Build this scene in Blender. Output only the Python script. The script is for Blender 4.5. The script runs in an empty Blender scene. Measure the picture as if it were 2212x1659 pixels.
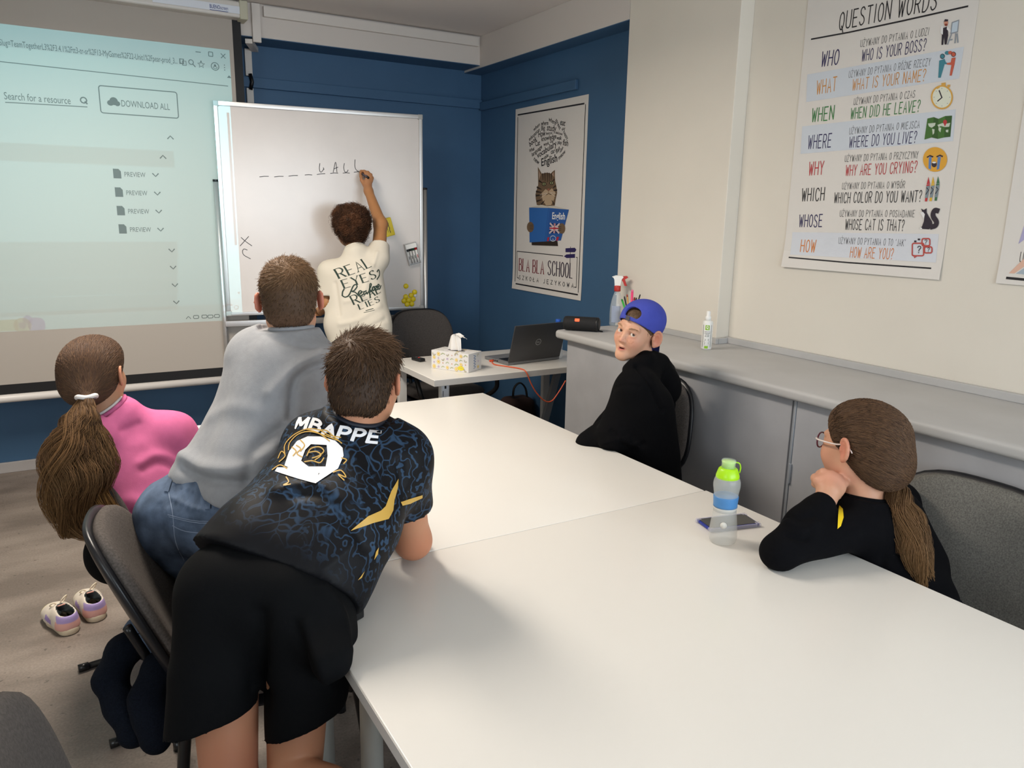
import bpy, bmesh, math, random
import numpy as np
from mathutils import Vector, Matrix, noise
from mathutils.bvhtree import BVHTree
from mathutils.geometry import tessellate_polygon

SC = bpy.context.scene
COL = SC.collection

# ------------------------------------------------------------------ camera
CAM_H = 1.5
YAW, PIT, ROL, FPX = 0.530903, 0.220472, -0.0180776, 1642.93
cy, sy = math.cos(YAW), math.sin(YAW)
cfw = np.array([sy*math.cos(PIT), cy*math.cos(PIT), -math.sin(PIT)])
crt = np.array([cy, -sy, 0.0]); cdn = np.cross(cfw, crt)
crt, cdn = math.cos(ROL)*crt+math.sin(ROL)*cdn, -math.sin(ROL)*crt+math.cos(ROL)*cdn
CAM = np.array([0, 0, CAM_H])
cd = bpy.data.cameras.new('camera'); cam = bpy.data.objects.new('camera', cd); COL.objects.link(cam)
cd.sensor_fit = 'HORIZONTAL'; cd.sensor_width = 36.0; cd.lens = FPX/2212*36.0
cd.clip_start = 0.02; cd.clip_end = 60
mw = Matrix(((crt[0], -cdn[0], -cfw[0], 0), (crt[1], -cdn[1], -cfw[1], 0), (crt[2], -cdn[2], -cfw[2], CAM_H), (0, 0, 0, 1)))
cam.matrix_world = mw
SC.camera = cam

# ------------------------------------------------------------------ world, lights, exposure
SC.view_settings.view_transform = 'Standard'; SC.view_settings.look = 'None'
SC.view_settings.gamma = 1.0; SC.view_settings.use_curve_mapping = False
SC.view_settings.exposure = 0.0
W_ = bpy.data.worlds.new('daylight'); SC.world = W_; W_.use_nodes = True
bg = W_.node_tree.nodes['Background']; bg.inputs[0].default_value = (0.62, 0.74, 0.88, 1); bg.inputs[1].default_value = 0.55

def area(name, loc, size, power, color, target=None, rot=None, spread=180):
    l = bpy.data.lights.new(name, 'AREA'); l.shape = 'RECTANGLE'; l.size, l.size_y = size
    l.energy = power; l.color = color; l.spread = math.radians(spread)
    o = bpy.data.objects.new(name, l); COL.objects.link(o); o.location = loc
    if rot: o.rotation_euler = rot
    return o
WARM = (1.0, 0.90, 0.78)
area('ceiling_lamp_light', (0.25, 2.9, 2.60), (0.35, 1.2), 66, WARM, spread=165)
area('ceiling_lamp_light', (0.25, 0.4, 2.60), (0.35, 1.2), 2, WARM, spread=165)
# daylight through the two rear windows; side light added for an assumed, unseen left window
area('window_light', (1.0, -2.72, 1.65), (1.9, 1.3), 88, (0.80, 0.91, 1.0), rot=(math.pi/2, 0, 0))
area('window_light', (3.2, -2.72, 1.65), (1.2, 1.3), 64, (0.80, 0.91, 1.0), rot=(math.pi/2, 0, 0))
area('window_light', (-2.55, -0.6, 1.65), (1.7, 1.3), 38, (0.86, 0.94, 1.0), rot=(math.pi/2, 0, -math.pi/2))

def ray(px, py):
    return crt*(px-1106)/FPX + cdn*(py-829.5)/FPX + cfw
def W(px, py, d): return CAM + ray(px, py)*d                       # a point seen there at depth d
def onz(px, py, z): v = ray(px, py); return CAM + v*((z-CAM_H)/v[2])
def ony(px, py, y): v = ray(px, py); return CAM + v*(y/v[1])
def onx(px, py, x): v = ray(px, py); return CAM + v*(x/v[0])

# ------------------------------------------------------------------ materials
def lin(c):
    if isinstance(c, str): c = [int(c[i:i+2], 16)/255 for i in (0, 2, 4)]
    else: c = [v/255 for v in c]
    return tuple(v/12.92 if v <= .04045 else ((v+.055)/1.055)**2.4 for v in c)
MATS = {}
def mat(name, col, rough=0.6, metal=0.0, spec=0.5, noise_=None, bump=None, alpha=1.0, trans=0.0, attr=False, sheen=0.0, sss=0.0, emit=None, ior=1.45, coat=0):
    if name in MATS: return MATS[name]
    m = bpy.data.materials.new(name); m.use_nodes = True
    nt = m.node_tree; b = nt.nodes['Principled BSDF']
    c = lin(col)
    b.inputs['Base Color'].default_value = (*c, 1)
    b.inputs['Roughness'].default_value = rough; b.inputs['Metallic'].default_value = metal
    b.inputs['Specular IOR Level'].default_value = spec; b.inputs['IOR'].default_value = ior
    b.inputs['Alpha'].default_value = alpha; b.inputs['Transmission Weight'].default_value = trans
    if coat: b.inputs['Coat Weight'].default_value = coat; b.inputs['Coat Roughness'].default_value = .15
    if sheen: b.inputs['Sheen Weight'].default_value = sheen; b.inputs['Sheen Roughness'].default_value = .5
    if sss:
        b.inputs['Subsurface Weight'].default_value = sss; b.inputs['Subsurface Radius'].default_value = (.012, .005, .003); b.inputs['Subsurface Scale'].default_value = 1.0
    if emit: b.inputs['Emission Color'].default_value = (*lin(emit[0]), 1); b.inputs['Emission Strength'].default_value = emit[1]
    src = None
    if attr:
        a = nt.nodes.new('ShaderNodeAttribute'); a.attribute_name = 'Col'; src = a.outputs['Color']
    tc = nt.nodes.new('ShaderNodeTexCoord')
    if noise_:   # (scale, amount, detail, stretch)
        sc_, am, det, st = (list(noise_)+[4, None])[:4] if len(noise_) < 4 else noise_
        mp = nt.nodes.new('ShaderNodeMapping'); nt.links.new(tc.outputs['Object'], mp.inputs[0])
        if st: mp.inputs['Scale'].default_value = st
        n = nt.nodes.new('ShaderNodeTexNoise'); n.inputs['Scale'].default_value = sc_; n.inputs['Detail'].default_value = det
        nt.links.new(mp.outputs[0], n.inputs['Vector'])
        r = nt.nodes.new('ShaderNodeMapRange'); r.inputs[1].default_value = .3; r.inputs[2].default_value = .7
        r.inputs[3].default_value = 1-am; r.inputs[4].default_value = 1+am
        nt.links.new(n.outputs['Fac'], r.inputs[0])
        mx = nt.nodes.new('ShaderNodeVectorMath'); mx.operation = 'MULTIPLY'
        if src: nt.links.new(src, mx.inputs[0])
        else: mx.inputs[0].default_value = c
        nt.links.new(r.outputs[0], mx.inputs[1]); src = mx.outputs[0]
    if src: nt.links.new(src, b.inputs['Base Color'])
    if bump:     # (scale, strength, distance)
        n2 = nt.nodes.new('ShaderNodeTexNoise'); n2.inputs['Scale'].default_value = bump[0]; n2.inputs['Detail'].default_value = 5
        nt.links.new(tc.outputs['Object'], n2.inputs['Vector'])
        bp = nt.nodes.new('ShaderNodeBump'); bp.inputs['Strength'].default_value = bump[1]; bp.inputs['Distance'].default_value = bump[2]
        nt.links.new(n2.outputs['Fac'], bp.inputs['Height']); nt.links.new(bp.outputs[0], b.inputs['Normal'])
    MATS[name] = m
    return m
def nodes_of(m): return m.node_tree.nodes, m.node_tree.links, m.node_tree.nodes['Principled BSDF']

# ------------------------------------------------------------------ objects
def pos(o):
    p = Vector((0, 0, 0)); q = o
    while q is not None: p = p + q.location; q = q.parent
    return np.array(p)
def tag(o, label=None, cat=None, group=None, kind=None):
    if label: o['label'] = label
    if cat: o['category'] = cat
    if group: o['group'] = group
    if kind: o['kind'] = kind
    return o
def thing(name, loc, label, cat, group=None, rotz=0):
    o = bpy.data.objects.new(name, None); COL.objects.link(o); o.location = [float(v) for v in loc]; o.rotation_euler = (0, 0, rotz)
    o.empty_display_size = .05
    return tag(o, label, cat, group)
def mesh_obj(name, V, F, m, parent=None, smooth=False, local=False, loc=None, cols=None, label=None):
    """V in world metres unless local; F list of index tuples or an (n,4)/(n,3) array"""
    V = np.asarray(V, dtype=np.float64)
    if parent is not None and not local: V = V - pos(parent)
    if loc is not None: V = V - np.asarray(loc, float)
    me = bpy.data.meshes.new(name)
    if isinstance(F, np.ndarray) and F.ndim == 2:
        n, k = F.shape
        me.vertices.add(len(V)); me.vertices.foreach_set('co', V.astype(np.float32).ravel())
        me.loops.add(n*k); me.loops.foreach_set('vertex_index', F.astype(np.int32).ravel())
        me.polygons.add(n); me.polygons.foreach_set('loop_start', np.arange(0, n*k, k, dtype=np.int32))
        me.update(calc_edges=True)
    else:
        me.from_pydata([tuple(v) for v in V], [], [tuple(int(i) for i in f) for f in F]); me.update()
    if cols is not None:
        ca = me.color_attributes.new('Col', 'FLOAT_COLOR', 'POINT')
        c4 = np.ones((len(V), 4), np.float32); c4[:, :3] = cols; ca.data.foreach_set('color', c4.ravel())
    if smooth: me.polygons.foreach_set('use_smooth', np.ones(len(me.polygons), bool))
    o = bpy.data.objects.new(name, me); COL.objects.link(o)
    if m is not None: me.materials.append(m)
    if parent is not None: o.parent = parent
    if loc is not None: o.location = loc
    if label: o['label'] = label
    return o

class MB:
    """collects shapes into one mesh"""
    def __init__(s): s.V = []; s.F = []
    def add(s, V, F):
        n = len(s.V); s.V += [tuple(v) for v in V]; s.F += [tuple(i+n for i in f) for f in F]; return s
    def box(s, a, b, bev=0):
        lo = np.minimum(a, b); hi = np.maximum(a, b); c = (lo+hi)/2; h = (hi-lo)/2
        bev = min(bev, *(h*.98)) if bev else 0
        return s.obox(c, h, np.eye(3), bev)
    def obox(s, c, h, R=None, bev=0):
        R = np.eye(3) if R is None else np.asarray(R); c = np.asarray(c, float); h = np.asarray(h, float)
        if not bev:
            P = [(x, y, z) for x in (-1, 1) for y in (-1, 1) for z in (-1, 1)]
            V = [c+R@(np.array(p)*h) for p in P]
            return s.add(V, [(0, 1, 3, 2), (4, 6, 7, 5), (0, 4, 5, 1), (2, 3, 7, 6), (0, 2, 6, 4), (1, 5, 7, 3)])
        bm = bmesh.new(); bmesh.ops.create_cube(bm, size=2)
        for v in bm.verts: v.co = Vector(np.array(v.co)*h)
        bmesh.ops.bevel(bm, geom=list(bm.edges), offset=bev, segments=3, profile=.6, affect='EDGES')
        V = [c+R@np.array(v.co) for v in bm.verts]; bm.verts.index_update()
        F = [[v.index for v in f.verts] for f in bm.faces]; bm.free()
        return s.add(V, F)
    def tube(s, pts, r, n=10, cap=True, flat=1.0, up=None):
        pts = [np.asarray(p, float) for p in pts]; m = len(pts)
        rr = r if hasattr(r, '__len__') else [r]*m
        T = [pts[min(i+1, m-1)]-pts[max(i-1, 0)] for i in range(m)]; T = [t/(np.linalg.norm(t)+1e-9) for t in T]
        u = np.array(up if up is not None else ((0, 0, 1) if abs(T[0][2]) < .9 else (1, 0, 0)), float)
        V = []; F = []
        for i in range(m):
            a = u-T[i]*(u@T[i]); a /= np.linalg.norm(a)+1e-9; b = np.cross(T[i], a); u = a
            for k in range(n):
                t = 2*math.pi*k/n; V.append(pts[i]+rr[i]*(math.cos(t)*a*flat+math.sin(t)*b))
        for i in range(m-1):
            for k in range(n):
                F.append((i*n+k, i*n+(k+1) % n, (i+1)*n+(k+1) % n, (i+1)*n+k))
        if cap: F.append(tuple(range(n-1, -1, -1))); F.append(tuple((m-1)*n+k for k in range(n)))
        return s.add(V, F)
    def lathe(s, prof, c=(0, 0, 0), n=32, R=None, sx=1, sy=1):
        R = np.eye(3) if R is None else np.asarray(R); V = []; F = []; m = len(prof)
        for r, z in prof:
            for k in range(n):
                t = 2*math.pi*k/n; V.append(np.asarray(c)+R@np.array([sx*r*math.cos(t), sy*r*math.sin(t), z]))
        for i in range(m-1):
            for k in range(n): F.append((i*n+k, i*n+(k+1) % n, (i+1)*n+(k+1) % n, (i+1)*n+k))
        if prof[0][0] > 1e-6: F.append(tuple(range(n-1, -1, -1)))
        if prof[-1][0] > 1e-6: F.append(tuple((m-1)*n+k for k in range(n)))
        return s.add(V, F)
    def prism(s, poly, fr, t0, t1):
        """poly 2D, fr=(O,U,Vv,N); extruded along N from t0 to t1"""
        O, U, Vv, N = [np.asarray(q, float) for q in fr]; n = len(poly)
        V = [O+U*p[0]+Vv*p[1]+N*t for t in (t0, t1) for p in poly]
        F = [tuple(range(n-1, -1, -1)), tuple(range(n, 2*n))]+[(i, (i+1) % n, n+(i+1) % n, n+i) for i in range(n)]
        return s.add(V, F)
    def build(s, name, m, parent=None, smooth=False, local=False, loc=None, label=None, auto=None):
        o = mesh_obj(name, s.V, s.F, m, parent, smooth, local, loc, label=label)
        if auto:
            me = o.data; me.polygons.foreach_set('use_smooth', np.ones(len(me.polygons), bool)); me.set_sharp_from_angle(angle=math.radians(auto))
        return o
def struct(o): o['kind'] = 'structure'; return o

def crom(P, n=6, closed=False):
    P = [np.asarray(p, float) for p in P]; m = len(P); out = []
    rng = range(m if closed else m-1)
    for i in rng:
        g = lambda j: P[j % m] if closed else P[min(max(j, 0), m-1)]
        a, b, c, d = g(i-1), g(i), g(i+1), g(i+2)
        for k in range(n):
            t = k/n
            out.append(.5*((2*b)+(-a+c)*t+(2*a-5*b+4*c-d)*t*t+(-a+3*b-3*c+d)*t**3))
    if not closed: out.append(P[-1])
    return out

def cushion(w, h, th, p=3.0, top=1.0, rings=9, n=48, bend=0.0, dome=.5):
    """upholstered pad: lies in local xz, thickness along y (front +y)"""
    V = []; F = []
    def pt(r, a, side):
        c, s_ = math.cos(a), math.sin(a)
        q = (abs(c)**p+abs(s_)**p)**(-1/p)
        x, z = r*q*c, r*q*s_
        wx = w/2*(1+(top-1)*(z+1)/2)
        y = side*th/2*(max(0, 1-r**5))**dome
        X = x*wx
        return (X, y+bend*(X/(w/2))**2, z*h/2)
    for side in (1, -1):
        base = len(V); V.append(pt(0, 0, side))
        rs = [1-(1-(i+1)/rings)**1.7 for i in range(rings)]
        for r in rs[:-1] if side < 0 else rs:
            for k in range(n): V.append(pt(r, 2*math.pi*k/n, side))
        nr = len(rs)-1 if side < 0 else len(rs)
        for k in range(n):
            f = (base, base+1+k, base+1+(k+1) % n); F.append(f if side < 0 else f[::-1])
        for i in range(nr-1):
            for k in range(n):
                a, b = base+1+i*n+k, base+1+i*n+(k+1) % n
                f = (a, a+n, b+n, b); F.append(f if side < 0 else f[::-1])
        if side > 0: rim = base+1+(nr-1)*n
        else:
            last = base+1+(nr-1)*n
            for k in range(n): F.append((last+k, rim+k, rim+(k+1) % n, last+(k+1) % n))
    return np.array(V), F

# ------------------------------------------------------------------ flat print: strokes, type and polygons on a surface
GL = {
'A': '0,0 3,10 6,0|1,3.5 5,3.5', 'B': '0,0 0,10|~0,10 3.5,10 5.3,7.8 3.5,5.4 0,5.3|~0,5.3 4,5.3 6,2.7 4,0 0,0',
'C': '~5.8,8 4.6,9.6 3,10 1,8.8 0,5 1,1.2 3,0 4.6,.4 5.8,2', 'D': '0,0 0,10|~0,10 3,10 5.5,8 6,5 5.5,2 3,0 0,0',
'E': '5.5,10 0,10|0,10 0,0|0,0 5.5,0|0,5.2 4.6,5.2', 'F': '5.5,10 0,10|0,10 0,0|0,5.2 4.6,5.2',
'G': '~5.8,8 4.6,9.6 3,10 1,8.8 0,5 1,1.2 3,0 4.8,.6 5.8,2.4|5.8,2.4 5.8,4.6 3.4,4.6', 'H': '0,0 0,10|6,0 6,10|0,5.2 6,5.2',
'I': '1,0 1,10', 'J': '~4,10 4,3 3.4,.6 2,0 .4,1.2', 'K': '0,0 0,10|5.6,10 0,4.6|1.5,6 5.8,0', 'L': '0,10 0,0|0,0 5.2,0',
'M': '0,0 .4,10|.4,10 3.4,3|3.4,3 6.4,10|6.4,10 7,0', 'N': '0,0 0,10|0,10 6,0|6,0 6,10',
'O': '~3,10 .9,8.6 0,5 .9,1.4 3,0 5.1,1.4 6,5 5.1,8.6 3,10', 'P': '0,0 0,10|~0,10 4,10 5.8,7.6 4,5 0,4.8',
'Q': '~3,10 .9,8.6 0,5 .9,1.4 3,0 5.1,1.4 6,5 5.1,8.6 3,10|3.4,2 6,-2', 'R': '0,0 0,10|~0,10 4,10 5.8,7.6 4,5 0,4.8|2.6,4.8 5.8,0',
'S': '~5.4,8.4 4.4,9.6 2.8,10 .9,9.2 .4,7.4 1.6,5.8 4.2,4.5 5.6,2.6 4.9,.8 2.9,0 1.1,.4 0,1.8', 'T': '0,10 6,10|3,10 3,0',
'U': '~0,10 0,3.2 .9,.7 3,0 5.1,.7 6,3.2 6,10', 'V': '0,10 3,0|3,0 6,10', 'W': '0,10 1.8,0|1.8,0 3.6,8|3.6,8 5.4,0|5.4,0 7.2,10',
'X': '0,0 5.6,10|0,10 5.6,0', 'Y': '0,10 3,5|6,10 3,5|3,5 3,0', 'Z': '0,10 5.6,10|5.6,10 0,0|0,0 5.6,0',
'?': '~.2,8 1.2,9.7 2.8,10 4.6,9 4.8,7 3,5 2.5,3.4 2.5,2.8|2.5,.8 2.5,0', "'": '1,10 .7,8', '1': '0,8 2,10|2,10 2,0',
'0': '~3,10 .9,8.6 0,5 .9,1.4 3,0 5.1,1.4 6,5 5.1,8.6 3,10', '.': '.6,0 .6,.9', '-': '.5,5 4,5'}
GL['Ż'] = GL['Z']+'|2.8,11.6 2.8,12.6'; GL['Ó'] = GL['O']+'|2.7,11.2 4,13'; GL['Ł'] = GL['L']+'|-1.6,4 2.4,6.4'; GL['Ę'] = GL['E']+'|4.4,0 4,-2'
GW = {'I': 2, 'M': 7, 'W': 7.2, 'J': 4.4, "'": 1.6, ' ': 3, '1': 2.6, '.': 1.4, '?': 5}
def ribbon(P, w, cap=True):
    """thin strip polygons following a polyline; w number or list"""
    P = np.asarray(P, float); n = len(P)
    ww = np.asarray(w if hasattr(w, '__len__') else [w]*n, float)/2
    T = np.zeros_like(P); T[1:-1] = P[2:]-P[:-2]; T[0] = P[1]-P[0]; T[-1] = P[-1]-P[-2]
    D = P[1:]-P[:-1]; D /= np.linalg.norm(D, axis=1)[:, None]+1e-12
    T /= np.linalg.norm(T, axis=1)[:, None]+1e-12
    N = np.stack([-T[:, 1], T[:, 0]], 1)
    if cap: P = P.copy(); P[0] -= T[0]*ww[0]*.8; P[-1] += T[-1]*ww[-1]*.8
    A = P+N*ww[:, None]; B = P-N*ww[:, None]
    return [[tuple(A[i]), tuple(B[i]), tuple(B[i+1]), tuple(A[i+1])] for i in range(n-1)]
def densify(P, step):
    out = [np.asarray(P[0], float)]
    for a, b in zip(P[:-1], P[1:]):
        a = np.asarray(a, float); b = np.asarray(b, float); n = max(1, int(np.ceil(np.linalg.norm(b-a)/step)))
        out += [a+(b-a)*k/n for k in range(1, n+1)]
    return out
def strokes(text, h, x=0, y=0, xs=1.0, w=.1, gap=.3, align='l', shear=0, serif=0, jit=0, step=9, fat=None, seed=1):
    """hand drawn capitals; h cap height, xs width factor, w stroke width as a share of h"""
    rnd = random.Random(seed); k = h/10; adv = 0; polys = []
    tot = sum((GW.get(c, 6)*xs+gap*10*xs) for c in text)-gap*10*xs
    ox = {'l': 0, 'c': -tot*k/2, 'r': -tot*k}[align]
    for c in text:
        if c in GL:
            dy = rnd.uniform(-jit, jit)*h; dr = rnd.uniform(-jit, jit)
            for st in GL[c].split('|'):
                sm = st[0] == '~'; pts = [tuple(float(q) for q in p.split(',')) for p in st.lstrip('~').split()]
                pts = [((px*xs+adv), py) for px, py in pts]
                if sm: pts = crom(pts, 5)
                pts = [(x+ox+(px+py*(shear+dr*.3))*k, y+dy+py*k) for px, py in pts]
                pts = densify(pts, step) if step < 1 else pts
                if serif:
                    P = np.array(pts); d = P[-1]-P[0]
                    Tn = np.gradient(P, axis=0); Tn /= np.linalg.norm(Tn, axis=1)[:, None]+1e-9
                    ww = w*h*(.32+.68*np.abs(Tn[:, 1])**1.5)
                    if c in 'ANVMWY' and not sm and d[0]*d[1] > 0 and abs(d[0]) > .05*h: ww = ww*.42
                    polys += ribbon(pts, ww, False)
                    if not sm:
                        for e, tt in ((P[0], Tn[0]), (P[-1], Tn[-1])):
                            if abs(tt[1]) > .7 and (abs((e[1]-y)/h) < .03 or abs((e[1]-y)/h-1) < .03):
                                polys.append([(e[0]-serif*h, e[1]-w*h*.16), (e[0]+serif*h, e[1]-w*h*.16), (e[0]+serif*h, e[1]+w*h*.16), (e[0]-serif*h, e[1]+w*h*.16)])
                else: polys += ribbon(pts, w*h)
        adv += GW.get(c, 6)*xs+gap*10*xs
    return polys
_fc = {}
def fitted(text, x0, y, x1, cap, **k):
    """type scaled to run from x0 to x1 with the given cap height"""
    P = typed(text, 1, 0, 0, **k); w = max(p[0] for q in P for p in q)
    return [[(x0+p[0]*(x1-x0)/w, y+p[1]*cap/.72) for p in q] for q in P]
def typed(text, size, x=0, y=0, align='l', xs=1.0, shear=0, rot=0, bold=0, vc=False):
    key = (text, bold)
    if key not in _fc:
        cu = bpy.data.curves.new('type', 'FONT'); cu.body = text; cu.size = 1; cu.resolution_u = 3; cu.offset = bold
        o = bpy.data.objects.new('type', cu); COL.objects.link(o)
        dg = bpy.context.evaluated_depsgraph_get(); me = bpy.data.meshes.new_from_object(o.evaluated_get(dg))
        V = np.array([v.co[:2] for v in me.vertices]); F = [tuple(p.vertices) for p in me.polygons]
        bpy.data.objects.remove(o); bpy.data.curves.remove(cu); bpy.data.meshes.remove(me)
        if len(V) == 0: V = np.zeros((0, 2))
        _fc[key] = (V, F)
    V, F = _fc[key]
    if not len(F): return []
    wdt = V[:, 0].max(); ox = {'l': 0, 'c': -wdt/2, 'r': -wdt}[align]
    P = V.copy(); P[:, 0] += ox; P[:, 0] = P[:, 0]*xs+P[:, 1]*shear
    if vc: P[:, 1] -= .35
    P *= size; c, s_ = math.cos(rot), math.sin(rot); P = P@np.array([[c, s_], [-s_, c]]); P += (x, y)
    return [[tuple(P[i]) for i in f] for f in F]
def ellp(cx, cy_, rx, ry, n=24, a0=0, a1=2*math.pi, rot=0):
    full = abs(a1-a0-2*math.pi) < 1e-6
    t = np.linspace(a0, a1, n, endpoint=not full); c, s_ = math.cos(rot), math.sin(rot)
    return [(cx+rx*math.cos(q)*c-ry*math.sin(q)*s_, cy_+rx*math.cos(q)*s_+ry*math.sin(q)*c) for q in t]
def rectp(x0, y0, x1, y1): return [(x0, y0), (x1, y0), (x1, y1), (x0, y1)]
def rrect(x0, y0, x1, y1, r, n=5):
    o = []
    for cx, cy_, a in ((x1-r, y1-r, 0), (x0+r, y1-r, 90), (x0+r, y0+r, 180), (x1-r, y0+r, 270)):
        o += [(cx+r*math.cos(math.radians(a+90*k/n)), cy_+r*math.sin(math.radians(a+90*k/n))) for k in range(n+1)]
    return o
def outline(P, w, closed=True):
    P = list(P)+([P[0]] if closed else [])
    return ribbon(P, w)
def tri(poly):
    if len(poly) <= 4: return [poly]
    t = tessellate_polygon([[Vector((p[0], p[1], 0)) for p in poly]])
    return [[poly[i] for i in f] for f in t]
class Ink:
    """printed shapes on a flat surface; each ink colour becomes one part"""
    def __init__(s): s.D = {}; s.n = 0
    def add(s, key, polys, lift=None):
        s.n += 1
        L = s.D.setdefault(key, [])
        for i, p in enumerate(polys):
            for q in tri(p): L.append((q, (s.n if lift is None else lift)+.25*(i % 4)))
        return s
    def poly(s, key, P): return s.add(key, [P])
    def build(s, parent, fr, base=.0006, eps=.000015, names=None, fn=None):
        O, U, Vv, N = [np.asarray(q, float) for q in fr]; out = []
        for key, L in s.D.items():
            V = []; F = []
            for q, l in L:
                n = len(V); F.append(tuple(range(n, n+len(q))))
                for p in q:
                    u, v, z = (p[0], p[1], 0) if fn is None else fn(p[0], p[1])
                    V.append(O+U*u+Vv*v+N*(base+eps*l+z))
            nm, m = key
            if not any(w in nm for w in ('print', 'lettering', 'letter', 'hand', 'logo')): nm += '_print'
            out.append(mesh_obj(nm, V, F, m, parent))
        return out

# ------------------------------------------------------------------ sculpting: signed distances -> one smooth skin
class Sdf:
    def __init__(s, h): s.h = h; s.ops = []
    def cap(s, a, b, ra, rb=None, k=.03, sub=False):
        s.ops.append(('c', np.asarray(a, float), np.asarray(b, float), ra, ra if rb is None else rb, k, sub)); return s
    def chain(s, P, R, k=.03, sub=False):
        for i in range(len(P)-1): s.cap(P[i], P[i+1], R[i], R[i+1], k, sub)
        return s
    def ell(s, c, r, R=None, k=.03, sub=False):
        s.ops.append(('e', np.asarray(c, float), np.asarray(r, float), np.eye(3) if R is None else np.asarray(R), k, sub)); return s
    def box(s, c, hh, R=None, r=.01, k=.02, sub=False):
        s.ops.append(('b', np.asarray(c, float), np.asarray(hh, float), np.eye(3) if R is None else np.asarray(R), r, k, sub)); return s
    def cut(s, p, n, rad=9, side=None):
        n = np.asarray(n, float); s.ops.append(('p', np.asarray(p, float), n/np.linalg.norm(n), rad, side)); return s
    def field(s):
        lo = np.full(3, 1e9); hi = -lo
        for o in s.ops:
            if o[0] == 'p' or o[-1]: continue
            l, u = s.bb(o, 0); lo = np.minimum(lo, l); hi = np.maximum(hi, u)
        h = s.h; lo -= 3*h; hi += 3*h; n = np.ceil((hi-lo)/h).astype(int)+1
        ax = [(lo[i]+h*np.arange(n[i])).astype(np.float32) for i in range(3)]
        D = np.full(n, 1.0, np.float32)
        for o in s.ops:
            if o[0] == 'p': l, u = o[1]-o[3], o[1]+o[3]
            else: l, u = s.bb(o, o[-2]+3*h)
            i0 = np.maximum(np.floor((l-lo)/h).astype(int), 0); i1 = np.minimum(np.ceil((u-lo)/h).astype(int)+1, n)
            if (i1 <= i0).any(): continue
            sl = tuple(slice(a, b) for a, b in zip(i0, i1))
            X, Y, Z = ax[0][sl[0]][:, None, None], ax[1][sl[1]][None, :, None], ax[2][sl[2]][None, None, :]
            if o[0] == 'p':
                d = (X-o[1][0])*o[2][0]+(Y-o[1][1])*o[2][1]+(Z-o[1][2])*o[2][2]
                ins = ((X-o[1][0])**2+(Y-o[1][1])**2+(Z-o[1][2])**2) < o[3]**2
                if o[4] is not None: q, m_ = o[4]; ins = ins & ((X-q[0])*m_[0]+(Y-q[1])*m_[1]+(Z-q[2])*m_[2] > 0)
                D[sl] = np.where(ins, np.maximum(D[sl], d), D[sl]); continue
            if o[0] == 'c':
                a, b, ra, rb = o[1:5]; ba = b-a; L2 = max(float(ba@ba), 1e-12)
                px, py, pz = X-a[0], Y-a[1], Z-a[2]
                t = np.clip((px*ba[0]+py*ba[1]+pz*ba[2])/L2, 0, 1)
                d = np.sqrt((px-t*ba[0])**2+(py-t*ba[1])**2+(pz-t*ba[2])**2)-(ra+(rb-ra)*t)
            else:
                c, r, R = o[1], o[2], o[3]
                px, py, pz = X-c[0], Y-c[1], Z-c[2]
                q = [px*R[0, i]+py*R[1, i]+pz*R[2, i] for i in range(3)]
                if o[0] == 'e':
                    k0 = np.sqrt((q[0]/r[0])**2+(q[1]/r[1])**2+(q[2]/r[2])**2)
                    k1 = np.sqrt((q[0]/r[0]**2)**2+(q[1]/r[1]**2)**2+(q[2]/r[2]**2)**2)
                    d = k0*(k0-1)/np.maximum(k1, 1e-6)
                else:
                    e = [np.abs(q[i])-r[i]+o[4] for i in range(3)]
                    d = np.sqrt(sum(np.maximum(v, 0)**2 for v in e))+np.minimum(np.maximum(np.maximum(e[0], e[1]), e[2]), 0)-o[4]
            k, sub = o[-2], o[-1]; A = D[sl]
            if sub: A = -A
            if k > 0:
                hh = np.maximum(k-np.abs(A-d), 0); m = np.minimum(A, d)-hh*hh/(4*k)
            else: m = np.minimum(A, d)
            D[sl] = -m if sub else m
        return D, lo
    def bb(s, o, pad):
        if o[0] == 'c':
            l = np.minimum(o[1]-o[3], o[2]-o[4]); u = np.maximum(o[1]+o[3], o[2]+o[4])
        else:
            e = np.abs(o[3])@np.asarray(o[2]); l, u = o[1]-e, o[1]+e
        return l-pad, u+pad
    def mesh(s, smooth=2):
        D, lo = s.field(); h = s.h
        S = D < 0; nx, ny, nz = D.shape
        cnt = np.zeros((nx-1, ny-1, nz-1), np.int8)
        offs = [(i, j, k) for i in (0, 1) for j in (0, 1) for k in (0, 1)]
        for i, j, k in offs: cnt += S[i:nx-1+i, j:ny-1+j, k:nz-1+k]
        I = np.nonzero((cnt > 0) & (cnt < 8)); n = len(I[0])
        idx = np.full(cnt.shape, -1, np.int32); idx[I] = np.arange(n)
        P = np.zeros((n, 3)); w = np.zeros(n)
        for a in offs:
            for ax_ in range(3):
                if a[ax_]: continue
                b = list(a); b[ax_] = 1
                d1 = D[I[0]+a[0], I[1]+a[1], I[2]+a[2]]; d2 = D[I[0]+b[0], I[1]+b[1], I[2]+b[2]]
                m = (d1 < 0) != (d2 < 0); t = np.where(m, d1/np.where(m, d1-d2, 1), 0)
                p = np.array(a)[None, :]+t[:, None]*(np.array(b)-np.array(a))[None, :]
                P[m] += p[m]; w[m] += 1
        V = lo+h*(P/w[:, None]+np.stack(I, 1))
        Q = []
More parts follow.
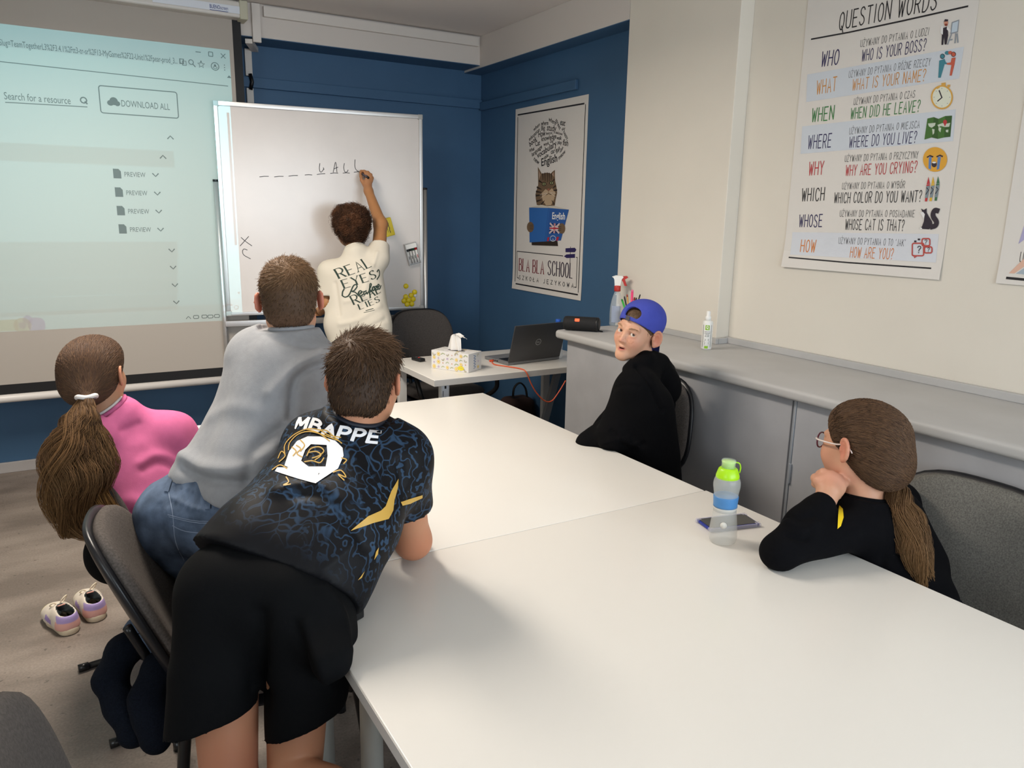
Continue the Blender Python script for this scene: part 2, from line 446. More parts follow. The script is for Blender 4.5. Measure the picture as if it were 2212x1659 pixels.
        for ax_ in range(3):
            o1, o2 = [q for q in range(3) if q != ax_]
            s0 = [slice(1, -1)]*3; s0[ax_] = slice(0, -1); s1 = list(s0); s1[ax_] = slice(1, None)
            a, b = S[tuple(s0)], S[tuple(s1)]
            E = np.nonzero(a != b); fl = a[E]
            E = list(E); E[o1] = E[o1]+1; E[o2] = E[o2]+1
            def cell(d1, d2):
                c = [e.copy() for e in E]; c[o1] = c[o1]-d1; c[o2] = c[o2]-d2; return idx[tuple(c)]
            q = np.stack([cell(1, 1), cell(0, 1), cell(0, 0), cell(1, 0)], 1)
            if ax_ == 1: fl = ~fl
            q[~fl] = q[~fl][:, ::-1]; Q.append(q)
        F = np.concatenate(Q)
        return relax(V, F, smooth), F
def relax(V, F, it=2, f=.5):
    n = len(V); a = np.concatenate([F[:, i] for i in range(4)]); b = np.concatenate([F[:, (i+1) % 4] for i in range(4)])
    a, b = np.concatenate([a, b]), np.concatenate([b, a])
    deg = np.bincount(a, minlength=n).astype(float)+1e-9
    for _ in range(it):
        A = np.stack([np.bincount(a, V[b, i], n) for i in range(3)], 1)/deg[:, None]
        V = V+(A-V)*f
    return V
def vnormals(V, F):
    n = np.cross(V[F[:, 2]]-V[F[:, 0]], V[F[:, 3]]-V[F[:, 1]]); N = np.zeros_like(V)
    for i in range(4):
        for c in range(3): N[:, c] += np.bincount(F[:, i], n[:, c], len(V))
    return N/(np.linalg.norm(N, axis=1)[:, None]+1e-12)
def seg_dist(P, a, b):
    a = np.asarray(a, float); b = np.asarray(b, float); ba = b-a
    t = np.clip((P-a)@ba/max(ba@ba, 1e-12), 0, 1); return np.linalg.norm(P-a-t[:, None]*ba, axis=1)
def poly_dist(P, pts):
    d = np.full(len(P), 9.0)
    for a, b in zip(pts[:-1], pts[1:]): d = np.minimum(d, seg_dist(P, a, b))
    return d
def crease(V, F, lines):
    """cloth folds: each (polyline, width, height) pushes a ridge (+) or a furrow (-) along the normal"""
    N = vnormals(V, F); d = np.zeros(len(V)); bv = BVHTree.FromPolygons(V.tolist(), F.tolist())
    def snap(p):
        h = bv.ray_cast(Vector(CAM), Vector(np.asarray(p)-CAM).normalized()); return np.array(h[0]) if h[0] is not None else np.asarray(p)
    for pts, w, hgt in lines:
        pts = [snap(p) for p in crom(pts, 4)]; d += hgt*np.exp(-(poly_dist(V, pts)/w)**2)
    return V+N*d[:, None]
def wrinkle(V, F, amp, scale, seed=0, stretch=(1, 1, 1), R=None):
    N = vnormals(V, F); rnd = np.random.RandomState(seed); d = np.zeros(len(V))
    Pp = V@(np.eye(3) if R is None else R)*np.array(stretch)*scale
    for o in range(7):
        k = rnd.normal(size=3); k /= np.linalg.norm(k); k *= (.7+.55*o); ph = rnd.rand()*6.28
        k2 = rnd.normal(size=3)*.8
        d += np.sin(Pp@k*3+ph+1.3*np.sin(Pp@k2+ph*2))/(1+.6*o)
    return V+N*(d*amp/2)[:, None]
# ================================================================== the room
YB, XB = 5.028, 2.656          # blue walls (back, right)
YBM, XC = 4.80, 2.524          # faces of the beam / column
XR, YJ = 2.60, 2.48            # recessed right wall and where it starts
ZC = 2.64                      # ceiling
ZT = 0.94                      # counter top
TZ = 0.69                      # tables
M_cream = mat('cream_wall_paint', 'd9d3c8', .75, noise_=(3, .02, 4, None), bump=(60, .08, .002))
M_blue = mat('blue_wall_paint', '3d6082', .6, noise_=(2.5, .05, 4, None), bump=(70, .1, .002))
M_ceil = mat('ceiling_paint', 'dcd5d0', .85)
M_beam = mat('beam_paint', 'cfc8c2', .8, bump=(50, .06, .002))
M_floor = mat('floor_vinyl', '8f8379', .55)
def floor_nodes():
    N, L, B = nodes_of(M_floor)
    tc = N.new('ShaderNodeTexCoord')
    mp = N.new('ShaderNodeMapping'); mp.inputs['Scale'].default_value = (1.0, 2.6, 1); L.new(tc.outputs['Object'], mp.inputs[0])
    n1 = N.new('ShaderNodeTexNoise'); n1.inputs['Scale'].default_value = 2.2; n1.inputs['Detail'].default_value = 8; L.new(mp.outputs[0], n1.inputs['Vector'])
    n2 = N.new('ShaderNodeTexNoise'); n2.inputs['Scale'].default_value = 130; n2.inputs['Detail'].default_value = 3; L.new(tc.outputs['Object'], n2.inputs['Vector'])
    n3 = N.new('ShaderNodeTexNoise'); n3.inputs['Scale'].default_value = 42; n3.inputs['Detail'].default_value = 2; L.new(tc.outputs['Object'], n3.inputs['Vector'])
    r1 = N.new('ShaderNodeValToRGB'); r1.color_ramp.elements[0].color = (*lin('6e645c'), 1); r1.color_ramp.elements[1].color = (*lin('8b8077'), 1)
    r1.color_ramp.elements[0].position = .35; r1.color_ramp.elements[1].position = .65; L.new(n1.outputs['Fac'], r1.inputs[0])
    a = N.new('ShaderNodeMapRange'); a.inputs[1].default_value = .3; a.inputs[2].default_value = .7; a.inputs[3].default_value = .86; a.inputs[4].default_value = 1.14; L.new(n2.outputs['Fac'], a.inputs[0])
    s = N.new('ShaderNodeMapRange'); s.inputs[1].default_value = .27; s.inputs[2].default_value = .33; s.inputs[3].default_value = .55; s.inputs[4].default_value = 1.0; L.new(n3.outputs['Fac'], s.inputs[0])
    m1 = N.new('ShaderNodeVectorMath'); m1.operation = 'MULTIPLY'; L.new(r1.outputs[0], m1.inputs[0]); L.new(a.outputs[0], m1.inputs[1])
    m2 = N.new('ShaderNodeVectorMath'); m2.operation = 'MULTIPLY'; L.new(m1.outputs[0], m2.inputs[0]); L.new(s.outputs[0], m2.inputs[1])
    L.new(m2.outputs[0], B.inputs['Base Color'])
floor_nodes()
XL, YR, XE = -2.6, -2.8, 4.4
struct(MB().box((XL, YR, -.06), (XE, YB+.1, 0)).build('floor', M_floor))
struct(MB().box((XL, YR, ZC), (XE, YB+.1, ZC+.08)).build('ceiling', M_ceil))
# back wall: blue with the pale beam above
wb = MB().box((XL, YB, 0), (XB+.1, YB+.1, ZC)); struct(wb.build('wall_back', M_blue))
struct(MB().box((XL, YBM, 2.462), (XC, YB-.001, ZC-.001)).build('trim_1', M_beam))
struct(MB().box((XL, YBM+.001, 2.458), (XC, YB-.001, 2.4615)).build('trim_2', M_blue))    # blue underside of the beam
struct(MB().box((XB, 3.22, 0), (XB+.1, YB-.001, ZC-.001)).build('wall_right', M_blue))
struct(MB().box((XC, 3.22, 2.445), (XB-.001, YB-.001, ZC-.001)).build('trim_3', M_beam))
struct(MB().box((XC+.001, 3.22, 2.441), (XB-.001, YB-.002, 2.4448)).build('trim_4', M_blue))
struct(MB().box((XC, YJ, 0), (XB+.1, 3.219, ZC-.001), .004).build('wall_column', M_cream))
struct(MB().box((XR, -.6, 0), (XR+.1, YJ-.001, ZC-.001)).build('wall_recess', M_cream))
# left and rear of the room, out of view but closing it in, with two daylight windows
struct(MB().box((XL-.1, YR, 0), (XL, YB+.1, ZC)).build('wall_left', M_cream))
struct(MB().box((XE, YR, 0), (XE+.1, -.6, ZC)).build('wall_far_right', M_cream))
struct(MB().box((XR+.1, -.6, 0), (XE, -.5, ZC)).build('wall_side', M_cream))
rw = MB().box((XL, YR-.1, 0), (XE, YR, 1.0)).box((XL, YR-.1, 2.3), (XE, YR, ZC))
for a, b in ((XL, .05), (1.95, 2.6), (3.8, XE)): rw.box((a, YR-.1, 1.0), (b, YR, 2.3))
struct(rw.build('wall_rear', M_cream))
M_frame = mat('white_window_frame', 'e6e6e4', .4)
for i, (a, b) in enumerate(((.05, 1.95), (2.6, 3.8))):
    f = MB()
    for x in (a, (a+b)/2-.03, b-.06): f.box((x, YR-.07, 1.0), (x+.06, YR-.02, 2.3))
    f.box((a, YR-.07, 1.0), (b, YR-.02, 1.06)).box((a, YR-.07, 2.24), (b, YR-.02, 2.3))
    struct(f.build('window_%d' % (i+1), M_frame))
# dado strips painted like the wall
struct(MB().box((XL, YB-.022, 2.215), (XB-.0005, YB-.0005, 2.275), .004).build('trim_5', M_blue))
zr = onx(1145, 204, XB)[2]
struct(MB().box((XB-.022, onx(1250, 185, XB)[1], 2.203), (XB-.0005, YB-.023, 2.258), .004).build('trim_6', M_blue))
M_base = mat('grey_baseboard', 'a9a6a6', .45)
struct(MB().box((XL, YB-.016, 0), (XB-.05, YB-.0005, .062), .004).build('baseboard_back', M_base))
# cable trunking
M_trunk = mat('white_plastic_trunking', 'd2ccc6', .45)
t = thing('cable_trunking', (1.06, YBM, 2.55), 'white plastic cable trunking along the beam and down beside the screen', 'trunking')
xt = ony(548, 30, YBM)[0]
MB().box((xt+.05, YBM-.028, 2.572), (ony(1031, 80, YBM)[0], YBM-.001, 2.628), .003).build('horizontal_duct', M_trunk, t)
d = MB(); x1 = ony(552, 60, YBM)[0]
d.box((x1-.022, YBM-.025, 2.43), (x1+.024, YBM-.001, 2.636), .002); d.build('upper_duct', M_trunk, t)
xw = ony(535, 130, YB)[0]
MB().obox(((x1+xw)/2, (YBM+YB)/2-.01, 2.432), (.019, .125, .012), np.array([[.94, .34*(-1 if xw > x1 else 1)*-1, 0], [.34, .94, 0], [0, 0, 1]]).T).build('slanting_duct', M_trunk, t)
MB().box((xw-.02, YB-.024, 2.28), (xw+.02, YB-.001, 2.432), .002).build('wall_duct', M_trunk, t)
MB().box((xw-.02, YB-.024, 1.2), (xw+.02, YB-.001, 2.21), .002).build('wall_duct', M_trunk, t)
MB().tube([(xw+.004, YB-.03, 2.29), (xw+.012, YB-.034, 2.245), (xw+.002, YB-.03, 2.2)], .011).build('exposed_cable', mat('black_cable', '0c0c0e', .4), t, True)

# ------------------------------------------------------------------ counter along the right wall
M_cnt = mat('grey_counter_paint', 'b0afae', .5, noise_=(5, .05, 6, None), bump=(25, .08, .003))
M_cntf = mat('grey_panel_paint', 'a3a3a6', .5, noise_=(6, .07, 8, None), bump=(30, .1, .003))
XF = 2.075
yA = 3.135
top = [(XF, -.5), (XF, yA-.03)]+[(XF+.03*(1-math.cos(a)), yA-.03+.03*math.sin(a)) for a in np.linspace(.3, 1.57, 5)]+[(XC-.001, yA), (XC-.001, YJ-.001), (XR-.001, YJ-.001), (XR-.001, -.5)]
ct = thing('counter_worktop', (2.3, 1.5, ZT-.04), 'long grey painted counter top with rounded edge along the right wall', 'worktop')
bm = bmesh.new(); vs = [bm.verts.new((x, y, ZT-.04)) for x, y in top]; f = bm.faces.new(vs)
r = bmesh.ops.extrude_face_region(bm, geom=[f]); bmesh.ops.translate(bm, verts=[v for v in r['geom'] if isinstance(v, bmesh.types.BMVert)], vec=(0, 0, .04))
bmesh.ops.recalc_face_normals(bm, faces=bm.faces[:])
ed = [e for e in bm.edges if all(v.co.x < XF+.031 for v in e.verts) and abs(e.verts[0].co.z-e.verts[1].co.z) < .001]
bmesh.ops.bevel(bm, geom=ed, offset=.014, segments=4, profile=.5, affect='EDGES')
bm.verts.index_update(); o = mesh_obj('top', [v.co[:] for v in bm.verts], [[v.index for v in q.verts] for q in bm.faces], M_cnt, ct); bm.free()
o.data.polygons.foreach_set('use_smooth', np.ones(len(o.data.polygons), bool)); o.data.set_sharp_from_angle(angle=.6)
u = MB(); u.box((XR-.022, -.5, ZT), (XR-.001, YJ-.001, ZT+.028), .003); u.box((XC, YJ-.02, ZT), (XR-.022, YJ-.0015, ZT+.026), .003); u.box((XC-.02, YJ-.02, ZT), (XC-.001, yA, ZT+.026), .003)
u.build('splashback', M_cnt, ct)
def counter_unit(y0, y1, label, hinge):
    c = thing('counter_cabinet', ((XF+XC)/2, (y0+y1)/2, 0), label, 'cabinet', 'grey cabinets under the counter')
    MB().box((XF+.055, y0+.001, 0), (XC-.01, y1-.001, ZT-.041)).build('body', M_cntf, c)
    MB().box((XF+.04, y0+.008, .03), (XF+.0548, y1-.012, ZT-.043), .002).build('door', M_cntf, c)
    if hinge:
        h = MB(); h.box((XF+.036, y1-.011, .03), (XF+.0545, y1-.002, ZT-.043), .001); h.tube([(XF+.035, y1-.0125, .6), (XF+.035, y1-.0125, .67)], .005)
        h.build('hinge_strip', mat('pale_grey_metal', 'b9bec4', .35, .5), c)
yj = onx(1707, 960, XF+.04)[1]
counter_unit(yj, yA-.055, 'grey cabinet front behind the person in the blue cap', False)
counter_unit(-.5, yj, 'grey cabinet front behind the person with glasses', True)

# ------------------------------------------------------------------ projector on the ceiling: a real lamp behind a slide; most page lettering is painted on the screen
LP = np.array([-0.10, 2.40, 2.36])
YS = 4.762
pj = thing('projector', LP+(0, -.05, .02), 'white ceiling projector throwing a browser page on the screen', 'projector')
l = bpy.data.lights.new('projector_lamp', 'SPOT'); l.energy = 225; l.shadow_soft_size = 0.0; l.spot_blend = 0; l.color = (.28, .86, 1.0)
PJ_LAMP = l
lo = bpy.data.objects.new('projector_lamp', l); COL.objects.link(lo); lo.parent = pj; lo.location = LP-pos(pj)
tgt = np.array([-.4, YS, 1.62]); dirv = Vector(tgt-LP); lo.rotation_euler = dirv.to_track_quat('-Z', 'Y').to_euler(); l.spot_size = math.radians(80)
M_pj = mat('white_projector_case', 'dcdcda', .4)
MB().box(LP+(-.17, -.36, -.05), LP+(.17, -.07, .09), .012).build('housing', M_pj, pj)
MB().tube([LP+(0, -.2, .09), (LP[0], LP[1]-.2, ZC-.001)], .02).build('ceiling_mount', M_pj, pj)
MB().lathe([(.05, -.05), (.055, .0), (.05, .0)], LP+(0, -.05, 0), 24, np.array([[1, 0, 0], [0, 0, 1], [0, -1, 0]])).build('lens_ring', mat('black_plastic', '111214', .4), pj)
SL, SR, SB, ST = -1.785, .9168, .846, 2.367        # lit picture on the screen (x left/right, z bottom/top)
def slide_pt(x, z, t): P = np.array([x, YS, z]); return LP+(P-LP)*t
def slide(polys, m, t, name):
    V = []; F = []
    for p in polys:
        for q in tri(p):
            n = len(V); V += [slide_pt(a, b, t) for a, b in q]; F.append(tuple(range(n, n+len(q))))
    return mesh_obj(name, V, F, m, pj)
def tint(name, c):
    m = bpy.data.materials.new(name); m.use_nodes = True; N = m.node_tree.nodes; N.clear()
    o = N.new('ShaderNodeOutputMaterial'); t = N.new('ShaderNodeBsdfTransparent'); t.inputs[0].default_value = (*c, 1); m.node_tree.links.new(t.outputs[0], o.inputs[0]); return m
M_dark = mat('slide_black', '000000', .9, spec=0)
G = (SL-3, SB-3, SR+3, ST+3)
slide([rectp(G[0], G[1], SL, G[3]), rectp(SR, G[1], G[2], G[3]), rectp(SL, G[1], SR, SB), rectp(SL, ST, SR, G[3])], M_dark, .05, 'slide_frame')
def sp(px, py): P = ony(px, py, YS); return P[0], P[2]
# page layout in screen metres
tb = sp(300, 88)[1]; h0 = ST-.085
grey = tint('slide_grey_tint', (.72, .80, .84)); g2 = tint('slide_row_tint', (.74, .78, .77)); g3 = tint('slide_taskbar_tint', (.92, .84, .82))
slide([rectp(SL, ST-.105, SR, ST)], grey, .0502, 'slide_title_bar')
rows = []
rr = lambda pyc, hh, xr: rectp(SL, sp(300, pyc)[1]-hh/2, xr, sp(300, pyc)[1]+hh/2)
xr0 = sp(375, 340)[0]
rows.append(rr(341, .088, sp(376, 340)[0]))
for py in (541, 578, 616, 654): rows.append(rr(py, .095, sp(384, py)[0]+.0))
slide(rows, g2, .0503, 'slide_rows')
slide([rectp(SL, SB, SR, SB+.098)], g3, .0504, 'slide_taskbar')
ink = []
def T_(text, size, px, py, **k): x, z = sp(px, py); ink.extend(typed(text, size, x, z, vc=True, **k))
def line_(p, q, w): ink.extend(ribbon([sp(*p), sp(*q)], w))
def F_(text, p, q, cap):   # type running between two points of the page
    x, z = sp(*p); ink.extend(fitted(text, x, z-cap/2, sp(*q)[0], cap))
x, z = sp(190, 111); ink += fitted('Slug=TeamTogetherL3%2F3.4.1%2Ftt3-tr-sr%2F13-MyGames%2F22-Unit1%2Fpear-prod_3...', sp(-2, 90)[0], z-.015, sp(383, 131)[0], .030)
F_('Search for a resource', (8, 206), (151, 206), .036); line_((12, 221), (188, 231), .004)
ink += outline(ellp(*sp(180.5, 216.5), .014, .014, 16), .006); line_((184, 220), (188, 224), .007)
F_('DOWNLOAD ALL', (261, 222.5), (366, 222.5), .034)
x0, z0 = sp(216, 221); x1_, z1_ = sp(384, 231); zc = (z0+z1_)/2+.012
ink += outline(rrect(x0, zc-.068, x1_, zc+.068, .012), .005)
x, z = sp(244, 221)
for dx, dz, rx, ry in ((-.012, -.004, .016, .014), (.004, .006, .02, .02), (.02, -.005, .014, .013)): ink.append(ellp(x+dx, z+dz, rx, ry, 16))
for px, py, up in ((368, 297, 1), (352, 339, 1), (336, 378, 0), (340, 418, 0), (343, 457, 0), (347, 496, 0), (371, 541, 0), (374, 578, 0), (378, 616, 0), (381, 653, 0)):
    x, z = sp(px, py); s_ = 1 if up else -1
    ink += ribbon([(x-.014, z-.007*s_), (x, z+.008*s_), (x+.014, z-.007*s_)], .006)
for px, py in ((268, 376), (272, 416), (276, 456), (280, 495.5)):
    F_('PREVIEW', (px, py), (px+46, py), .026); x, z = sp(px-15, py-1)
    ink += [[(x-.019, z-.025), (x+.019, z-.025), (x+.019, z+.012), (x+.008, z+.025), (x-.019, z+.025)]]
ICONS = []
line_((0, 133), (492, 186), .004)
for py0, py1 in ((104, 133),): pass
x, z = sp(428, 112.5); ink += ribbon([(x-.012, z), (x+.012, z)], .004)
x, z = sp(455, 117); ink += outline(rrect(x-.011, z-.011, x+.011, z+.011, .003), .004)
x, z = sp(482, 121); ink += ribbon([(x-.011, z-.011), (x+.011, z+.011)], .004)+ribbon([(x-.011, z+.011), (x+.011, z-.011)], .004)
x, z = sp(395, 134); ink += outline(rectp(x-.015, z-.008, x+.003, z+.015), .006)+outline(rectp(x-.002, z-.016, x+.016, z+.006), .004)
x, z = sp(414, 136); ink += outline(ellp(x-.003, z+.004, .012, .012, 14), .004)+ribbon([(x+.006, z-.006), (x+.017, z-.018)], .005)
x, z = sp(434.5, 139.5); st = [(x+(.019 if i % 2 == 0 else .008)*math.sin(i*math.pi/5), z+(.019 if i % 2 == 0 else .008)*math.cos(i*math.pi/5)) for i in range(10)]; ink += outline(st, .004)
x, z = sp(464.5, 143.5); ink += outline(ellp(x, z, .02, .02, 20), .004)+[ellp(x, z+.005, .006, .006, 10)]+outline(ellp(x, z-.006, .01, .006, 10), .003)
for dz in (-.013, 0, .013): x, z = sp(485, 146); ink.append(ellp(x, z+dz, .003, .003, 8))
x, z = sp(495, 166); ink.append([(x-.012, z-.006), (x+.012, z-.006), (x, z+.008)])
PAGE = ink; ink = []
# scroll bar falls on the white board, like the bottom corner of the task bar
ink.append(rectp(SR-.022, SB+.42, SR-.008, ST-.35)); ink.append([(SR-.024, SB+.14), (SR-.006, SB+.14), (SR-.015, SB+.125)])
ink += ribbon([(SR-.115, SB+.066), (SR-.062, SB+.066)], .010)+ribbon([(SR-.115, SB+.030), (SR-.066, SB+.030)], .008)+outline(ellp(SR-.035, SB+.048, .012, .012, 12), .004)
for px, py in ((407, 686), (424, 685), (442, 684), (455, 684), (469, 683)):
    x, z = sp(px, py)
    PAGE += ribbon([(x-.012, z-.006), (x, z+.007), (x+.012, z-.006)], .004) if px == 407 else outline(rrect(x-.015, z-.008, x+.013, z+.010, .006), .004)
slide(ink, M_dark, .0498, 'slide_lettering')
x, z = sp(17, 703); slide([rectp(x-.045, z-.03, x+.045, z+.03)], tint('slide_folder_tint', (.78, .62, .32)), .0506, 'slide_folder_icon')
x, z = sp(49, 703); slide([ellp(x, z, .04, .04, 24)], tint('slide_browser_tint', (.72, .55, .3)), .0507, 'slide_browser_icon')
slide([ellp(x, z, .018, .018, 16), ellp(x+.026, z+.03, .022, .022, 16)], tint('slide_browser_blue', (.35, .4, .75)), .0508, 'slide_browser_icon')
x, z = sp(79, 701.5); slide([rrect(x-.04, z-.038, x+.04, z+.038, .03)], tint('slide_meeting_tint', (.42, .36, .72)), .0509, 'slide_meeting_icon')
# ================================================================== screen
M_scr = mat('matt_white_screen', 'aaa39b', .8)
M_blk = mat('matt_black', '0d0d0f', .6)
M_case = mat('white_metal_case', 'cbc6c0', .4)
sc = thing('projection_screen', (-.4, YS, .43), 'large pull-down projection screen with black border hanging on the blue wall', 'projection screen')
xe = ony(505, 120, YS)[0]; xk = ony(524, 130, YS)[0]
zb = ony(250, 812, YS)[2]; zk = ony(250, 832, YS)[2]
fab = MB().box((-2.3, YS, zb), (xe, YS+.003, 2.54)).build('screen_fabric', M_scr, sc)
I = Ink(); I.add(('page_lettering', mat('page_unlit_paint', '64625e', .8)), PAGE); I.build(fab, ((0, YS, 0), (1, 0, 0), (0, 0, 1), (0, -1, 0)), base=.0006)  # projected text painted dark on the fabric in place of unlit gaps
k = MB().box((xe, YS, zb), (xk, YS+.003, 2.54)); k.box((-2.3, YS, zk), (xk, YS+.003, zb)); k.build('black_border', M_blk, sc)
MB().tube([(-2.33, YS, zk-.022), (xk+.01, YS, zk-.022)], .022, 14).build('bottom_bar', mat('white_tube', 'd8d4d0', .35), sc, True)
zc0 = ony(300, 20, YS-.06)[2]
MB().box((-2.38, YS-.075, 2.528), (ony(527, 45, YS-.07)[0], YBM-.002, 2.612), .012).build('casing', M_case, sc)
xr_ = ony(527, 45, YS-.07)[0]
ec = MB().box((xr_-.022, YS-.082, 2.521), (xr_+.022, YBM-.0015, 2.618), .006).build('end_cap', mat('cream_plastic', 'b9b6a2', .5), sc)
MB().tube(crom([(xr_-.03, YS-.05, 2.612), (xr_-.02, YS-.06, 2.632), (xr_, YS-.04, 2.615), (xr_+.01, YS-.05, 2.622)], 6), .004).build('hook', mat('grey_steel', '8b8b88', .35, .8), sc)
PLW = ony(493, 26, YS-.079)[0]-ony(453, 19, YS-.079)[0]
pl = MB().box((ony(330, 10, YS-.078)[0], YS-.0785, 2.546), (ony(519, 42, YS-.078)[0], YS-.0755, 2.584), .001).build('name_plate', mat('white_label', 'd6dbe4', .5), sc)
I = Ink(); I.add(('lettering', mat('blue_ink', '3b4a86', .6)), fitted('BUENO', 0, 0, PLW*.56, .020, bold=.01)+fitted('screen', PLW*.57, 0, PLW, .020)+[rectp(0, -.010, PLW, -.007)])
o = ony(453, 19, YS-.079); I.build(pl, ((o[0], YS-.0787, 2.556), (1, 0, 0), (0, 0, 1), (0, -1, 0)))

# ================================================================== mobile white board
A = ony(460, 217, 4.712); B_ = ony(912, 247, 4.567)
bu = np.array([B_[0]-A[0], B_[1]-A[1], 0]); BW = np.linalg.norm(bu); bu /= BW; bn = np.array([bu[1], -bu[0], 0])   # towards the class
BH = 1.245*.9686; bo = np.array([A[0], A[1], A[2]-BH])
board = thing('whiteboard', (bo[0]+bu[0]*BW/2, bo[1]+bu[1]*BW/2, 0), 'wheeled white board with aluminium frame standing in front of the blue wall', 'whiteboard')
M_wb = mat('whiteboard_enamel', 'd2ccc8', .22, noise_=(4, .03, 5, None), spec=.6)
M_alu = mat('brushed_aluminium', 'c2c0be', .35, .75)
Rb = np.stack([bu, -bn, np.array([0, 0, 1])], 1)
def bp(u, v, n=0): return bo+bu*u+np.array([0, 0, 1])*v+bn*n
panel = MB().obox(bp(BW/2, BH/2, -.012), (BW/2-.01, .01, BH/2-.01), Rb).build('panel', M_wb, board)
f = MB()
for u, v, hu, hv in ((.011, BH/2, .011, BH/2), (BW-.011, BH/2, .011, BH/2), (BW/2, .011, BW/2-.02, .011), (BW/2, BH-.012, BW/2-.02, .012)): f.obox(bp(u, v, -.008), (hu, .014, hv), Rb, .003)
f.build('frame', M_alu, board, auto=30)
for u in (.013, BW-.013):
    for v in (.013, BH-.013): MB().obox(bp(u, v, -.008), (.0155, .0155, .0155), Rb, .006).build('corner_cap', mat('grey_plastic', 'a6a6a4', .5), board, auto=40)
for u, nm in ((-.012, 0), (BW+.018, 1)):
    zt = (ony(463, 392, 4.72) if nm == 0 else ony(922, 410, 4.58))[2]
    p = bp(u, 0, -.02)
    MB().tube([(p[0], p[1], .06), (p[0], p[1], zt)], .0155, 14).build('post', M_alu, board, True)
    MB().tube([(p[0], p[1], zt), (p[0], p[1], zt+.012)], .017, 12).build('post_cap', mat('black_plastic', '111214', .4), board, True)
    q = bn*.28
    MB().tube([p*(1, 1, 0)+(0, 0, .055)-q, p*(1, 1, 0)+(0, 0, .055)+q], .017, 10).build('foot', M_alu, board, True)
    for sgn in (-1, 1):
        w = p*(1, 1, 0)+q*sgn*.95; MB().tube([w+bu*-.012+(0, 0, .02), w+bu*.012+(0, 0, .02)], .02, 14).build('caster', mat('black_plastic', '111214', .4), board, True)
zr = ony(705, 692, 4.64)[2]-bo[2]
MB().obox(bp(BW/2, zr, -.012), (BW/2+.012, .016, .017), Rb, .003).obox(bp(BW/2, zr-.45, -.02), (BW/2, .012, .012), Rb).build('crossbar', M_alu, board, auto=30)
tr = ony(500, 681, 4.85)
# hand writing
def bpx(px, py):   # position on the board face
    v = ray(px, py); t = ((bo-CAM)@bn)/(v@bn); P = CAM+v*t-bo; return float(P@bu), float(P[2])
KI = mat('dry_marker_ink', '2c2c30', .6)
def mark(name, lines):
    I = Ink(); I.add((name, KI), [q for l_ in lines for q in ribbon(l_, .0036)]); I.build(panel, (bo, bu, (0, 0, 1), bn), base=-.0012)
for a, b in (((561, 382), (580, 381)), ((593, 382), (612, 381)), ((624, 380.5), (643, 379)), ((659, 378), (674, 378)), ((685, 377), (702, 375)), ((714, 374.5), (730, 374)), ((741, 374), (755, 374)), ((765, 372), (778, 371))):
    m_ = ((a[0]+b[0])/2, (a[1]+b[1])/2-.6); mark('handwritten_dash', [[bpx(*a), bpx(*m_), bpx(*b)]])
for L_ in ([[(691, 353), (690, 362), (691, 370), (695, 371), (699, 365), (698, 362), (700, 366)]], [[(720, 372), (725, 350), (728, 372)], [(721.5, 365), (730, 361)]], [[(744, 353), (742.5, 362), (745, 371), (750, 371), (752, 367)]], [[(767, 345), (766.5, 358), (769, 366), (775, 371)]],
           [[(521, 513), (530, 521), (544, 531)], [(537, 511), (528, 521), (519, 531)]], [[(534, 540), (527, 538), (524, 543), (527, 551), (541, 559)]]):
    mark('handwritten_letter', [crom([bpx(*p) for p in s_], 5) for s_ in L_])
# things held on the board by magnets
ymat = mat('yellow_plastic', 'e8cf1e', .4); inkm = mat('dark_print', '3a3420', .6)
def smiley(px, py, white=False, rot=0, r=.0165, label=''):
    u, v = bpx(px, py); c = bp(u, v, -.0015)
    m = tag(MB().lathe([(r, 0), (r, .004), (r*.86, .0085), (r*.45, .0105), (1e-7, .011)], (0, 0, 0), 24, np.stack([bu, np.array([0, 0, 1]), bn], 1)).build('magnet', mat('white_plastic', 'e9e9e6', .4) if white else ymat, None, True, loc=None), label, 'magnet', None if white else 'smiley magnets on the whiteboard')
    m.location = c
    if white: return
    J = Ink(); ca, sa = math.cos(rot), math.sin(rot); R2 = lambda P: [(p[0]*ca-p[1]*sa, p[0]*sa+p[1]*ca) for p in P]
    k = ('face_print', inkm)
    for x in (-.005, .005): J.poly(k, R2(ellp(x, .004, .0016, .0028, 10)))
    J.add(k, ribbon(R2(ellp(0, .0, .0082, .0082, 9, math.radians(205), math.radians(335))), .0016))
    J.build(m, (c, bu, (0, 0, 1), bn), fn=lambda a, b: (a, b, .0105-.0000-.0022*min(1, (a*a+b*b)/(.01**2))))
for px, py, rt, lb in ((877, 618, .3, 'round yellow smiley magnet alone above the cluster on the board'), (895.5, 631, -.5, 'yellow smiley magnet topmost of the cluster on the board'), (888, 638, .9, 'yellow smiley magnet just left of the white magnet'),
                   (876.5, 641, .1, 'yellow smiley magnet at the upper left of the cluster'), (872.5, 650, .5, 'yellow smiley magnet at the far left of the cluster'), (882.5, 648.5, -.3, 'yellow smiley magnet in the middle of the cluster'), (892.5, 646.5, .2, 'yellow smiley magnet below the white magnet'),
                   (879.5, 657.5, -.2, 'yellow smiley magnet bottom left of the cluster'), (889.5, 656.5, .7, 'yellow smiley magnet bottom right of the cluster')): smiley(px, py, False, rt, label=lb)
smiley(896.5, 638.5, True, 0, .010, 'small white round magnet among the yellow smileys')
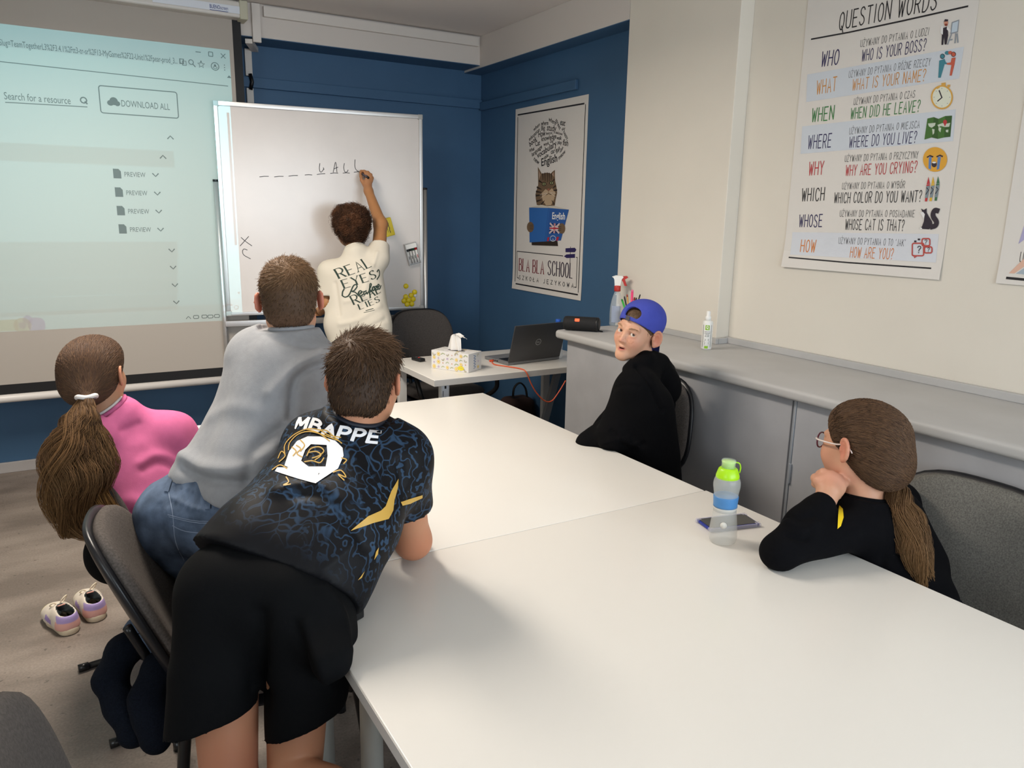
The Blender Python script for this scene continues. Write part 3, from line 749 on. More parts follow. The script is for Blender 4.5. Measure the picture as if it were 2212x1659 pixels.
# yellow eraser
u, v = bpx(840, 491); a_ = math.radians(15); ca, sa = math.cos(a_), math.sin(a_)
Re = np.stack([bu*ca+np.array([0, 0, sa]), -bn, -bu*sa+np.array([0, 0, ca])], 1)
ce = bp(u-.012, v, .012)
er = thing('board_eraser', bp(u-.012, v, -.001), 'yellow board eraser stuck to the whiteboard beside the raised arm', 'eraser')
MB().obox(ce, (.034, .012, .056), Re, .005).build('body', ymat, er, auto=40)
MB().obox(ce-bn*.0125, (.033, .001, .055), Re).build('felt', mat('grey_felt', '6d6d6a', .9), er)
J = Ink(); J.add(('print', inkm), ribbon([(-.034, -.008), (-.020, -.006), (-.006, -.009), (.010, -.006), (.026, -.008)], .004)+[rectp(-.03, .004, .03, .006)]); J.build(er, (ce+bn*.0121, Re[:, 2], -Re[:, 0], bn))
# clear box of markers on the board
u, v = bpx(890, 548); a_ = math.radians(14); ca, sa = math.cos(a_), math.sin(a_)
Rm = np.stack([bu*ca+np.array([0, 0, sa]), -bn, -bu*sa+np.array([0, 0, ca])], 1); cm = bp(u, v, .013)
mbx = thing('marker_case', bp(u, v, -.001), 'clear plastic case of board markers stuck to the right side of the whiteboard', 'marker case')
def rb(x, y, z): return cm+Rm@np.array([x, y, z])
hw, hh = .038, .068
b = MB()
for x0, z0, hx, hz in ((-hw, 0, .0012, hh), (hw, 0, .0012, hh), (0, -hh, hw, .0012), (0, hh, hw, .0012)): b.obox(rb(x0, 0, z0), (hx, .012, hz), Rm)
b.obox(rb(0, .0125, 0), (hw, .001, hh), Rm); b.build('tray', mat('frosted_plastic', 'd9dbdd', .35, alpha=.75), mbx)
MB().obox(rb(0, -.002, hh-.018), (hw-.002, .0105, .015), Rm, .003).build('white_clip', mat('white_plastic', 'e9e9e6', .4), mbx, label='pale clip across the top of the case')
for i, (cb, cc) in enumerate((('d9d9d8', '3a3b3e'), ('d4d4d2', '26272a'), ('dadada', '24503a'), ('dcdcda', 'b02228'))):
    x = -.028+.0187*i
    mk = tag(MB().tube([rb(x, .001, -.06), rb(x, .001, .02)], .0075, 12).build('marker', mat('marker_'+cb, cb, .4), None, True), ['white marker with grey cap at the left end of the clear case', 'white marker with black cap, second from left in the clear case', 'white marker with green cap, third from left in the clear case', 'white marker with red cap at the right end of the clear case'][i], 'marker', 'board markers in the clear case')
    MB().tube([rb(x, .001, .02), rb(x, .001, .048)], .008, 12).build('cap', mat('cap_'+cc, cc, .4), mk, True); MB().tube([rb(x, -.0068, -.03), rb(x, -.0068, -.01)], .0022, 8).build('print', mat('cap_'+cc, cc, .4), mk)

# ================================================================== tables
M_tab = mat('white_laminate', 'dfdcd6', .28, spec=.5, noise_=(2, .012, 3, None))
M_edge = mat('white_edge_band', 'c9c6c2', .4)
M_leg = mat('pale_grey_tube', 'b9bab4', .4, .2)
def table(x0, x1, y0, y1, z, label, legs, th=.028):
    t = thing('table', ((x0+x1)/2, (y0+y1)/2, 0), label, 'table', 'white tables')
    MB().box((x0, y0, z-th), (x1, y1, z), .0025).build('tabletop', M_tab, t, auto=40)
    e = MB()
    for a, b in (((x0-.0008, y0, z-th+.001), (x0+.001, y1, z-.003)), ((x1-.001, y0, z-th+.001), (x1+.0008, y1, z-.003)), ((x0, y0-.0008, z-th+.001), (x1, y0+.001, z-.003)), ((x0, y1-.001, z-th+.001), (x1, y1+.0008, z-.003))): e.box(a, b)
    e.build('edge_band', M_edge, t)
    for lx, ly in legs:
        g = MB().tube([(lx, ly, .012), (lx, ly, z-th)], .026, 18).build('leg', M_leg, t, True)
        MB().lathe([(.028, 0), (.028, .012), (.02, .014)], (lx, ly, 0), 16).build('foot', mat('black_plastic', '111214', .4), g)
    r = MB(); xs = [q[0] for q in legs]; ys = [q[1] for q in legs]
    for lx in sorted(set(xs)): r.box((lx-.012, min(ys), z-th-.05), (lx+.012, max(ys), z-th-.001))
    for ly in sorted(set(ys)): r.box((min(xs), ly-.012, z-th-.05), (max(xs), ly+.012, z-th-.001))
    r.build('apron', M_leg, t)
    return t
TX0, TX1, TYS, TY1 = .372, 1.615, 1.585, 3.015
table(TX0, TX1, TYS+.001, TY1, TZ, 'far white rectangular table with a bare top', [(TX0+.10, TYS+.16), (TX1-.08, TYS+.16), (TX0+.10, TY1-.08), (TX1-.08, TY1-.08)])
table(TX0+.004, TX1+.006, .10, TYS-.001, TZ, 'near white table with the drink bottle and phone on it', [(TX0+.14, TYS-.10), (TX1-.08, TYS-.10), (TX0+.10, .2), (TX1-.08, .2)])
# teacher's desk
DZ = .688
dk = thing('desk', (2.1, 3.7, 0), 'white desk with laptop and tissue box in front of the blue corner', 'desk')
DX0, DX1, DY0, DY1 = 1.530, 2.60, 3.365, 3.975
MB().box((DX0, DY0, DZ-.034), (DX1, DY1, DZ), .0025).build('desktop', M_tab, dk, auto=40)
e = MB().box((DX0-.0008, DY0, DZ-.033), (DX0+.001, DY1, DZ-.003)); e.box((DX0, DY0-.0008, DZ-.033), (DX1, DY0+.001, DZ-.003)); e.build('edge_band', M_edge, dk)
for lx, ly in ((DX0+.075, DY0+.05), (DX0+.05, DY1-.06), (DX1-.06, DY1-.06)):
    MB().box((lx-.024, ly-.015, .01), (lx+.024, ly+.015, DZ-.034), .003).build('leg', mat('white_leg', 'cdcdcb', .4), dk, auto=40)
lp = MB().obox((2.36, DY1-.35, .33), (.02, .012, .34), np.array([[.96, 0, .27], [0, 1, 0], [-.27, 0, .96]])).build('slanting_leg', mat('grey_leg', '8d9094', .4, .3), dk)
J = Ink(); J.add(('label_print', M_blk), [rectp(-.005, .02, .005, .035), rectp(-.006, -.05, .006, -.047), rectp(-.004, -.062, .004, -.052)]+[rectp(-.014, -.02, -.011, .01)])
st_ = MB().box((DX0+.058, DY0+.034, .55), (DX0+.094, DY0+.0352, .65)).build('sticker', mat('white_label', 'd6dbe4', .5), dk); J.build(st_, ((DX0+.076, DY0+.0338, .61), (1, 0, 0), (0, 0, 1), (0, -1, 0)))

# ================================================================== chairs
M_fab = mat('grey_woven_fabric', '554f4b', .9, noise_=(220, .25, 2, None), bump=(500, .3, .002), spec=.2)
M_fabd = mat('dark_grey_fabric', '464240', .9, noise_=(220, .25, 2, None), bump=(500, .3, .002))
M_fabl = mat('grey_speckled_fabric', '6a6863', .9, noise_=(260, .28, 2, None), bump=(500, .3, .002), spec=.2)
M_shell = mat('black_chair_plastic', '15161a', .35)
M_tub = mat('black_enamelled_tube', '101113', .3)
def rotm(ax, a):
    return np.array(Matrix.Rotation(a, 3, ax))
def chair(label, loc, rz, fabric=None, recline=14, bw=.46, bh=.36, bz=.70, top=.86, arms=False, base='legs', seat=True, group='grey office chairs'):
    """faces local +y"""
    fabric = fabric or M_fab
    t = thing('office_chair', (loc[0], loc[1], 0), label, 'chair', group)
    Rz = rotm('Z', rz); o = np.array([loc[0], loc[1], 0])
    G = lambda p: o+np.asarray(p, float)@Rz.T
    V, F = cushion(.47, .43, .06, 3.2); V = V[:, [0, 2, 1]]*(1, 1, 1)+(0, .0, .44); F = [f[::-1] for f in F]
    mesh_obj('seat', G(V), F, fabric, t, True)
    V, F = cushion(.475, .435, .022, 3.4); V = V[:, [0, 2, 1]]+(0, 0, .404); F = [f[::-1] for f in F]
    mesh_obj('seat_shell', G(V), F, M_shell, t, True)
    Rr = rotm('X', math.radians(recline))
    piv = np.array([0, -.20, .46])
    V, F = cushion(bw, bh, .05, 3.2, top, bend=.035, dome=.4); V = (V+(0, .0, bz-.46))@Rr.T+piv
    mesh_obj('backrest', G(V), F, fabric, t, True)
    V, F = cushion(bw+.022, bh+.022, .03, 3.2, top, bend=.038, dome=.35); V = (V+(0, -.021, bz-.46))@Rr.T+piv
    mesh_obj('back_shell', G(V), F, M_shell, t, True)
    b = MB()
    for x in (-.09, .09):
        P = crom([(x, .02, .395), (x, -.16, .39), (x, -.225, .42)]+[tuple(np.array([x, -.045, z-.46])@Rr.T+piv) for z in (.5, bz-.03)], 6)
        b.tube([G(p) for p in P], .011, 8)
    b.build('back_support', M_tub, t, True)
    if base == 'legs':
        for x, y in ((-.22, .19), (.22, .19), (-.22, -.19), (.22, -.19)):
            P = crom([(x*.78, y*.5, .392), (x*.95, y*.9, .385), (x*1.0, y*1.02, .35), (x*1.1, y*1.2, .012)], 6)
            MB().tube([G(p) for p in P], .0135, 10).tube([G((x*1.1, y*1.2, .0)), G((x*1.1, y*1.2, .03))], .016, 10).build('leg', M_tub, t, True)
        MB().tube([G((-.2, .0, .385)), G((.2, 0, .385))], .012).tube([G((-.17, -.1, .387)), G((-.17, .1, .387))], .012).tube([G((.17, -.1, .387)), G((.17, .1, .387))], .012).build('seat_frame', M_tub, t, True)
    else:
        for x in (-.23, .23): MB().tube([G((x, .30, .012)), G((x, -.32, .012))], .011, 8).tube([G((x, -.325, .013)), G((x, -.295, .013))], .0135, 8).build('floor_bar', M_tub, t, True)
        for x in (-.21, .21):
            MB().tube([G(p) for p in crom([(x*1.1, .30, .014), (x*1.1, .29, .06), (x, .2, .37), (x*.97, .16, .39), (x*.95, -.14, .39), (x*1.1, -.22, .30)], 7)], .012, 10).build('leg', M_tub, t, True)
    if arms:
        for x in (-.27, .27):
            MB().tube([G(p) for p in crom([(x*.75, -.1, .40), (x, -.12, .42), (x*1.02, -.15, .58), (x, 0, .60), (x, .14, .58), (x*.97, .2, .47), (x*.75, .16, .405)], 7)], .014, 10).build('armrest', M_tub, t, True)
    return t
chair('black-framed grey office chair with nobody behind the white desk', (1.93, 4.12), math.pi+.10, M_fabd, 14, .47, .42, .70, .9, arms=True, group=None)
chair('grey chair with black shell under the kneeling person in grey sweatshirt', (.35, 1.82), -math.pi/2-.12, M_fab, 22, .40, .41, .635, .84)
chair('dark grey sled chair seating the person in the pink sweatshirt', (.27, 2.46), -math.pi/2+.15, M_fabd, 12, .38, .30, .60, .85, base='bars')
chair('grey chair seating the person in the blue cap', (1.775, 2.20), math.pi/2+.38, M_fab, 12, .38, .38, .69, .86)
chair('grey chair seating the person with glasses', (1.77, 1.00), math.pi/2+.06, M_fabl, 14, .52, .42, .625, .86)
chair('dark grey chair cut off by the lower left corner of the photo', (.135, .995), -math.pi/2, M_fabd, 10, .44, .40, .69, .8)
# ================================================================== people
def frame(f, up=(0, 0, 1), roll=0):
    """columns: right, forward, up"""
    f = np.asarray(f, float); f = f/np.linalg.norm(f); r = np.cross(f, up); r /= np.linalg.norm(r); u = np.cross(r, f)
    if roll: c, s_ = math.cos(roll), math.sin(roll); r, u = c*r+s_*u, -s_*r+c*u
    return np.stack([r, f, u], 1)
SKIN = 'c99a80'
M_skin = mat('skin', SKIN, .5, sss=.15, attr=True, spec=.35)
M_hairb = mat('hair_strands', '4a3628', .6, attr=True, spec=.25)
M_white_eye = mat('eye_white', 'cdc4bb', .2)
def skin_cols(V, base, spots=()):
    c = np.tile(np.array(lin(base)), (len(V), 1))
    for p, r, col, a in spots:
        d = np.linalg.norm((V-np.asarray(p))/np.asarray(r), axis=1); w = (a*np.clip(1.6-d, 0, 1))[:, None]
        w = np.minimum(w, 1); c = c*(1-w)+np.array(lin(col))*w
    return c
class Head:
    def __init__(s, c, f, up=(0, 0, 1), roll=0, k=1.0): s.c = np.asarray(c, float); s.R = frame(f, up, roll); s.k = k
    def P(s, x, y, z): return s.c+s.R@(np.array([x, y, z])*s.k)
    def ell(s, S, c, r, rot=None, k=.02, sub=False):
        S.ell(s.P(*c), np.array(r)*s.k, s.R if rot is None else s.R@rot, k*s.k, sub)
    def cap(s, S, a, b, ra, rb, k=.02, sub=False): S.cap(s.P(*a), s.P(*b), ra*s.k, rb*s.k, k*s.k, sub)
    def base(s, S, nose=True, ears=True, eyes=True, jaw=1.0, face=1.0, ear=1.0, flare=.45):
        E, C = s.ell, s.cap
        E(S, (0, -.014, .030), (.071, .090, .077)); E(S, (0, .030, -.030), (.056*face, .056, .070), k=.04)
        for x in (-1, 1):
            C(S, (x*.043, .000, -.055), (x*.012, .066, -.088), .022*jaw, .017*jaw, .03)
            E(S, (x*.034*face, .054, -.026), (.025, .024, .026), k=.03)
            if ears:
                # the auricle is laid out flat (u forward, w up, n outwards) and then turned out from the head
                ca, sa = math.cos(flare), math.sin(flare); o_ = np.array([x*.0735, .000, .000])
                def Q(u, w, n): u, w, n = u*ear, w*ear, n*ear; return tuple(o_+np.array([x*(n*ca-u*sa), u*ca+n*sa, w+.10*u]))
                Re = rotm('Z', x*flare)
                E(S, Q(-.014, .001, .003), np.array([.0065, .0175, .029])*ear, Re, .007)
                E(S, Q(-.012, -.001, .0085), np.array([.0042, .0085, .0145])*ear, Re, .004, True)
                hx = [Q(-.014+.0165*math.cos(q), .002+.0275*math.sin(q), .0065) for q in np.linspace(.5, 4.3, 10)]
                for p_, q_ in zip(hx[:-1], hx[1:]): C(S, p_, q_, .0036*ear, .0036*ear, .004)
                C(S, Q(-.001, -.004, .005), Q(.001, .003, .005), .0036*ear, .0032*ear, .005); E(S, Q(-.010, -.025, .004), np.array([.005, .008, .008])*ear, Re, .006)
        E(S, (0, .070, -.092), (.018, .014, .014), k=.02)
        if eyes:
            for x in (-1, 1):
                E(S, (x*.030, .093, .004), (.020, .018, .0125), None, .012, True)
                C(S, (x*.014, .084, .021), (x*.045, .070, .024), .007, .006, .015)
        if nose:
            C(S, (0, .080, .010), (0, .099, -.026), .0058, .0086, .014)
            for x in (-1, 1):
                E(S, (x*.0095, .090, -.030), (.0065, .0095, .0068), None, .007)
                E(S, (x*.0052, .0955, -.0368), (.0026, .0055, .0028), None, .002, True)
    def mouth(s, S, open_=.006):
        for x0, x1, z0, z1 in ((-.022, -.007, -.0575, -.0515), (-.007, 0, -.0515, -.053), (0, .007, -.053, -.0515), (.007, .022, -.0515, -.0575)):
            yy = lambda x: .0845-.014*(abs(x)/.022)**2
            s.cap(S, (x0, yy(x0), z0), (x1, yy(x1), z1), .0042 if abs(x0) < .02 else .0022, .0042 if abs(x1) < .02 else .0022, .005)
            s.cap(S, (x0, yy(x0)-.001, -.060-open_*(1-(abs(x0)/.022)**2)-.004*(1-abs(x0)/.022)), (x1, yy(x1)-.001, -.060-open_*(1-(abs(x1)/.022)**2)-.004*(1-abs(x1)/.022)), .0048 if abs(x0) < .02 else .0022, .0048 if abs(x1) < .02 else .0022, .005)
        s.ell(S, (0, .088, -.0595-open_*.25), (.0165, .014, open_*.62), None, .002, True)
    def neck(s, S, to, r0=.043, r1=.048): S.cap(s.P(0, -.022, -.045), to, r0*s.k, r1*s.k, .03)
def strand_mesh(paths, w0, w1, cols, n=3):
    """tapered hairs, all paths with the same number of points: (N, m, 3)"""
    P = np.asarray(paths, float); N, m, _ = P.shape
    T = np.gradient(P, axis=1); T /= np.linalg.norm(T, axis=2, keepdims=True)+1e-9
    up = np.random.RandomState(3).normal(size=(N, 1, 3)); a = np.cross(T, up); a /= np.linalg.norm(a, axis=2, keepdims=True)+1e-9; b = np.cross(T, a)
    w = np.linspace(w0, w1, m)[None, :, None]
    V = np.concatenate([(P+w*(math.cos(2*math.pi*k/n)*a+math.sin(2*math.pi*k/n)*b))[:, :, None, :] for k in range(n)], 2)  # N,m,n,3
    idx = np.arange(N*m*n).reshape(N, m, n); F = []
    for k in range(n):
        k2 = (k+1) % n
        F.append(np.stack([idx[:, :-1, k], idx[:, :-1, k2], idx[:, 1:, k2], idx[:, 1:, k]], -1).reshape(-1, 4))
    C = np.repeat(np.asarray(cols)[:, None, :], m*n, 1).reshape(-1, 3)
    return V.reshape(-1, 3), np.concatenate(F), C
def short_hair(H, parent, name, S, n, length, col, col2, flow, seed=1, keep=None, curl=0, lift=.35, w=.0011, under=None, segs=5):
    """cap of hair from a field plus individual hairs growing out of it"""
    V, F = S.mesh(2); rnd = np.random.RandomState(seed); N = vnormals(V, F)
    c0, c1 = np.array(lin(col)), np.array(lin(col2))
    L = (V-H.c)@H.R/H.k
    cols = np.tile(c0, (len(V), 1)) if under is None else under(L, c0, c1)
    o = mesh_obj(name, V, F, M_hairb, parent, True, cols=cols)
    ok = np.arange(len(V)) if keep is None else np.nonzero(keep(L))[0]
    I = rnd.choice(ok, n); p = V[I]+N[I]*-.001+rnd.normal(size=(n, 3))*.0015; nn = N[I]; l = L[I]
    fl = flow(l)@H.R.T; fl = fl-nn*np.sum(fl*nn, 1)[:, None]; fl /= np.linalg.norm(fl, axis=1)[:, None]+1e-9
    ln = (length(l) if callable(length) else length)*(.6+.7*rnd.rand(n))
    lf = lift(l) if callable(lift) else lift
    d = fl+nn*(np.asarray(lf)[:, None] if hasattr(lf, '__len__') else lf)+rnd.normal(size=(n, 3))*.22; d /= np.linalg.norm(d, axis=1)[:, None]
    t = np.linspace(0, 1, segs)
    paths = p[:, None, :]+d[:, None, :]*(t[None, :, None]*ln[:, None, None])
    if curl:
        ph = rnd.rand(n)*6.28; e1 = np.cross(d, nn+.01); e1 /= np.linalg.norm(e1, axis=1)[:, None]+1e-9; e2 = np.cross(d, e1)
        an = ph[:, None]+t[None, :]*curl; amp = (.006+.003*rnd.rand(n))[:, None]
        paths = paths+e1[:, None, :]*(np.cos(an)-np.cos(ph)[:, None])[..., None]*amp[..., None]+e2[:, None, :]*(np.sin(an)-np.sin(ph)[:, None])[..., None]*amp[..., None]
    mixv = rnd.rand(n, 1)**1.5
    sc_ = under(l, c0, c1) if under is not None else c0
    C = (sc_*(.65+.7*rnd.rand(n, 1)))*(1-mixv*.55)+c1*mixv*.55
    SV, SF, SCo = strand_mesh(paths, w, w*.35, C)
    mesh_obj('hair_strands', SV, SF, M_hairb, o, True, cols=SCo)
    return o
def combed(H, parent, name, S, tie, n, col, col2, seed=2, part=None, keep=None, grow=1.006, w=.0011):
    """long hair pulled back over the scalp to a tie"""
    V, F = S.mesh(2); rnd = np.random.RandomState(seed); c0, c1 = np.array(lin(col)), np.array(lin(col2))
    o = mesh_obj(name, V, F, M_hairb, parent, True, cols=np.tile(c0, (len(V), 1)))
    bv = BVHTree.FromPolygons(V.tolist(), F.tolist()); L = (V-H.c)@H.R/H.k
    ok = np.arange(len(V)) if keep is None else np.nonzero(keep(L))[0]
    I = rnd.choice(ok, n); m = 9; paths = np.zeros((n, m, 3)); tie = np.asarray(tie)
    for i, q in enumerate(I):
        a = V[q]; tt = np.linspace(0, 1, m)[:, None]; tgt_ = tie+rnd.normal(size=3)*.007
        pts = a*(1-tt)+tgt_*tt; c_ = H.P(0, .03, -.035)
        for j in range(m):
            dirv_ = pts[j]-c_; ext = c_+dirv_*3
            hit = bv.ray_cast(Vector(ext), Vector(c_-ext).normalized())
            if hit[0] is not None: pts[j] = np.array(hit[0])+np.array(hit[1])*(.0006+.0025*rnd.rand()*math.sin(math.pi*j/(m-1)))
        paths[i] = pts
    C = (c0*(.72+.5*rnd.rand(n, 1)))*(1-.5*(x := rnd.rand(n, 1)**2))+c1*.5*x
    SV, SF, SCo = strand_mesh(paths, w, w, C); mesh_obj('hair_strands', SV, SF, M_hairb, o, True, cols=SCo)
    return o
def tail(parent, name, spine, radii, n, col, col2, seed=4, wave=.006, w=.0012, flat=None, tipcol=None, m=18):
    """pony tail: many hairs following a spine"""
    rnd = np.random.RandomState(seed); SPI = np.array(crom(spine, 6)); u = np.linspace(0, 1, len(SPI)); t = np.linspace(0, 1, m)
    sp_ = np.stack([np.interp(t, u, SPI[:, i]) for i in range(3)], 1); R = np.interp(t, np.linspace(0, 1, len(radii)), radii)
    T = np.gradient(sp_, axis=0); T /= np.linalg.norm(T, axis=1)[:, None]
    a = np.cross(T, np.array([.3, .9, .1])); a /= np.linalg.norm(a, axis=1)[:, None]; b = np.cross(T, a)
    rr = np.sqrt(rnd.rand(n)); th = rnd.rand(n)*6.283
    # locks: hairs clump
    nl = 26; lk = rnd.randint(0, nl, n); lth = rnd.rand(nl)*6.28; lr = np.sqrt(rnd.rand(nl)); lph = rnd.rand(nl)*6.28; lam = .5+rnd.rand(nl); lfr = 1.2+1.3*rnd.rand(nl); llen = .78+.3*rnd.rand(nl)
    cl = t[None, :]**.7*.72
    X = np.cos(th)[:, None]*rr[:, None]*(1-cl)+(np.cos(lth)*lr)[lk][:, None]*cl
    Y = np.sin(th)[:, None]*rr[:, None]*(1-cl)+(np.sin(lth)*lr)[lk][:, None]*cl
    wv = wave*lam[lk][:, None]*np.sin(6.28*lfr[lk][:, None]*t[None, :]+lph[lk][:, None])*np.minimum(1, t*2.5)[None, :]
    te = np.clip(t[None, :]*llen[lk][:, None]*(.92+.12*rnd.rand(n, 1)), 0, 1)
    sx = np.stack([np.interp(te.ravel(), t, sp_[:, i]).reshape(te.shape) for i in range(3)], -1)
    ax_ = np.stack([np.interp(te.ravel(), t, a[:, i]).reshape(te.shape) for i in range(3)], -1); bx = np.stack([np.interp(te.ravel(), t, b[:, i]).reshape(te.shape) for i in range(3)], -1)
    Rr = np.interp(te.ravel(), t, R).reshape(te.shape)
    fx, fy = flat if flat else (1, 1)
    paths = sx+ax_*((X*Rr+wv)*fx)[..., None]+bx*((Y*Rr+wv*.6)*fy)[..., None]
    c0, c1 = np.array(lin(col)), np.array(lin(col2)); x = rnd.rand(n, 1)**1.6; lm = rnd.rand(nl, 1)[lk]
    C = (c0*(.55+.8*rnd.rand(n, 1)))*(1-.5*x-.4*lm)+c1*(.5*x+.4*lm)
    V, F, Cc = strand_mesh(paths, w, w*.5, C)
    if tipcol is not None:
        tt = np.tile(np.repeat(t, 3), n)[:, None]**2.2*.6; Cc = Cc*(1-tt)+np.array(lin(tipcol))*tt
    return mesh_obj(name, V, F, M_hairb, parent, True, cols=Cc)
def finger(S, base, dirs, lens, r0, k=.006):
    p = np.asarray(base, float)
    for i, (d, l) in enumerate(zip(dirs, lens)):
        d = np.asarray(d, float); d /= np.linalg.norm(d); q = p+d*l; S.cap(p, q, r0*(1-.09*i), r0*(1-.09*(i+1)), k); p = q
    return p
def conform(polys, fr, bv, name, m, parent, off=.0015, step=.012, depth=.4):
    """prints flat artwork along the frame normal on to cloth"""
    O, U, Vv, N = [np.asarray(q, float) for q in fr]; bm = bmesh.new()
    for p in polys:
        for q in tri(p):
            try: bm.faces.new([bm.verts.new((a, b, 0)) for a, b in q])
            except ValueError: pass
    bmesh.ops.remove_doubles(bm, verts=bm.verts[:], dist=1e-5)
    for _ in range(5):
        ed = [e for e in bm.edges if e.calc_length() > step]
        if not ed: break
        bmesh.ops.subdivide_edges(bm, edges=ed, cuts=1); bmesh.ops.triangulate(bm, faces=[f for f in bm.faces if len(f.verts) > 3])
    V = []; ok = {}
    bm.verts.index_update()
    for v in bm.verts:
        p = O+U*v.co.x+Vv*v.co.y+N*depth; h = bv.ray_cast(Vector(p), Vector(-N))
        if h[0] is None: V.append(p)
        else:
            nn = np.array(h[1]); nn = nn if nn@N > 0 else -nn
            V.append(np.array(h[0])+nn*off*.4+N*off*.6); ok[v.index] = 1
    F = [[v.index for v in f.verts] for f in bm.faces if all(v.index in ok for v in f.verts)]; bm.free()
    return mesh_obj(name, V, F, m, parent, True)
def bvh(V, F): return BVHTree.FromPolygons(V.tolist(), F.tolist())

def collar(H, neck, t, r, w, m, parent, name='collar', front=.0, tilt=0):
    """ring of ribbed cloth round the neck; also gives the cutting plane for the garment"""
    a = H.P(0, -.022, -.045); p = a*(1-t)+np.asarray(neck)*t; ax = a-neck; ax = ax/np.linalg.norm(ax); ax = ax+H.R[:, 1]*tilt; ax /= np.linalg.norm(ax)
    e1 = np.cross(ax, H.R[:, 1]); e1 /= np.linalg.norm(e1); e2 = np.cross(ax, e1)
    MB().tube([p+r*(e1*math.cos(q)+e2*math.sin(q)) for q in np.linspace(0, 6.2832, 33)], w, 8, False, .8).build(name, m, parent, True)
def open_neck(S, H, neck, t, r, rad=.08, tilt=0):
    a = H.P(0, -.022, -.045); p = a*(1-t)+np.asarray(neck)*t; ax = a-neck; ax = ax/np.linalg.norm(ax); ax = ax+H.R[:, 1]*tilt
    S.cap(p, neck, r+.006, r+.016, .03); S.cut(p, ax, rad); S.cap(a, neck, r, r, .004, True)
def facing_print(px, py, d):
    """frame for artwork laid on the cloth seen at that place; returns frame and the page mapper"""
    P = W(px, py, d); v = ray(px, py); n = -v/np.linalg.norm(v); u = crt-n*(crt@n); u /= np.linalg.norm(u); w = np.cross(n, u); k = d*np.linalg.norm(v)/FPX/np.linalg.norm(v)
    q = lambda x, y: (float((W(x, y, d)-P)@u), float((W(x, y, d)-P)@w))
    return (P+n*.2, u, w, n), q
Z3 = np.array([0, 0, 1.0])
def blend(a, b, t): return np.asarray(a)*(1-t)+np.asarray(b)*t
def eyes(H, parent, look, iris='5a4636'):
    for x in (-1, 1):
        c = H.P(x*.030, .0705, .003); r = .0128*H.k; d = np.asarray(look)-c; d /= np.linalg.norm(d); R = frame(d)
        R = np.stack([R[:, 0], R[:, 2], R[:, 1]], 1)
        prof = [(r*math.sin(a), r*math.cos(a)) for a in np.linspace(math.pi, 0.02, 16)]+[(1e-7, r)]
        e = MB().lathe(prof, c, 20, R).build('eye', M_white_eye, parent, True)
        a0 = .46
        MB().lathe([(r*1.012*math.sin(a), r*1.012*math.cos(a)) for a in np.linspace(a0, .02, 8)]+[(1e-7, r*1.012)], c, 20, R).build('iris', mat('iris_'+iris, iris, .15), e, True)
        MB().lathe([(r*1.02*math.sin(a), r*1.02*math.cos(a)) for a in np.linspace(.22, .02, 6)]+[(1e-7, r*1.02)], c, 16, R).build('pupil', mat('pupil', '0a0808', .1), e, True)
def lids(H, S):
    for x in (-1, 1):
        H.ell(S, (x*.030, .070, .003), (.0160, .0152, .0150), None, .006)
        H.ell(S, (x*.030, .084, .0025), (.0140, .012, .0058), None, .0025, True)
HSKIN = lambda H: [(H.P(0, .088, -.058), (.03, .03, .013), 'b0655c', .0)]

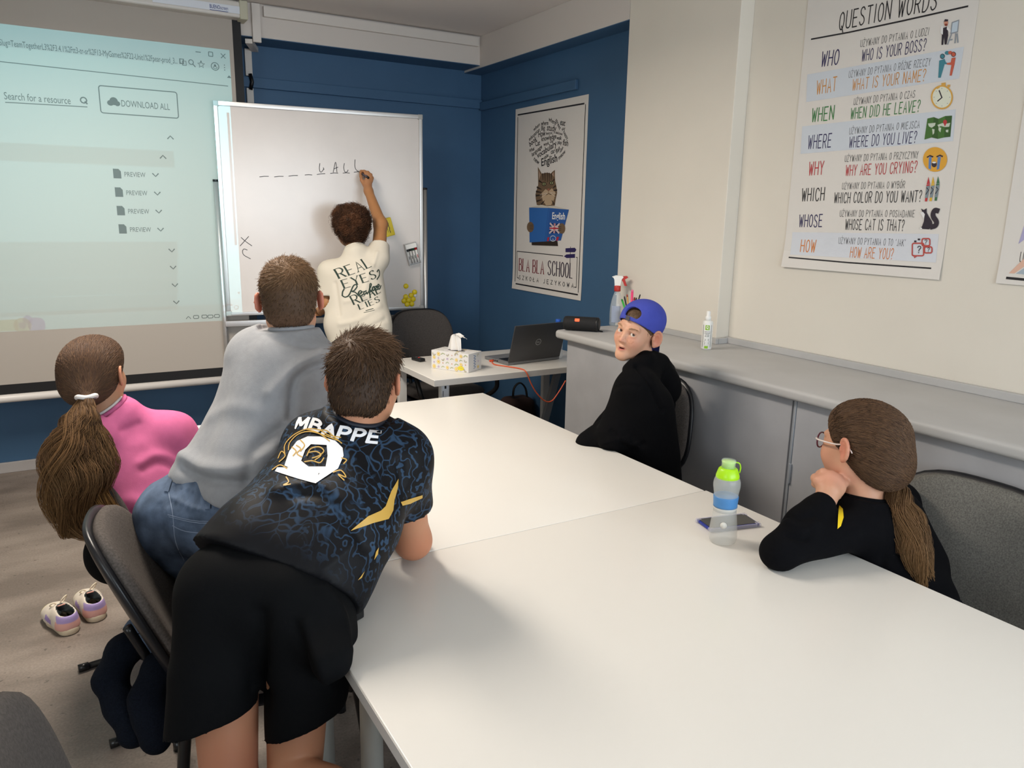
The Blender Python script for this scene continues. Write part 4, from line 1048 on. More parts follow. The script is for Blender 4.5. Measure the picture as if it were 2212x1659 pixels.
# ------------------------------------------------------------------ teen writing on the board
def person_board():
    Wa = lambda px, py, d: W(px, py, d*.9686)
    pel = Wa(776, 752, 4.5); root = thing('person', (pel[0], pel[1], 0), 'curly haired person in white T-shirt with back lettering, writing on the whiteboard', 'person')
    H = Head(Wa(757, 494, 4.5), (.02, 1, .12), roll=-.05, k=.96)
    neck = Wa(768, 545, 4.47); shL, shR = Wa(712, 588, 4.48), Wa(818, 556, 4.5); elR, wrR = Wa(822, 484, 4.6), Wa(796, 413, 4.70)
    elL, wrL = Wa(708, 655, 4.48), Wa(694, 672, 4.60); ch = Wa(772, 615, 4.48)
    S = Sdf(.005); H.base(S, nose=False, eyes=False); H.neck(S, neck)
    S.cap(neck, ch+(0, .05, 0), .046, .06).cap(ch+(0, .05, 0), pel, .06, .08).cap(shL+(.03, .02, -.01), shR+(-.03, .02, -.01), .035)
    S.chain([shR, elR, wrR], [.043, .037, .025]); S.chain([shL, elL, wrL], [.042, .036, .025])
    for x, kx in ((-1, -.02), (1, .02)):
        hp = pel+(x*.075, 0, -.02); kn = hp+(kx, .02, -.36); an = np.array([kn[0]+kx, kn[1]-.02, .07]); S.chain([hp, kn, an], [.075, .052, .036])
    # writing hand
    tip = bp(*bpx(776, 371), .002); db = float((tip-CAM)@cfw); h_ = lambda px, py, n: W(px, py, db-n)
    hand = h_(794.5, 394, .055)
    S.cap(wrR, h_(794, 402, .055), .025, .026, .02); S.ell(hand, (.024, .017, .032), k=.015)
    for P_, r_ in (([(791, 379, .050), (787, 369.5, .047), (780.5, 369.5, .032), (777.5, 374.5, .018)], .0085), ([(797, 381, .052), (795, 372, .046), (787, 371, .026), (781, 377, .014)], .0088), ([(801, 386, .050), (801.5, 377, .042), (794, 376, .022), (787, 382, .014)], .0086), ([(803, 392, .048), (805, 384, .038), (799, 382, .022), (793, 387, .018)], .0078)):
        S.chain([h_(*q) for q in P_], [r_*1.12, r_, r_*.95, r_*.85], .005)
    S.chain([h_(787, 399, .058), h_(781, 389, .056), h_(779.5, 381, .044), h_(778.5, 376, .030)], [.0125, .0105, .0095, .0078], .006)
    hl = wrL+np.array([.01, .05, .0]); S.ell(hl, (.02, .034, .022), k=.02)
    for i in range(4): finger(S, hl+(-.016+.011*i, .022, .002), [(.0, .9, -.2), (.1, .6, -.8), (.1, -.1, -1)], [.028, .022, .018], .0085)
    finger(S, hl+(.018, .0, -.004), [(.5, .7, -.2), (.1, 1, -.2)], [.026, .022], .009)
    V, F = S.mesh(2); mesh_obj('body', V, F, M_skin, root, True, cols=skin_cols(V, 'a9784f', [(hand, (.06, .06, .06), 'ad7a5c', .5)]))
    # hair
    S = Sdf(.0042)
    for p, r in (((0, -.012, .050), (.094, .106, .086)), ((0, -.055, .0), (.082, .062, .082)), ((-.045, -.01, .07), (.05, .08, .05)), ((.045, -.01, .07), (.05, .08, .05))): H.ell(S, p, r, k=.03)
    H.ell(S, (0, .11, -.06), (.10, .07, .12), k=.02, sub=True)
    rnd = random.Random(5)
    for i in range(300):
        a, b = rnd.uniform(0, 6.28), rnd.uniform(-.75, 1.5); q = (.092*math.cos(a)*math.cos(b), -.02+.103*math.sin(a)*math.cos(b), .040+.090*math.sin(b))
        if q[1] > .05 and q[2] < .06: continue
        H.ell(S, q, (rnd.uniform(.0085, .0155),)*3, k=.002)
    rc_ = np.random.RandomState(8); KP = rc_.normal(size=(90, 3))*np.array([.06, .07, .06])+np.array([0, -.02, .045]); KC = rc_.rand(90)
    def curls(l, c0, c1):
        t = KC[np.argmin(np.linalg.norm(l[:, None]-KP[None], axis=2), 1)][:, None]**2*.7; return c0*(1-t)+c1*t
    short_hair(H, root, 'hair', S, 2600, .026, '2f2017', '704a33', lambda l: np.stack([l[:, 0], l[:, 1]*.5-.2, -.3-l[:, 2]], 1), 3, keep=lambda L: (L[:, 1] < .06), curl=12, lift=.5, w=.0011, segs=10, under=curls)
    # T-shirt
    S = Sdf(.006); lw, rw = Wa(738, 700, 4.47), Wa(806, 700, 4.47); lc, rc = Wa(737, 600, 4.47), Wa(793, 595, 4.47)
    S.cap(lc, lw, .092, .088, .05).cap(rc, rw, .090, .096, .05).cap(blend(lc, rc, .5), blend(lw, rw, .5), .1, .098, .05); S.cap(shL, shR+(-.02, 0, -.02), .056, .056, .05)
    S.cap(neck+(0, .01, -.01), blend(shL, shR, .5), .058, .07, .04)
    S.cap(lw, Wa(748, 738, 4.47), .09, .092, .05).cap(rw, Wa(810, 736, 4.47), .096, .098, .05)
    S.chain([shR, blend(shR, elR, .55)], [.062, .058], .045); S.chain([shL, elL+(0, 0, .0)], [.064, .060], .04)
    hem = Wa(779, 741, 4.47); S.cut(hem, (-.02, 0, -1), .5)
    sle = blend(shR, elR, .36); S.cut(sle, elR-shR, .115); S.cut(blend(shL, elL, .82), elL-shL, .085)
    open_neck(S, H, neck, .72, .050)
    S.cap(blend(shR, elR, .25), elR, .044, .05, .004, True); S.cap(blend(shL, elL, .65), elL+(elL-shL)*.3, .05, .052, .004, True)
    V, F = S.mesh(2)
    V = wrinkle(V, F, .0022, 9, 2, (1, 1, .45)); V = crease(V, F, [
        ([Wa(724, 612, 4.40), Wa(728, 640, 4.40), Wa(733, 680, 4.4)], .012, -.007), ([Wa(800, 575, 4.40), Wa(790, 620, 4.38), Wa(775, 660, 4.38)], .014, .006), ([Wa(735, 700, 4.38), Wa(775, 690, 4.36), Wa(820, 660, 4.38)], .016, .007),
        ([Wa(740, 725, 4.38), Wa(790, 712, 4.36), Wa(832, 690, 4.38)], .014, -.006), ([Wa(815, 545, 4.44), Wa(806, 575, 4.42)], .01, .006), ([Wa(745, 652, 4.38), Wa(795, 640, 4.36)], .012, .004)])
    sh = mesh_obj('t_shirt', V, F, mat('offwhite_cotton', 'cdc6b8', .85, spec=.2), root, True); bv = bvh(V, F)
    collar(H, neck, .72, .053, .0065, mat('offwhite_cotton', 'cdc6b8', .85), sh)
    # print on the back
    gk = mat('dark_green_print', '20332b', .7)
    O = Wa(777, 617, 4.3); U = crt*1.0; U = U-np.array([0, 1, 0])*U[1]; U = U/np.linalg.norm(U); Vv = Z3; N = np.array([0, -1, 0.])
    def pp(px, py): P = ony(px, py, O[1]); return (P[0]-O[0], P[2]-O[2])
    def row(text, p0, p1, hpx, serif=True, **k):
        a, b = np.array(pp(*p0)), np.array(pp(*p1)); L = np.linalg.norm(b-a); h = hpx*4.35/FPX
        P = strokes(text, h, 0, 0, w=.16, gap=.26, serif=.10, step=.012, **k); mx = max(q[0] for p in P for q in p); an = math.atan2(*(b-a)[::-1]); s_ = L/mx
        c, d = math.cos(an), math.sin(an)
        return [[(a[0]+q[0]*s_*c-q[1]*d*.9-q[1]*.0, a[1]+q[0]*s_*d+q[1]*c) for q in p] for p in P]
    art = row('REAL', (749, 605), (813, 578), 19)+row('EYES', (757, 626), (822, 602), 17)+row('REAL', (772, 660), (828, 633), 18)+row('LIES', (782, 670), (824, 652), 11)
    sc_ = [[(752, 642), (757, 645), (764, 640), (772, 622), (777, 617), (780, 621), (774, 630), (769, 632), (776, 634), (781, 641)], [(783, 638), (788, 633), (785, 630), (781, 636), (784, 641), (790, 637)], [(796, 630), (791, 633), (792, 638), (797, 633), (797, 637), (801, 632)], [(801, 632), (808, 617), (805, 616), (803, 632), (807, 630)], [(808, 629), (810, 622), (810, 630), (814, 627)], [(815, 622), (820, 620), (815, 629), (821, 627)], [(822, 624), (826, 619), (823, 617), (821, 624), (825, 627), (830, 620)],
           [(756, 628), (753, 634), (752, 642)], [(824, 590), (829, 586), (830, 596), (822, 606)]]
    for s_ in sc_: art += ribbon(densify(crom([pp(*q) for q in s_], 4), .012), .0062)
    art += ribbon(densify([pp(792, 672), pp(806, 667)], .01), .003)+ribbon(densify([pp(788, 676), pp(808, 670)], .01), .002)
    conform(art, (O, U, Vv, N), bv, 'print', gk, sh)
    # shorts
    S = Sdf(.008); S.cap(pel+(-.06, 0, .03), pel+(.06, 0, .03), .10, .10, .05)
    for x in (-1, 1): hp = pel+(x*.075, 0, -.03); S.cap(hp, hp+(x*.02, .02, -.34), .098, .088, .03)
    S.cut(pel+(0, 0, -.36), -Z3, .5); V, F = S.mesh(2); mesh_obj('shorts', V, F, mat('black_cotton', '111113', .85), root, True)
    for x in (-1, 1):
        hp = pel+(x*.115, 0, 0); S = Sdf(.006); a = np.array([hp[0], hp[1], .05]); S.cap(a+(0, -.03, 0), a+(0, .13, -.012), .042, .036, .03); S.cap(a, a+(0, -.01, .04), .042, .042, .02); S.cut((a[0], a[1], .002), -Z3, .4)
        V, F = S.mesh(2); mesh_obj('shoe', V, F, mat('dark_shoe', '26262a', .6), root, True)
    db = float((tip-CAM)@cfw)
    m = thing('marker', tip, 'dark whiteboard marker held in the raised writing hand', 'marker')
    back = W(798, 385.5, db-.085); d = (back-tip); d /= np.linalg.norm(d)
    MB().tube([tip+d*.014, tip+d*.105], .0078, 14).build('barrel', mat('dark_violet_grey', '4d4750', .4), m, True)
    MB().tube([tip+d*.004, tip+d*.016], [.0022, .006], 10).build('nib', mat('dry_marker_ink', '2c2c30', .6), m, True)
    MB().tube([tip+d*.104, tip+d*.118], .0072, 12).build('end_plug', mat('black_plastic', '111214', .4), m, True)
person_board()

# ------------------------------------------------------------------ boy in grey sweatshirt kneeling on the chair
def person_grey():
    d = 1.0
    pel = W(437, 1120, 1.90); root = thing('person', (pel[0], pel[1], .46), 'person in grey sweatshirt and jeans kneeling on a chair, leaning on the table', 'person')
    H = Head(W(626, 650, 1.97), (.30, .95, -.02), roll=.03, k=.94)
    neck = W(631, 724, 1.965); shL, shR = W(562, 768, 1.99), W(680, 800, 1.93); ch = W(590, 830, 1.95)
    elR, wrR = W(672, 885, 2.02), W(760, 925, 2.2); elL, wrL = W(560, 900, 2.2), W(640, 905, 2.35)
    elR = np.array([.60, 2.02, .75]) if False else elR
    S = Sdf(.0045); H.base(S, nose=False, eyes=False, ear=.9, flare=.4); H.neck(S, neck, .043, .046)
    ci = ch+cfw*.05; S.chain([neck, ci, pel+cfw*.03], [.044, .05, .06]).cap(shL+cfw*.02, shR+cfw*.02, .032)
    S.chain([shR, elR, wrR], [.04, .035, .024]); S.chain([shL, elL, wrL], [.04, .035, .024])
    for w_, e_ in ((wrR, elR), (wrL, elL)):
        dr = (w_-e_)/np.linalg.norm(w_-e_); R = frame(dr); hc = w_+dr*.045; S.ell(hc, (.034, .042, .014), R, .02)
        for i in range(4): finger(S, hc+R@np.array([-.024+.016*i, .035, 0]), [R@np.array([0, 1, -.1]), R@np.array([0, 1, -.4]), R@np.array([0, .8, -.7])], [.03, .02, .016], .0078)
        finger(S, hc+R@np.array([-.03, -.01, 0]), [R@np.array([-.6, .8, 0]), R@np.array([-.1, 1, 0])], [.028, .022], .009)
    knL, knR = np.array([.30, 1.99, .52]), np.array([.40, 1.85, .52]); anL, anR = np.array([.035, 1.86, .47]), np.array([.10, 1.74, .47])
    hL, hR = pel+np.array([-.055, .06, -.04]), pel+np.array([.06, -.05, -.04])
    for h_, k_, a_ in ((hL, knL, anL), (hR, knR, anR)): S.chain([h_, k_, a_], [.07, .048, .034])
    V, F = S.mesh(2); cs = skin_cols(V, 'bd8f74', [(H.P(x*.078, -.012, 0), (.02, .03, .04), 'c4735f', .8) for x in (-1, 1)]); mesh_obj('body', V, F, M_skin, root, True, cols=cs)
    # cropped hair, longer on top
    S = Sdf(.004); H.ell(S, (0, -.016, .033), (.0755, .0945, .081)); H.ell(S, (0, -.045, -.025), (.064, .058, .05), k=.03); H.ell(S, (0, .0, .062), (.062, .082, .056), k=.02)
    H.ell(S, (0, .12, -.03), (.11, .075, .09), k=.015, sub=True)
    for x in (-1, 1): H.ell(S, (x*.088, -.004, -.01), (.026, .024, .040), k=.006, sub=True)
    S.cut(H.P(0, -.09, -.058), H.R@np.array([0, -.25, -1]), .11)
    def tone(l, c0, c1):
        t = np.clip((l[:, 2]-.02)/.07, 0, 1)[:, None]; s_ = np.clip((-.02-l[:, 2])/.05, 0, 1)[:, None]
        base = c0*(1-t)+np.array(lin('6d5138'))*t
        return base*(1-.5*s_)+np.array(lin('8a6a56'))*.5*s_
    def flow(l):
        w = np.array([.012, -.072, .085]); r = l-w; r /= np.linalg.norm(r, axis=1)[:, None]+1e-6; sw = np.cross(r, np.tile(np.array([0, -.6, .8]), (len(l), 1)))
        return r+.5*sw+np.array([0, 0, -.25])
    short_hair(H, root, 'hair', S, 9000, lambda l: np.where(l[:, 2] > .045, .016, .006), '4c3a2c', '8f7050', flow, 4, lift=lambda l: np.where(l[:, 2] > .05, .15, .15), w=.0008, under=tone, segs=4, keep=lambda L: L[:, 1] < .075)
    # sweatshirt
    gsw = mat('grey_sweatshirt', '95979b', .9, spec=.15, noise_=(60, .05, 4, None), bump=(350, .25, .0015), sheen=.1)
    S = Sdf(.006); wa, wb_ = W(440, 1040, 1.93), W(520, 1075, 1.86)
    lc, rc = W(567, 800, 1.98), W(640, 835, 1.93)
    S.cap(W(612, 790, 1.93), W(535, 1000, 1.91), .092, .095, .05)
    S.cap(lc, W(515, 960, 1.97), .092, .088, .05).cap(rc, W(560, 1010, 1.89), .098, .098, .05).cap(W(515, 960, 1.97), wa, .088, .086, .05).cap(W(560, 1010, 1.89), wb_, .098, .088, .05)
    S.cap(shL, neck, .058, .055, .05).cap(shR, neck, .062, .055, .05);
    S.chain([shR, elR, wrR], [.068, .056, .036], .04); S.chain([shL, elL, wrL], [.066, .056, .036], .04)
    S.cap(W(700, 800, 1.97), W(690, 880, 2.0), .05, .055, .03)
    open_neck(S, H, neck, .62, .047, .085)
    hemc = W(450, 1060, 1.9); S.cut(hemc, -crt*.33+cdn*.944, .25)
    S.cut(blend(elR, wrR, .92), wrR-elR, .07); S.cut(blend(elL, wrL, .92), wrL-elL, .07)
    V, F = S.mesh(2); V = wrinkle(V, F, .003, 8, 4, (1, 1, .8))
    V = crease(V, F, [([W(395, 985, 1.85), W(440, 1010, 1.82), W(520, 1015, 1.8), W(590, 985, 1.8)], .020, .014), ([W(395, 1010, 1.85), W(450, 1035, 1.8), W(540, 1045, 1.78)], .012, -.012),
        ([W(700, 785, 1.9), W(660, 800, 1.86), W(632, 830, 1.84), W(628, 900, 1.86)], .010, -.016), ([W(690, 770, 1.9), W(640, 800, 1.84), W(590, 850, 1.82)], .020, .012), ([W(610, 925, 1.84), W(560, 960, 1.8), W(530, 1040, 1.8)], .014, -.010), ([W(640, 905, 1.86), W(600, 955, 1.82), W(560, 985, 1.8)], .016, .012),
        ([W(455, 900, 1.9), W(500, 880, 1.85), W(560, 890, 1.82)], .02, .004), ([W(570, 720, 1.92), W(620, 742, 1.86), W(680, 752, 1.87)], .008, -.004)])
    sh = mesh_obj('sweatshirt', V, F, gsw, root, True)
    collar(H, neck, .58, .0515, .0075, gsw, sh)
    # ribbed hem band
    # jeans
    dn = mat('blue_denim', '56657b', .85, noise_=(22, .38, 6, None), spec=.2, bump=(400, .3, .001))
    S = Sdf(.006); S.cap(wa+(-.0, .0, -.02), wb_+(.0, 0, -.01), .080, .080, .04); S.cap(pel+(-.055, .05, .0), pel+(.055, -.045, .0), .098, .098, .04)
    for h_, k_, a_ in ((hL, knL, anL), (hR, knR, anR)):
        S.chain([h_, k_], [.092, .068], .03); S.chain([k_, blend(k_, a_, .82)], [.066, .054], .02); S.cap(blend(k_, a_, .75), a_+(a_-k_)*.3, .043, .043, .004, True)
    S.cut(hemc+(ch-pel)*.09, ch-pel, .2)
    V, F = S.mesh(2); V = wrinkle(V, F, .003, 16, 9)
    V = crease(V, F, [([W(378+13*i, 1050+5.5*i, 1.8), W(374+13*i, 1082+5*i, 1.78)], .0035, -.004) for i in range(9)]+[([W(372, 1075, 1.8), W(420, 1098, 1.76), W(500, 1115, 1.74)], .006, .005), ([W(372, 1125, 1.8), W(430, 1130, 1.74), W(500, 1128, 1.72)], .005, -.004), ([W(365, 1100, 1.8), W(372, 1160, 1.78), W(400, 1200, 1.76)], .006, .004), ([W(345, 1090, 1.84), W(350, 1150, 1.82)], .006, -.004)])
    je = mesh_obj('jeans', V, F, dn, root, True); bv = bvh(V, F)
    # stitched seams, waist loops
    (O, U, Vv, N), pp = facing_print(430, 1110, 1.78)
    st = []
    for P in ([(362, 1112), (430, 1126), (510, 1122)], [(364, 1116), (430, 1130), (510, 1126)], [(372, 1136), (400, 1148), (450, 1152), (500, 1146)], [(362, 1062), (372, 1110), (378, 1170), (396, 1215)]): st += ribbon(densify(crom([pp(*q) for q in P], 4), .008), .0018)
    lp_ = []
    for a, b in (((366, 1028), (358, 1056)), ((452, 1066), (449, 1096))): lp_ += ribbon(densify([pp(*a), pp(*b)], .006), .011)
    conform(st, (O, U, Vv, N), bv, 'seam_stitching', mat('pale_thread', '8795ab', .8), je, .001); [conform(lp_[i::2] if False else lp_[len(lp_)//2*i:len(lp_)//2*(i+1)], (O, U, Vv, N), bv, 'belt_loop', dn, je, .004) for i in (0, 1)]
    # dark socks hanging behind the seat
    sk = mat('navy_wool_sock', '0d1119', .95, noise_=(300, .3, 2, None), bump=(600, .4, .001), spec=.1)
    for a_, k_, toe in ((anL, knL, W(290, 1585, 1.72)), (anR, knR, W(338, 1598, 1.68))):
        heel = a_+np.array([-.035, -.035, -.045]); S = Sdf(.005); S.chain([blend(a_, k_, .18), a_, heel], [.034, .034, .032], .03); S.chain([heel, blend(heel, toe, .5), toe], [.032, .032, .028], .03); S.ell(toe, (.030, .024, .026), k=.02)
        V, F = S.mesh(2); V = wrinkle(V, F, .0015, 24, 3); mesh_obj('sock', V, F, sk, root, True)
person_grey()

# ------------------------------------------------------------------ boy in football shirt leaning over the table
def person_jersey():
    pel = W(562, 1275, 1.47); root = thing('person', (pel[0], pel[1], 0), 'person in black football shirt and shorts leaning over the table on one elbow', 'person')
    H = Head(W(789, 826, 1.66), (.62, .78, -.12), roll=.02, k=.92)
    neck = W(772, 915, 1.66); shL, shR = W(675, 955, 1.74), W(868, 985, 1.66); ch = W(735, 1030, 1.64)
    elR, wrR = W(892, 1168, 1.785), W(850, 1085, 2.0); elL, wrL = W(720, 1050, 1.95), W(800, 1060, 2.05)
    S = Sdf(.0045); H.base(S, eyes=False, ear=.92, flare=.4); H.neck(S, neck, .044, .05)
    ci = ch+cfw*.06; S.chain([neck, ci, pel+cfw*.05], [.044, .05, .06]).cap(shL+cfw*.03, shR+cfw*.03, .032); S.chain([shR, elR], [.041, .040]); S.chain([elR, blend(elR, wrR, .4), wrR], [.037, .036, .025]); S.chain([shL, elL, wrL], [.04, .035, .025])
    for w_, e_ in ((wrR, elR), (wrL, elL)):
        dr = (w_-e_)/np.linalg.norm(w_-e_); R = frame(dr); hc = w_+dr*.045; S.ell(hc, (.034, .042, .014), R, .02)
        for i in range(4): finger(S, hc+R@np.array([-.024+.016*i, .035, 0]), [R@np.array([0, 1, .1]), R@np.array([0, 1, -.4]), R@np.array([0, .8, -.7])], [.03, .02, .016], .0078)
        finger(S, hc+R@np.array([-.03, -.01, 0]), [R@np.array([-.6, .8, 0]), R@np.array([-.1, 1, 0])], [.028, .022], .009)
    hL, hR = W(478, 1300, 1.47), W(650, 1310, 1.48); knL, knR = W(496, 1690, 1.46), W(636, 1690, 1.46)
    anL, anR = np.array([knL[0]-.01, knL[1]-.04, .07]), np.array([knR[0]+.06, knR[1]-.10, .07])
    S.chain([hL, knL, blend(knL, anL, .35), anL], [.070, .052, .052, .036], .010); S.chain([hR, knR, blend(knR, anR, .35), anR], [.068, .050, .050, .036], .010)
    S.cap(W(620, 1668, 1.43), W(712, 1700, 1.40), .036, .038, .006)
    for a_ in (anL, anR): S.cap(a_+(0, 0, -.03), a_+(.05, .10, -.045), .034, .024, .03)
    V, F = S.mesh(2); cs = skin_cols(V, 'b58062', [(H.P(x*.078, -.012, 0), (.015, .03, .035), 'c07a60', .7) for x in (-1, 1)]+[(elR, (.05, .05, .04), 'ae6c50', .7), (knL, (.08, .08, .10), 'ad6a55', .5)])
    mesh_obj('body', V, F, M_skin, root, True, cols=cs)
    # hair
    S = Sdf(.004); H.ell(S, (0, -.016, .034), (.079, .097, .083)); H.ell(S, (0, -.048, -.03), (.066, .060, .052), k=.03); H.ell(S, (0, .015, .066), (.068, .088, .058), k=.02)
    H.ell(S, (0, .13, -.03), (.11, .075, .085), k=.015, sub=True)
    for x in (-1, 1): H.ell(S, (x*.090, -.002, -.012), (.026, .026, .044), k=.006, sub=True)
    S.cut(H.P(0, -.09, -.066), H.R@np.array([0, -.25, -1]), .11)
    def tone(l, c0, c1): t = np.clip((l[:, 2]-.02)/.08, 0, 1)[:, None]; return c0*(1-t)+np.array(lin('4e3827'))*t
    def flow(l):
        w = np.array([-.012, -.068, .092]); r = l-w; n_ = np.linalg.norm(r, axis=1)[:, None]+1e-6; sw = np.cross(r/n_, np.tile(np.array([0, -.55, .83]), (len(l), 1)))
        return r/n_+.6*sw+np.array([0, .15, -.3])
    short_hair(H, root, 'hair', S, 9000, lambda l: np.where(l[:, 2] > .03, .024, .009), '36281e', '76583e', flow, 7, lift=lambda l: np.where(l[:, 2] > .06, .14, .08), w=.0009, under=tone, segs=5, keep=lambda L: L[:, 1] < .085)
    # shirt
    jm = mat('black_jersey', '0e1015', .6, spec=.2)
    N_, L_, B_ = nodes_of(jm); tc = N_.new('ShaderNodeTexCoord')
    ns = N_.new('ShaderNodeTexNoise'); ns.inputs['Scale'].default_value = 9; ns.inputs['Detail'].default_value = 2; L_.new(tc.outputs['Object'], ns.inputs['Vector'])
    mxv = N_.new('ShaderNodeMix'); mxv.data_type = 'VECTOR'; mxv.inputs[0].default_value = .2; L_.new(tc.outputs['Object'], mxv.inputs[4]); L_.new(ns.outputs['Color'], mxv.inputs[5])
    vo = N_.new('ShaderNodeTexVoronoi'); vo.feature = 'DISTANCE_TO_EDGE'; vo.inputs['Scale'].default_value = 30; L_.new(mxv.outputs[1], vo.inputs['Vector'])
    wv = N_.new('ShaderNodeTexWave'); wv.inputs['Scale'].default_value = 14; wv.inputs['Distortion'].default_value = 14; wv.inputs['Detail'].default_value = 2; wv.inputs['Detail Scale'].default_value = 2.2; L_.new(tc.outputs['Object'], wv.inputs['Vector'])
    r1 = N_.new('ShaderNodeMapRange'); r1.inputs[1].default_value = .02; r1.inputs[2].default_value = .07; r1.inputs[3].default_value = 1; r1.inputs[4].default_value = 0; L_.new(vo.outputs['Distance'], r1.inputs[0])
    r2 = N_.new('ShaderNodeMapRange'); r2.inputs[1].default_value = .80; r2.inputs[2].default_value = .92; L_.new(wv.outputs['Fac'], r2.inputs[0])
    msk = N_.new('ShaderNodeTexNoise'); msk.inputs['Scale'].default_value = 7; L_.new(tc.outputs['Object'], msk.inputs['Vector'])
    r3 = N_.new('ShaderNodeMapRange'); r3.inputs[1].default_value = .44; r3.inputs[2].default_value = .52; L_.new(msk.outputs['Fac'], r3.inputs[0])
    mi = N_.new('ShaderNodeMix'); mi.data_type = 'FLOAT'; L_.new(r3.outputs[0], mi.inputs[0]); L_.new(r1.outputs[0], mi.inputs[2]); L_.new(r2.outputs[0], mi.inputs[3])
    at = N_.new('ShaderNodeAttribute'); at.attribute_name = 'Col'; ml = N_.new('ShaderNodeMath'); ml.operation = 'MULTIPLY'; L_.new(mi.outputs[0], ml.inputs[0]); L_.new(at.outputs['Fac'], ml.inputs[1])
    cm_ = N_.new('ShaderNodeMix'); cm_.data_type = 'RGBA'; cm_.inputs[6].default_value = (*lin('0b0c10'), 1); cm_.inputs[7].default_value = (*lin('2a4058'), 1); L_.new(ml.outputs[0], cm_.inputs[0]); L_.new(cm_.outputs[2], B_.inputs['Base Color'])
    S = Sdf(.006); lc, rc = W(690, 1005, 1.71), W(805, 1035, 1.65); lw, rw = W(552, 1180, 1.54), W(690, 1235, 1.51)
    S.cap(W(748, 985, 1.66), W(610, 1190, 1.52), .09, .1, .05)
    S.cap(lc, lw, .090, .092, .05).cap(rc, W(745, 1140, 1.56), .098, .098, .05).cap(W(745, 1140, 1.56), rw, .098, .098, .05); S.cap(shL, neck, .06, .052, .05).cap(shR, neck, .058, .052, .05); S.cap(lw, W(492, 1245, 1.49), .092, .10, .05).cap(rw, W(662, 1290, 1.49), .098, .104, .05)
    S.chain([shR, blend(shR, elR, .66)], [.062, .056], .04); S.chain([shL, blend(shL, elL, .7)], [.052, .05], .04)
    slv = W(889, 1092, 1.735); S.cut(slv, elR-shR, .10); S.cap(blend(shR, elR, .45), elR, .042, .046, .004, True)
    S.cut(W(575, 1195, 1.38), pel-ch+np.array([.0, -.02, -.06]), .30)
    open_neck(S, H, neck, .62, .049)
    V, F = S.mesh(2); V = wrinkle(V, F, .0025, 9, 6)
    V = crease(V, F, [([W(640, 1065, 1.55), W(700, 1070, 1.52), W(760, 1130, 1.48), W(790, 1180, 1.48)], .014, -.008), ([W(600, 1060, 1.58), W(680, 1050, 1.54), W(740, 1090, 1.5)], .016, .008), ([W(862, 1000, 1.6), W(868, 1050, 1.62), W(850, 1100, 1.62)], .009, -.008), ([W(700, 1230, 1.44), W(760, 1180, 1.46)], .012, .005)])
    fl = np.array([1.0]*len(V)); Q = (V-CAM)@np.stack([crt, cdn, cfw], 1); py = 829.5+FPX*Q[:, 1]/Q[:, 2]; px = 1106+FPX*Q[:, 0]/Q[:, 2]
    ax0 = blend(pel, ch, .35); t = ((V-pel)@(ch-pel))/((ch-pel)@(ch-pel)); fl = np.clip((t-.18)/.35, 0.0, 1)
    sh = mesh_obj('football_shirt', V, F, jm, root, True, cols=np.repeat(fl[:, None], 3, 1)); bv = bvh(V, F)
    collar(H, neck, .62, .0525, .006, mat('navy_collar', '171c28', .6), sh)
    (O, U, Vv, N), pp = facing_print(720, 1000, 1.575)
    wm = mat('white_print', 'e4e4e6', .6); gm = mat('gold_print', 'c39b45', .5)
    # name along an arc of the shoulders
    base = [(632, 920), (668, 924), (700, 937), (738, 947), (778, 953), (822, 957)]; bl = np.array(crom([pp(*q) for q in base], 8)); cum = np.concatenate([[0], np.cumsum(np.linalg.norm(np.diff(bl, axis=0), axis=1))])
    P = strokes('MBAPPE', 1, 0, 0, w=.26, gap=.30, xs=1.15, shear=.18, step=.25); mx = max(q[0] for p in P for q in p); hgt = 24*1.575/FPX; art = []
    def along(q):
        s_ = np.clip(q[0]/mx, 0, 1)*cum[-1]; b = np.array([np.interp(s_, cum, bl[:, 0]), np.interp(s_, cum, bl[:, 1])]); return (b[0]+.12*q[1]*hgt, b[1]+q[1]*hgt)
    n_l = [strokes(c_, 1, 0, 0, w=.26, gap=.30, xs=1.15, shear=.18, step=.25) for c_ in 'MBAPPE']; x_ = 0
    for c_, P in zip('MBAPPE', n_l):
        conform([[along((q[0]+x_, q[1])) for q in p] for p in P], (O, U, Vv, N), bv, 'jersey_letter', wm, sh, .0022, .012); x_ += GW.get(c_, 6)*1.15*.1+.30*1.15
    ten = [[pp(*q) for q in P_] for P_ in ([(624, 975), (640, 952), (664, 942), (692, 943), (724, 952), (740, 968), (742, 985), (706, 962), (672, 960), (660, 972), (652, 996)], [(742, 985), (730, 1012), (684, 1042), (678, 1038), (704, 1008), (708, 985), (706, 962)], [(624, 975), (652, 996), (668, 1008), (704, 1008), (692, 1022), (640, 1016), (616, 1006)],
            [(596, 1018), (600, 1010), (640, 1010), (690, 1020), (684, 1042), (650, 1034)])]
    conform(ten, (O, U, Vv, N), bv, 'number_print', wm, sh, .0022, .012)
    gold = []
    def gl(P_, w=.0022): gold.extend(ribbon(densify(crom([pp(*q) for q in P_], 5), .01), w))
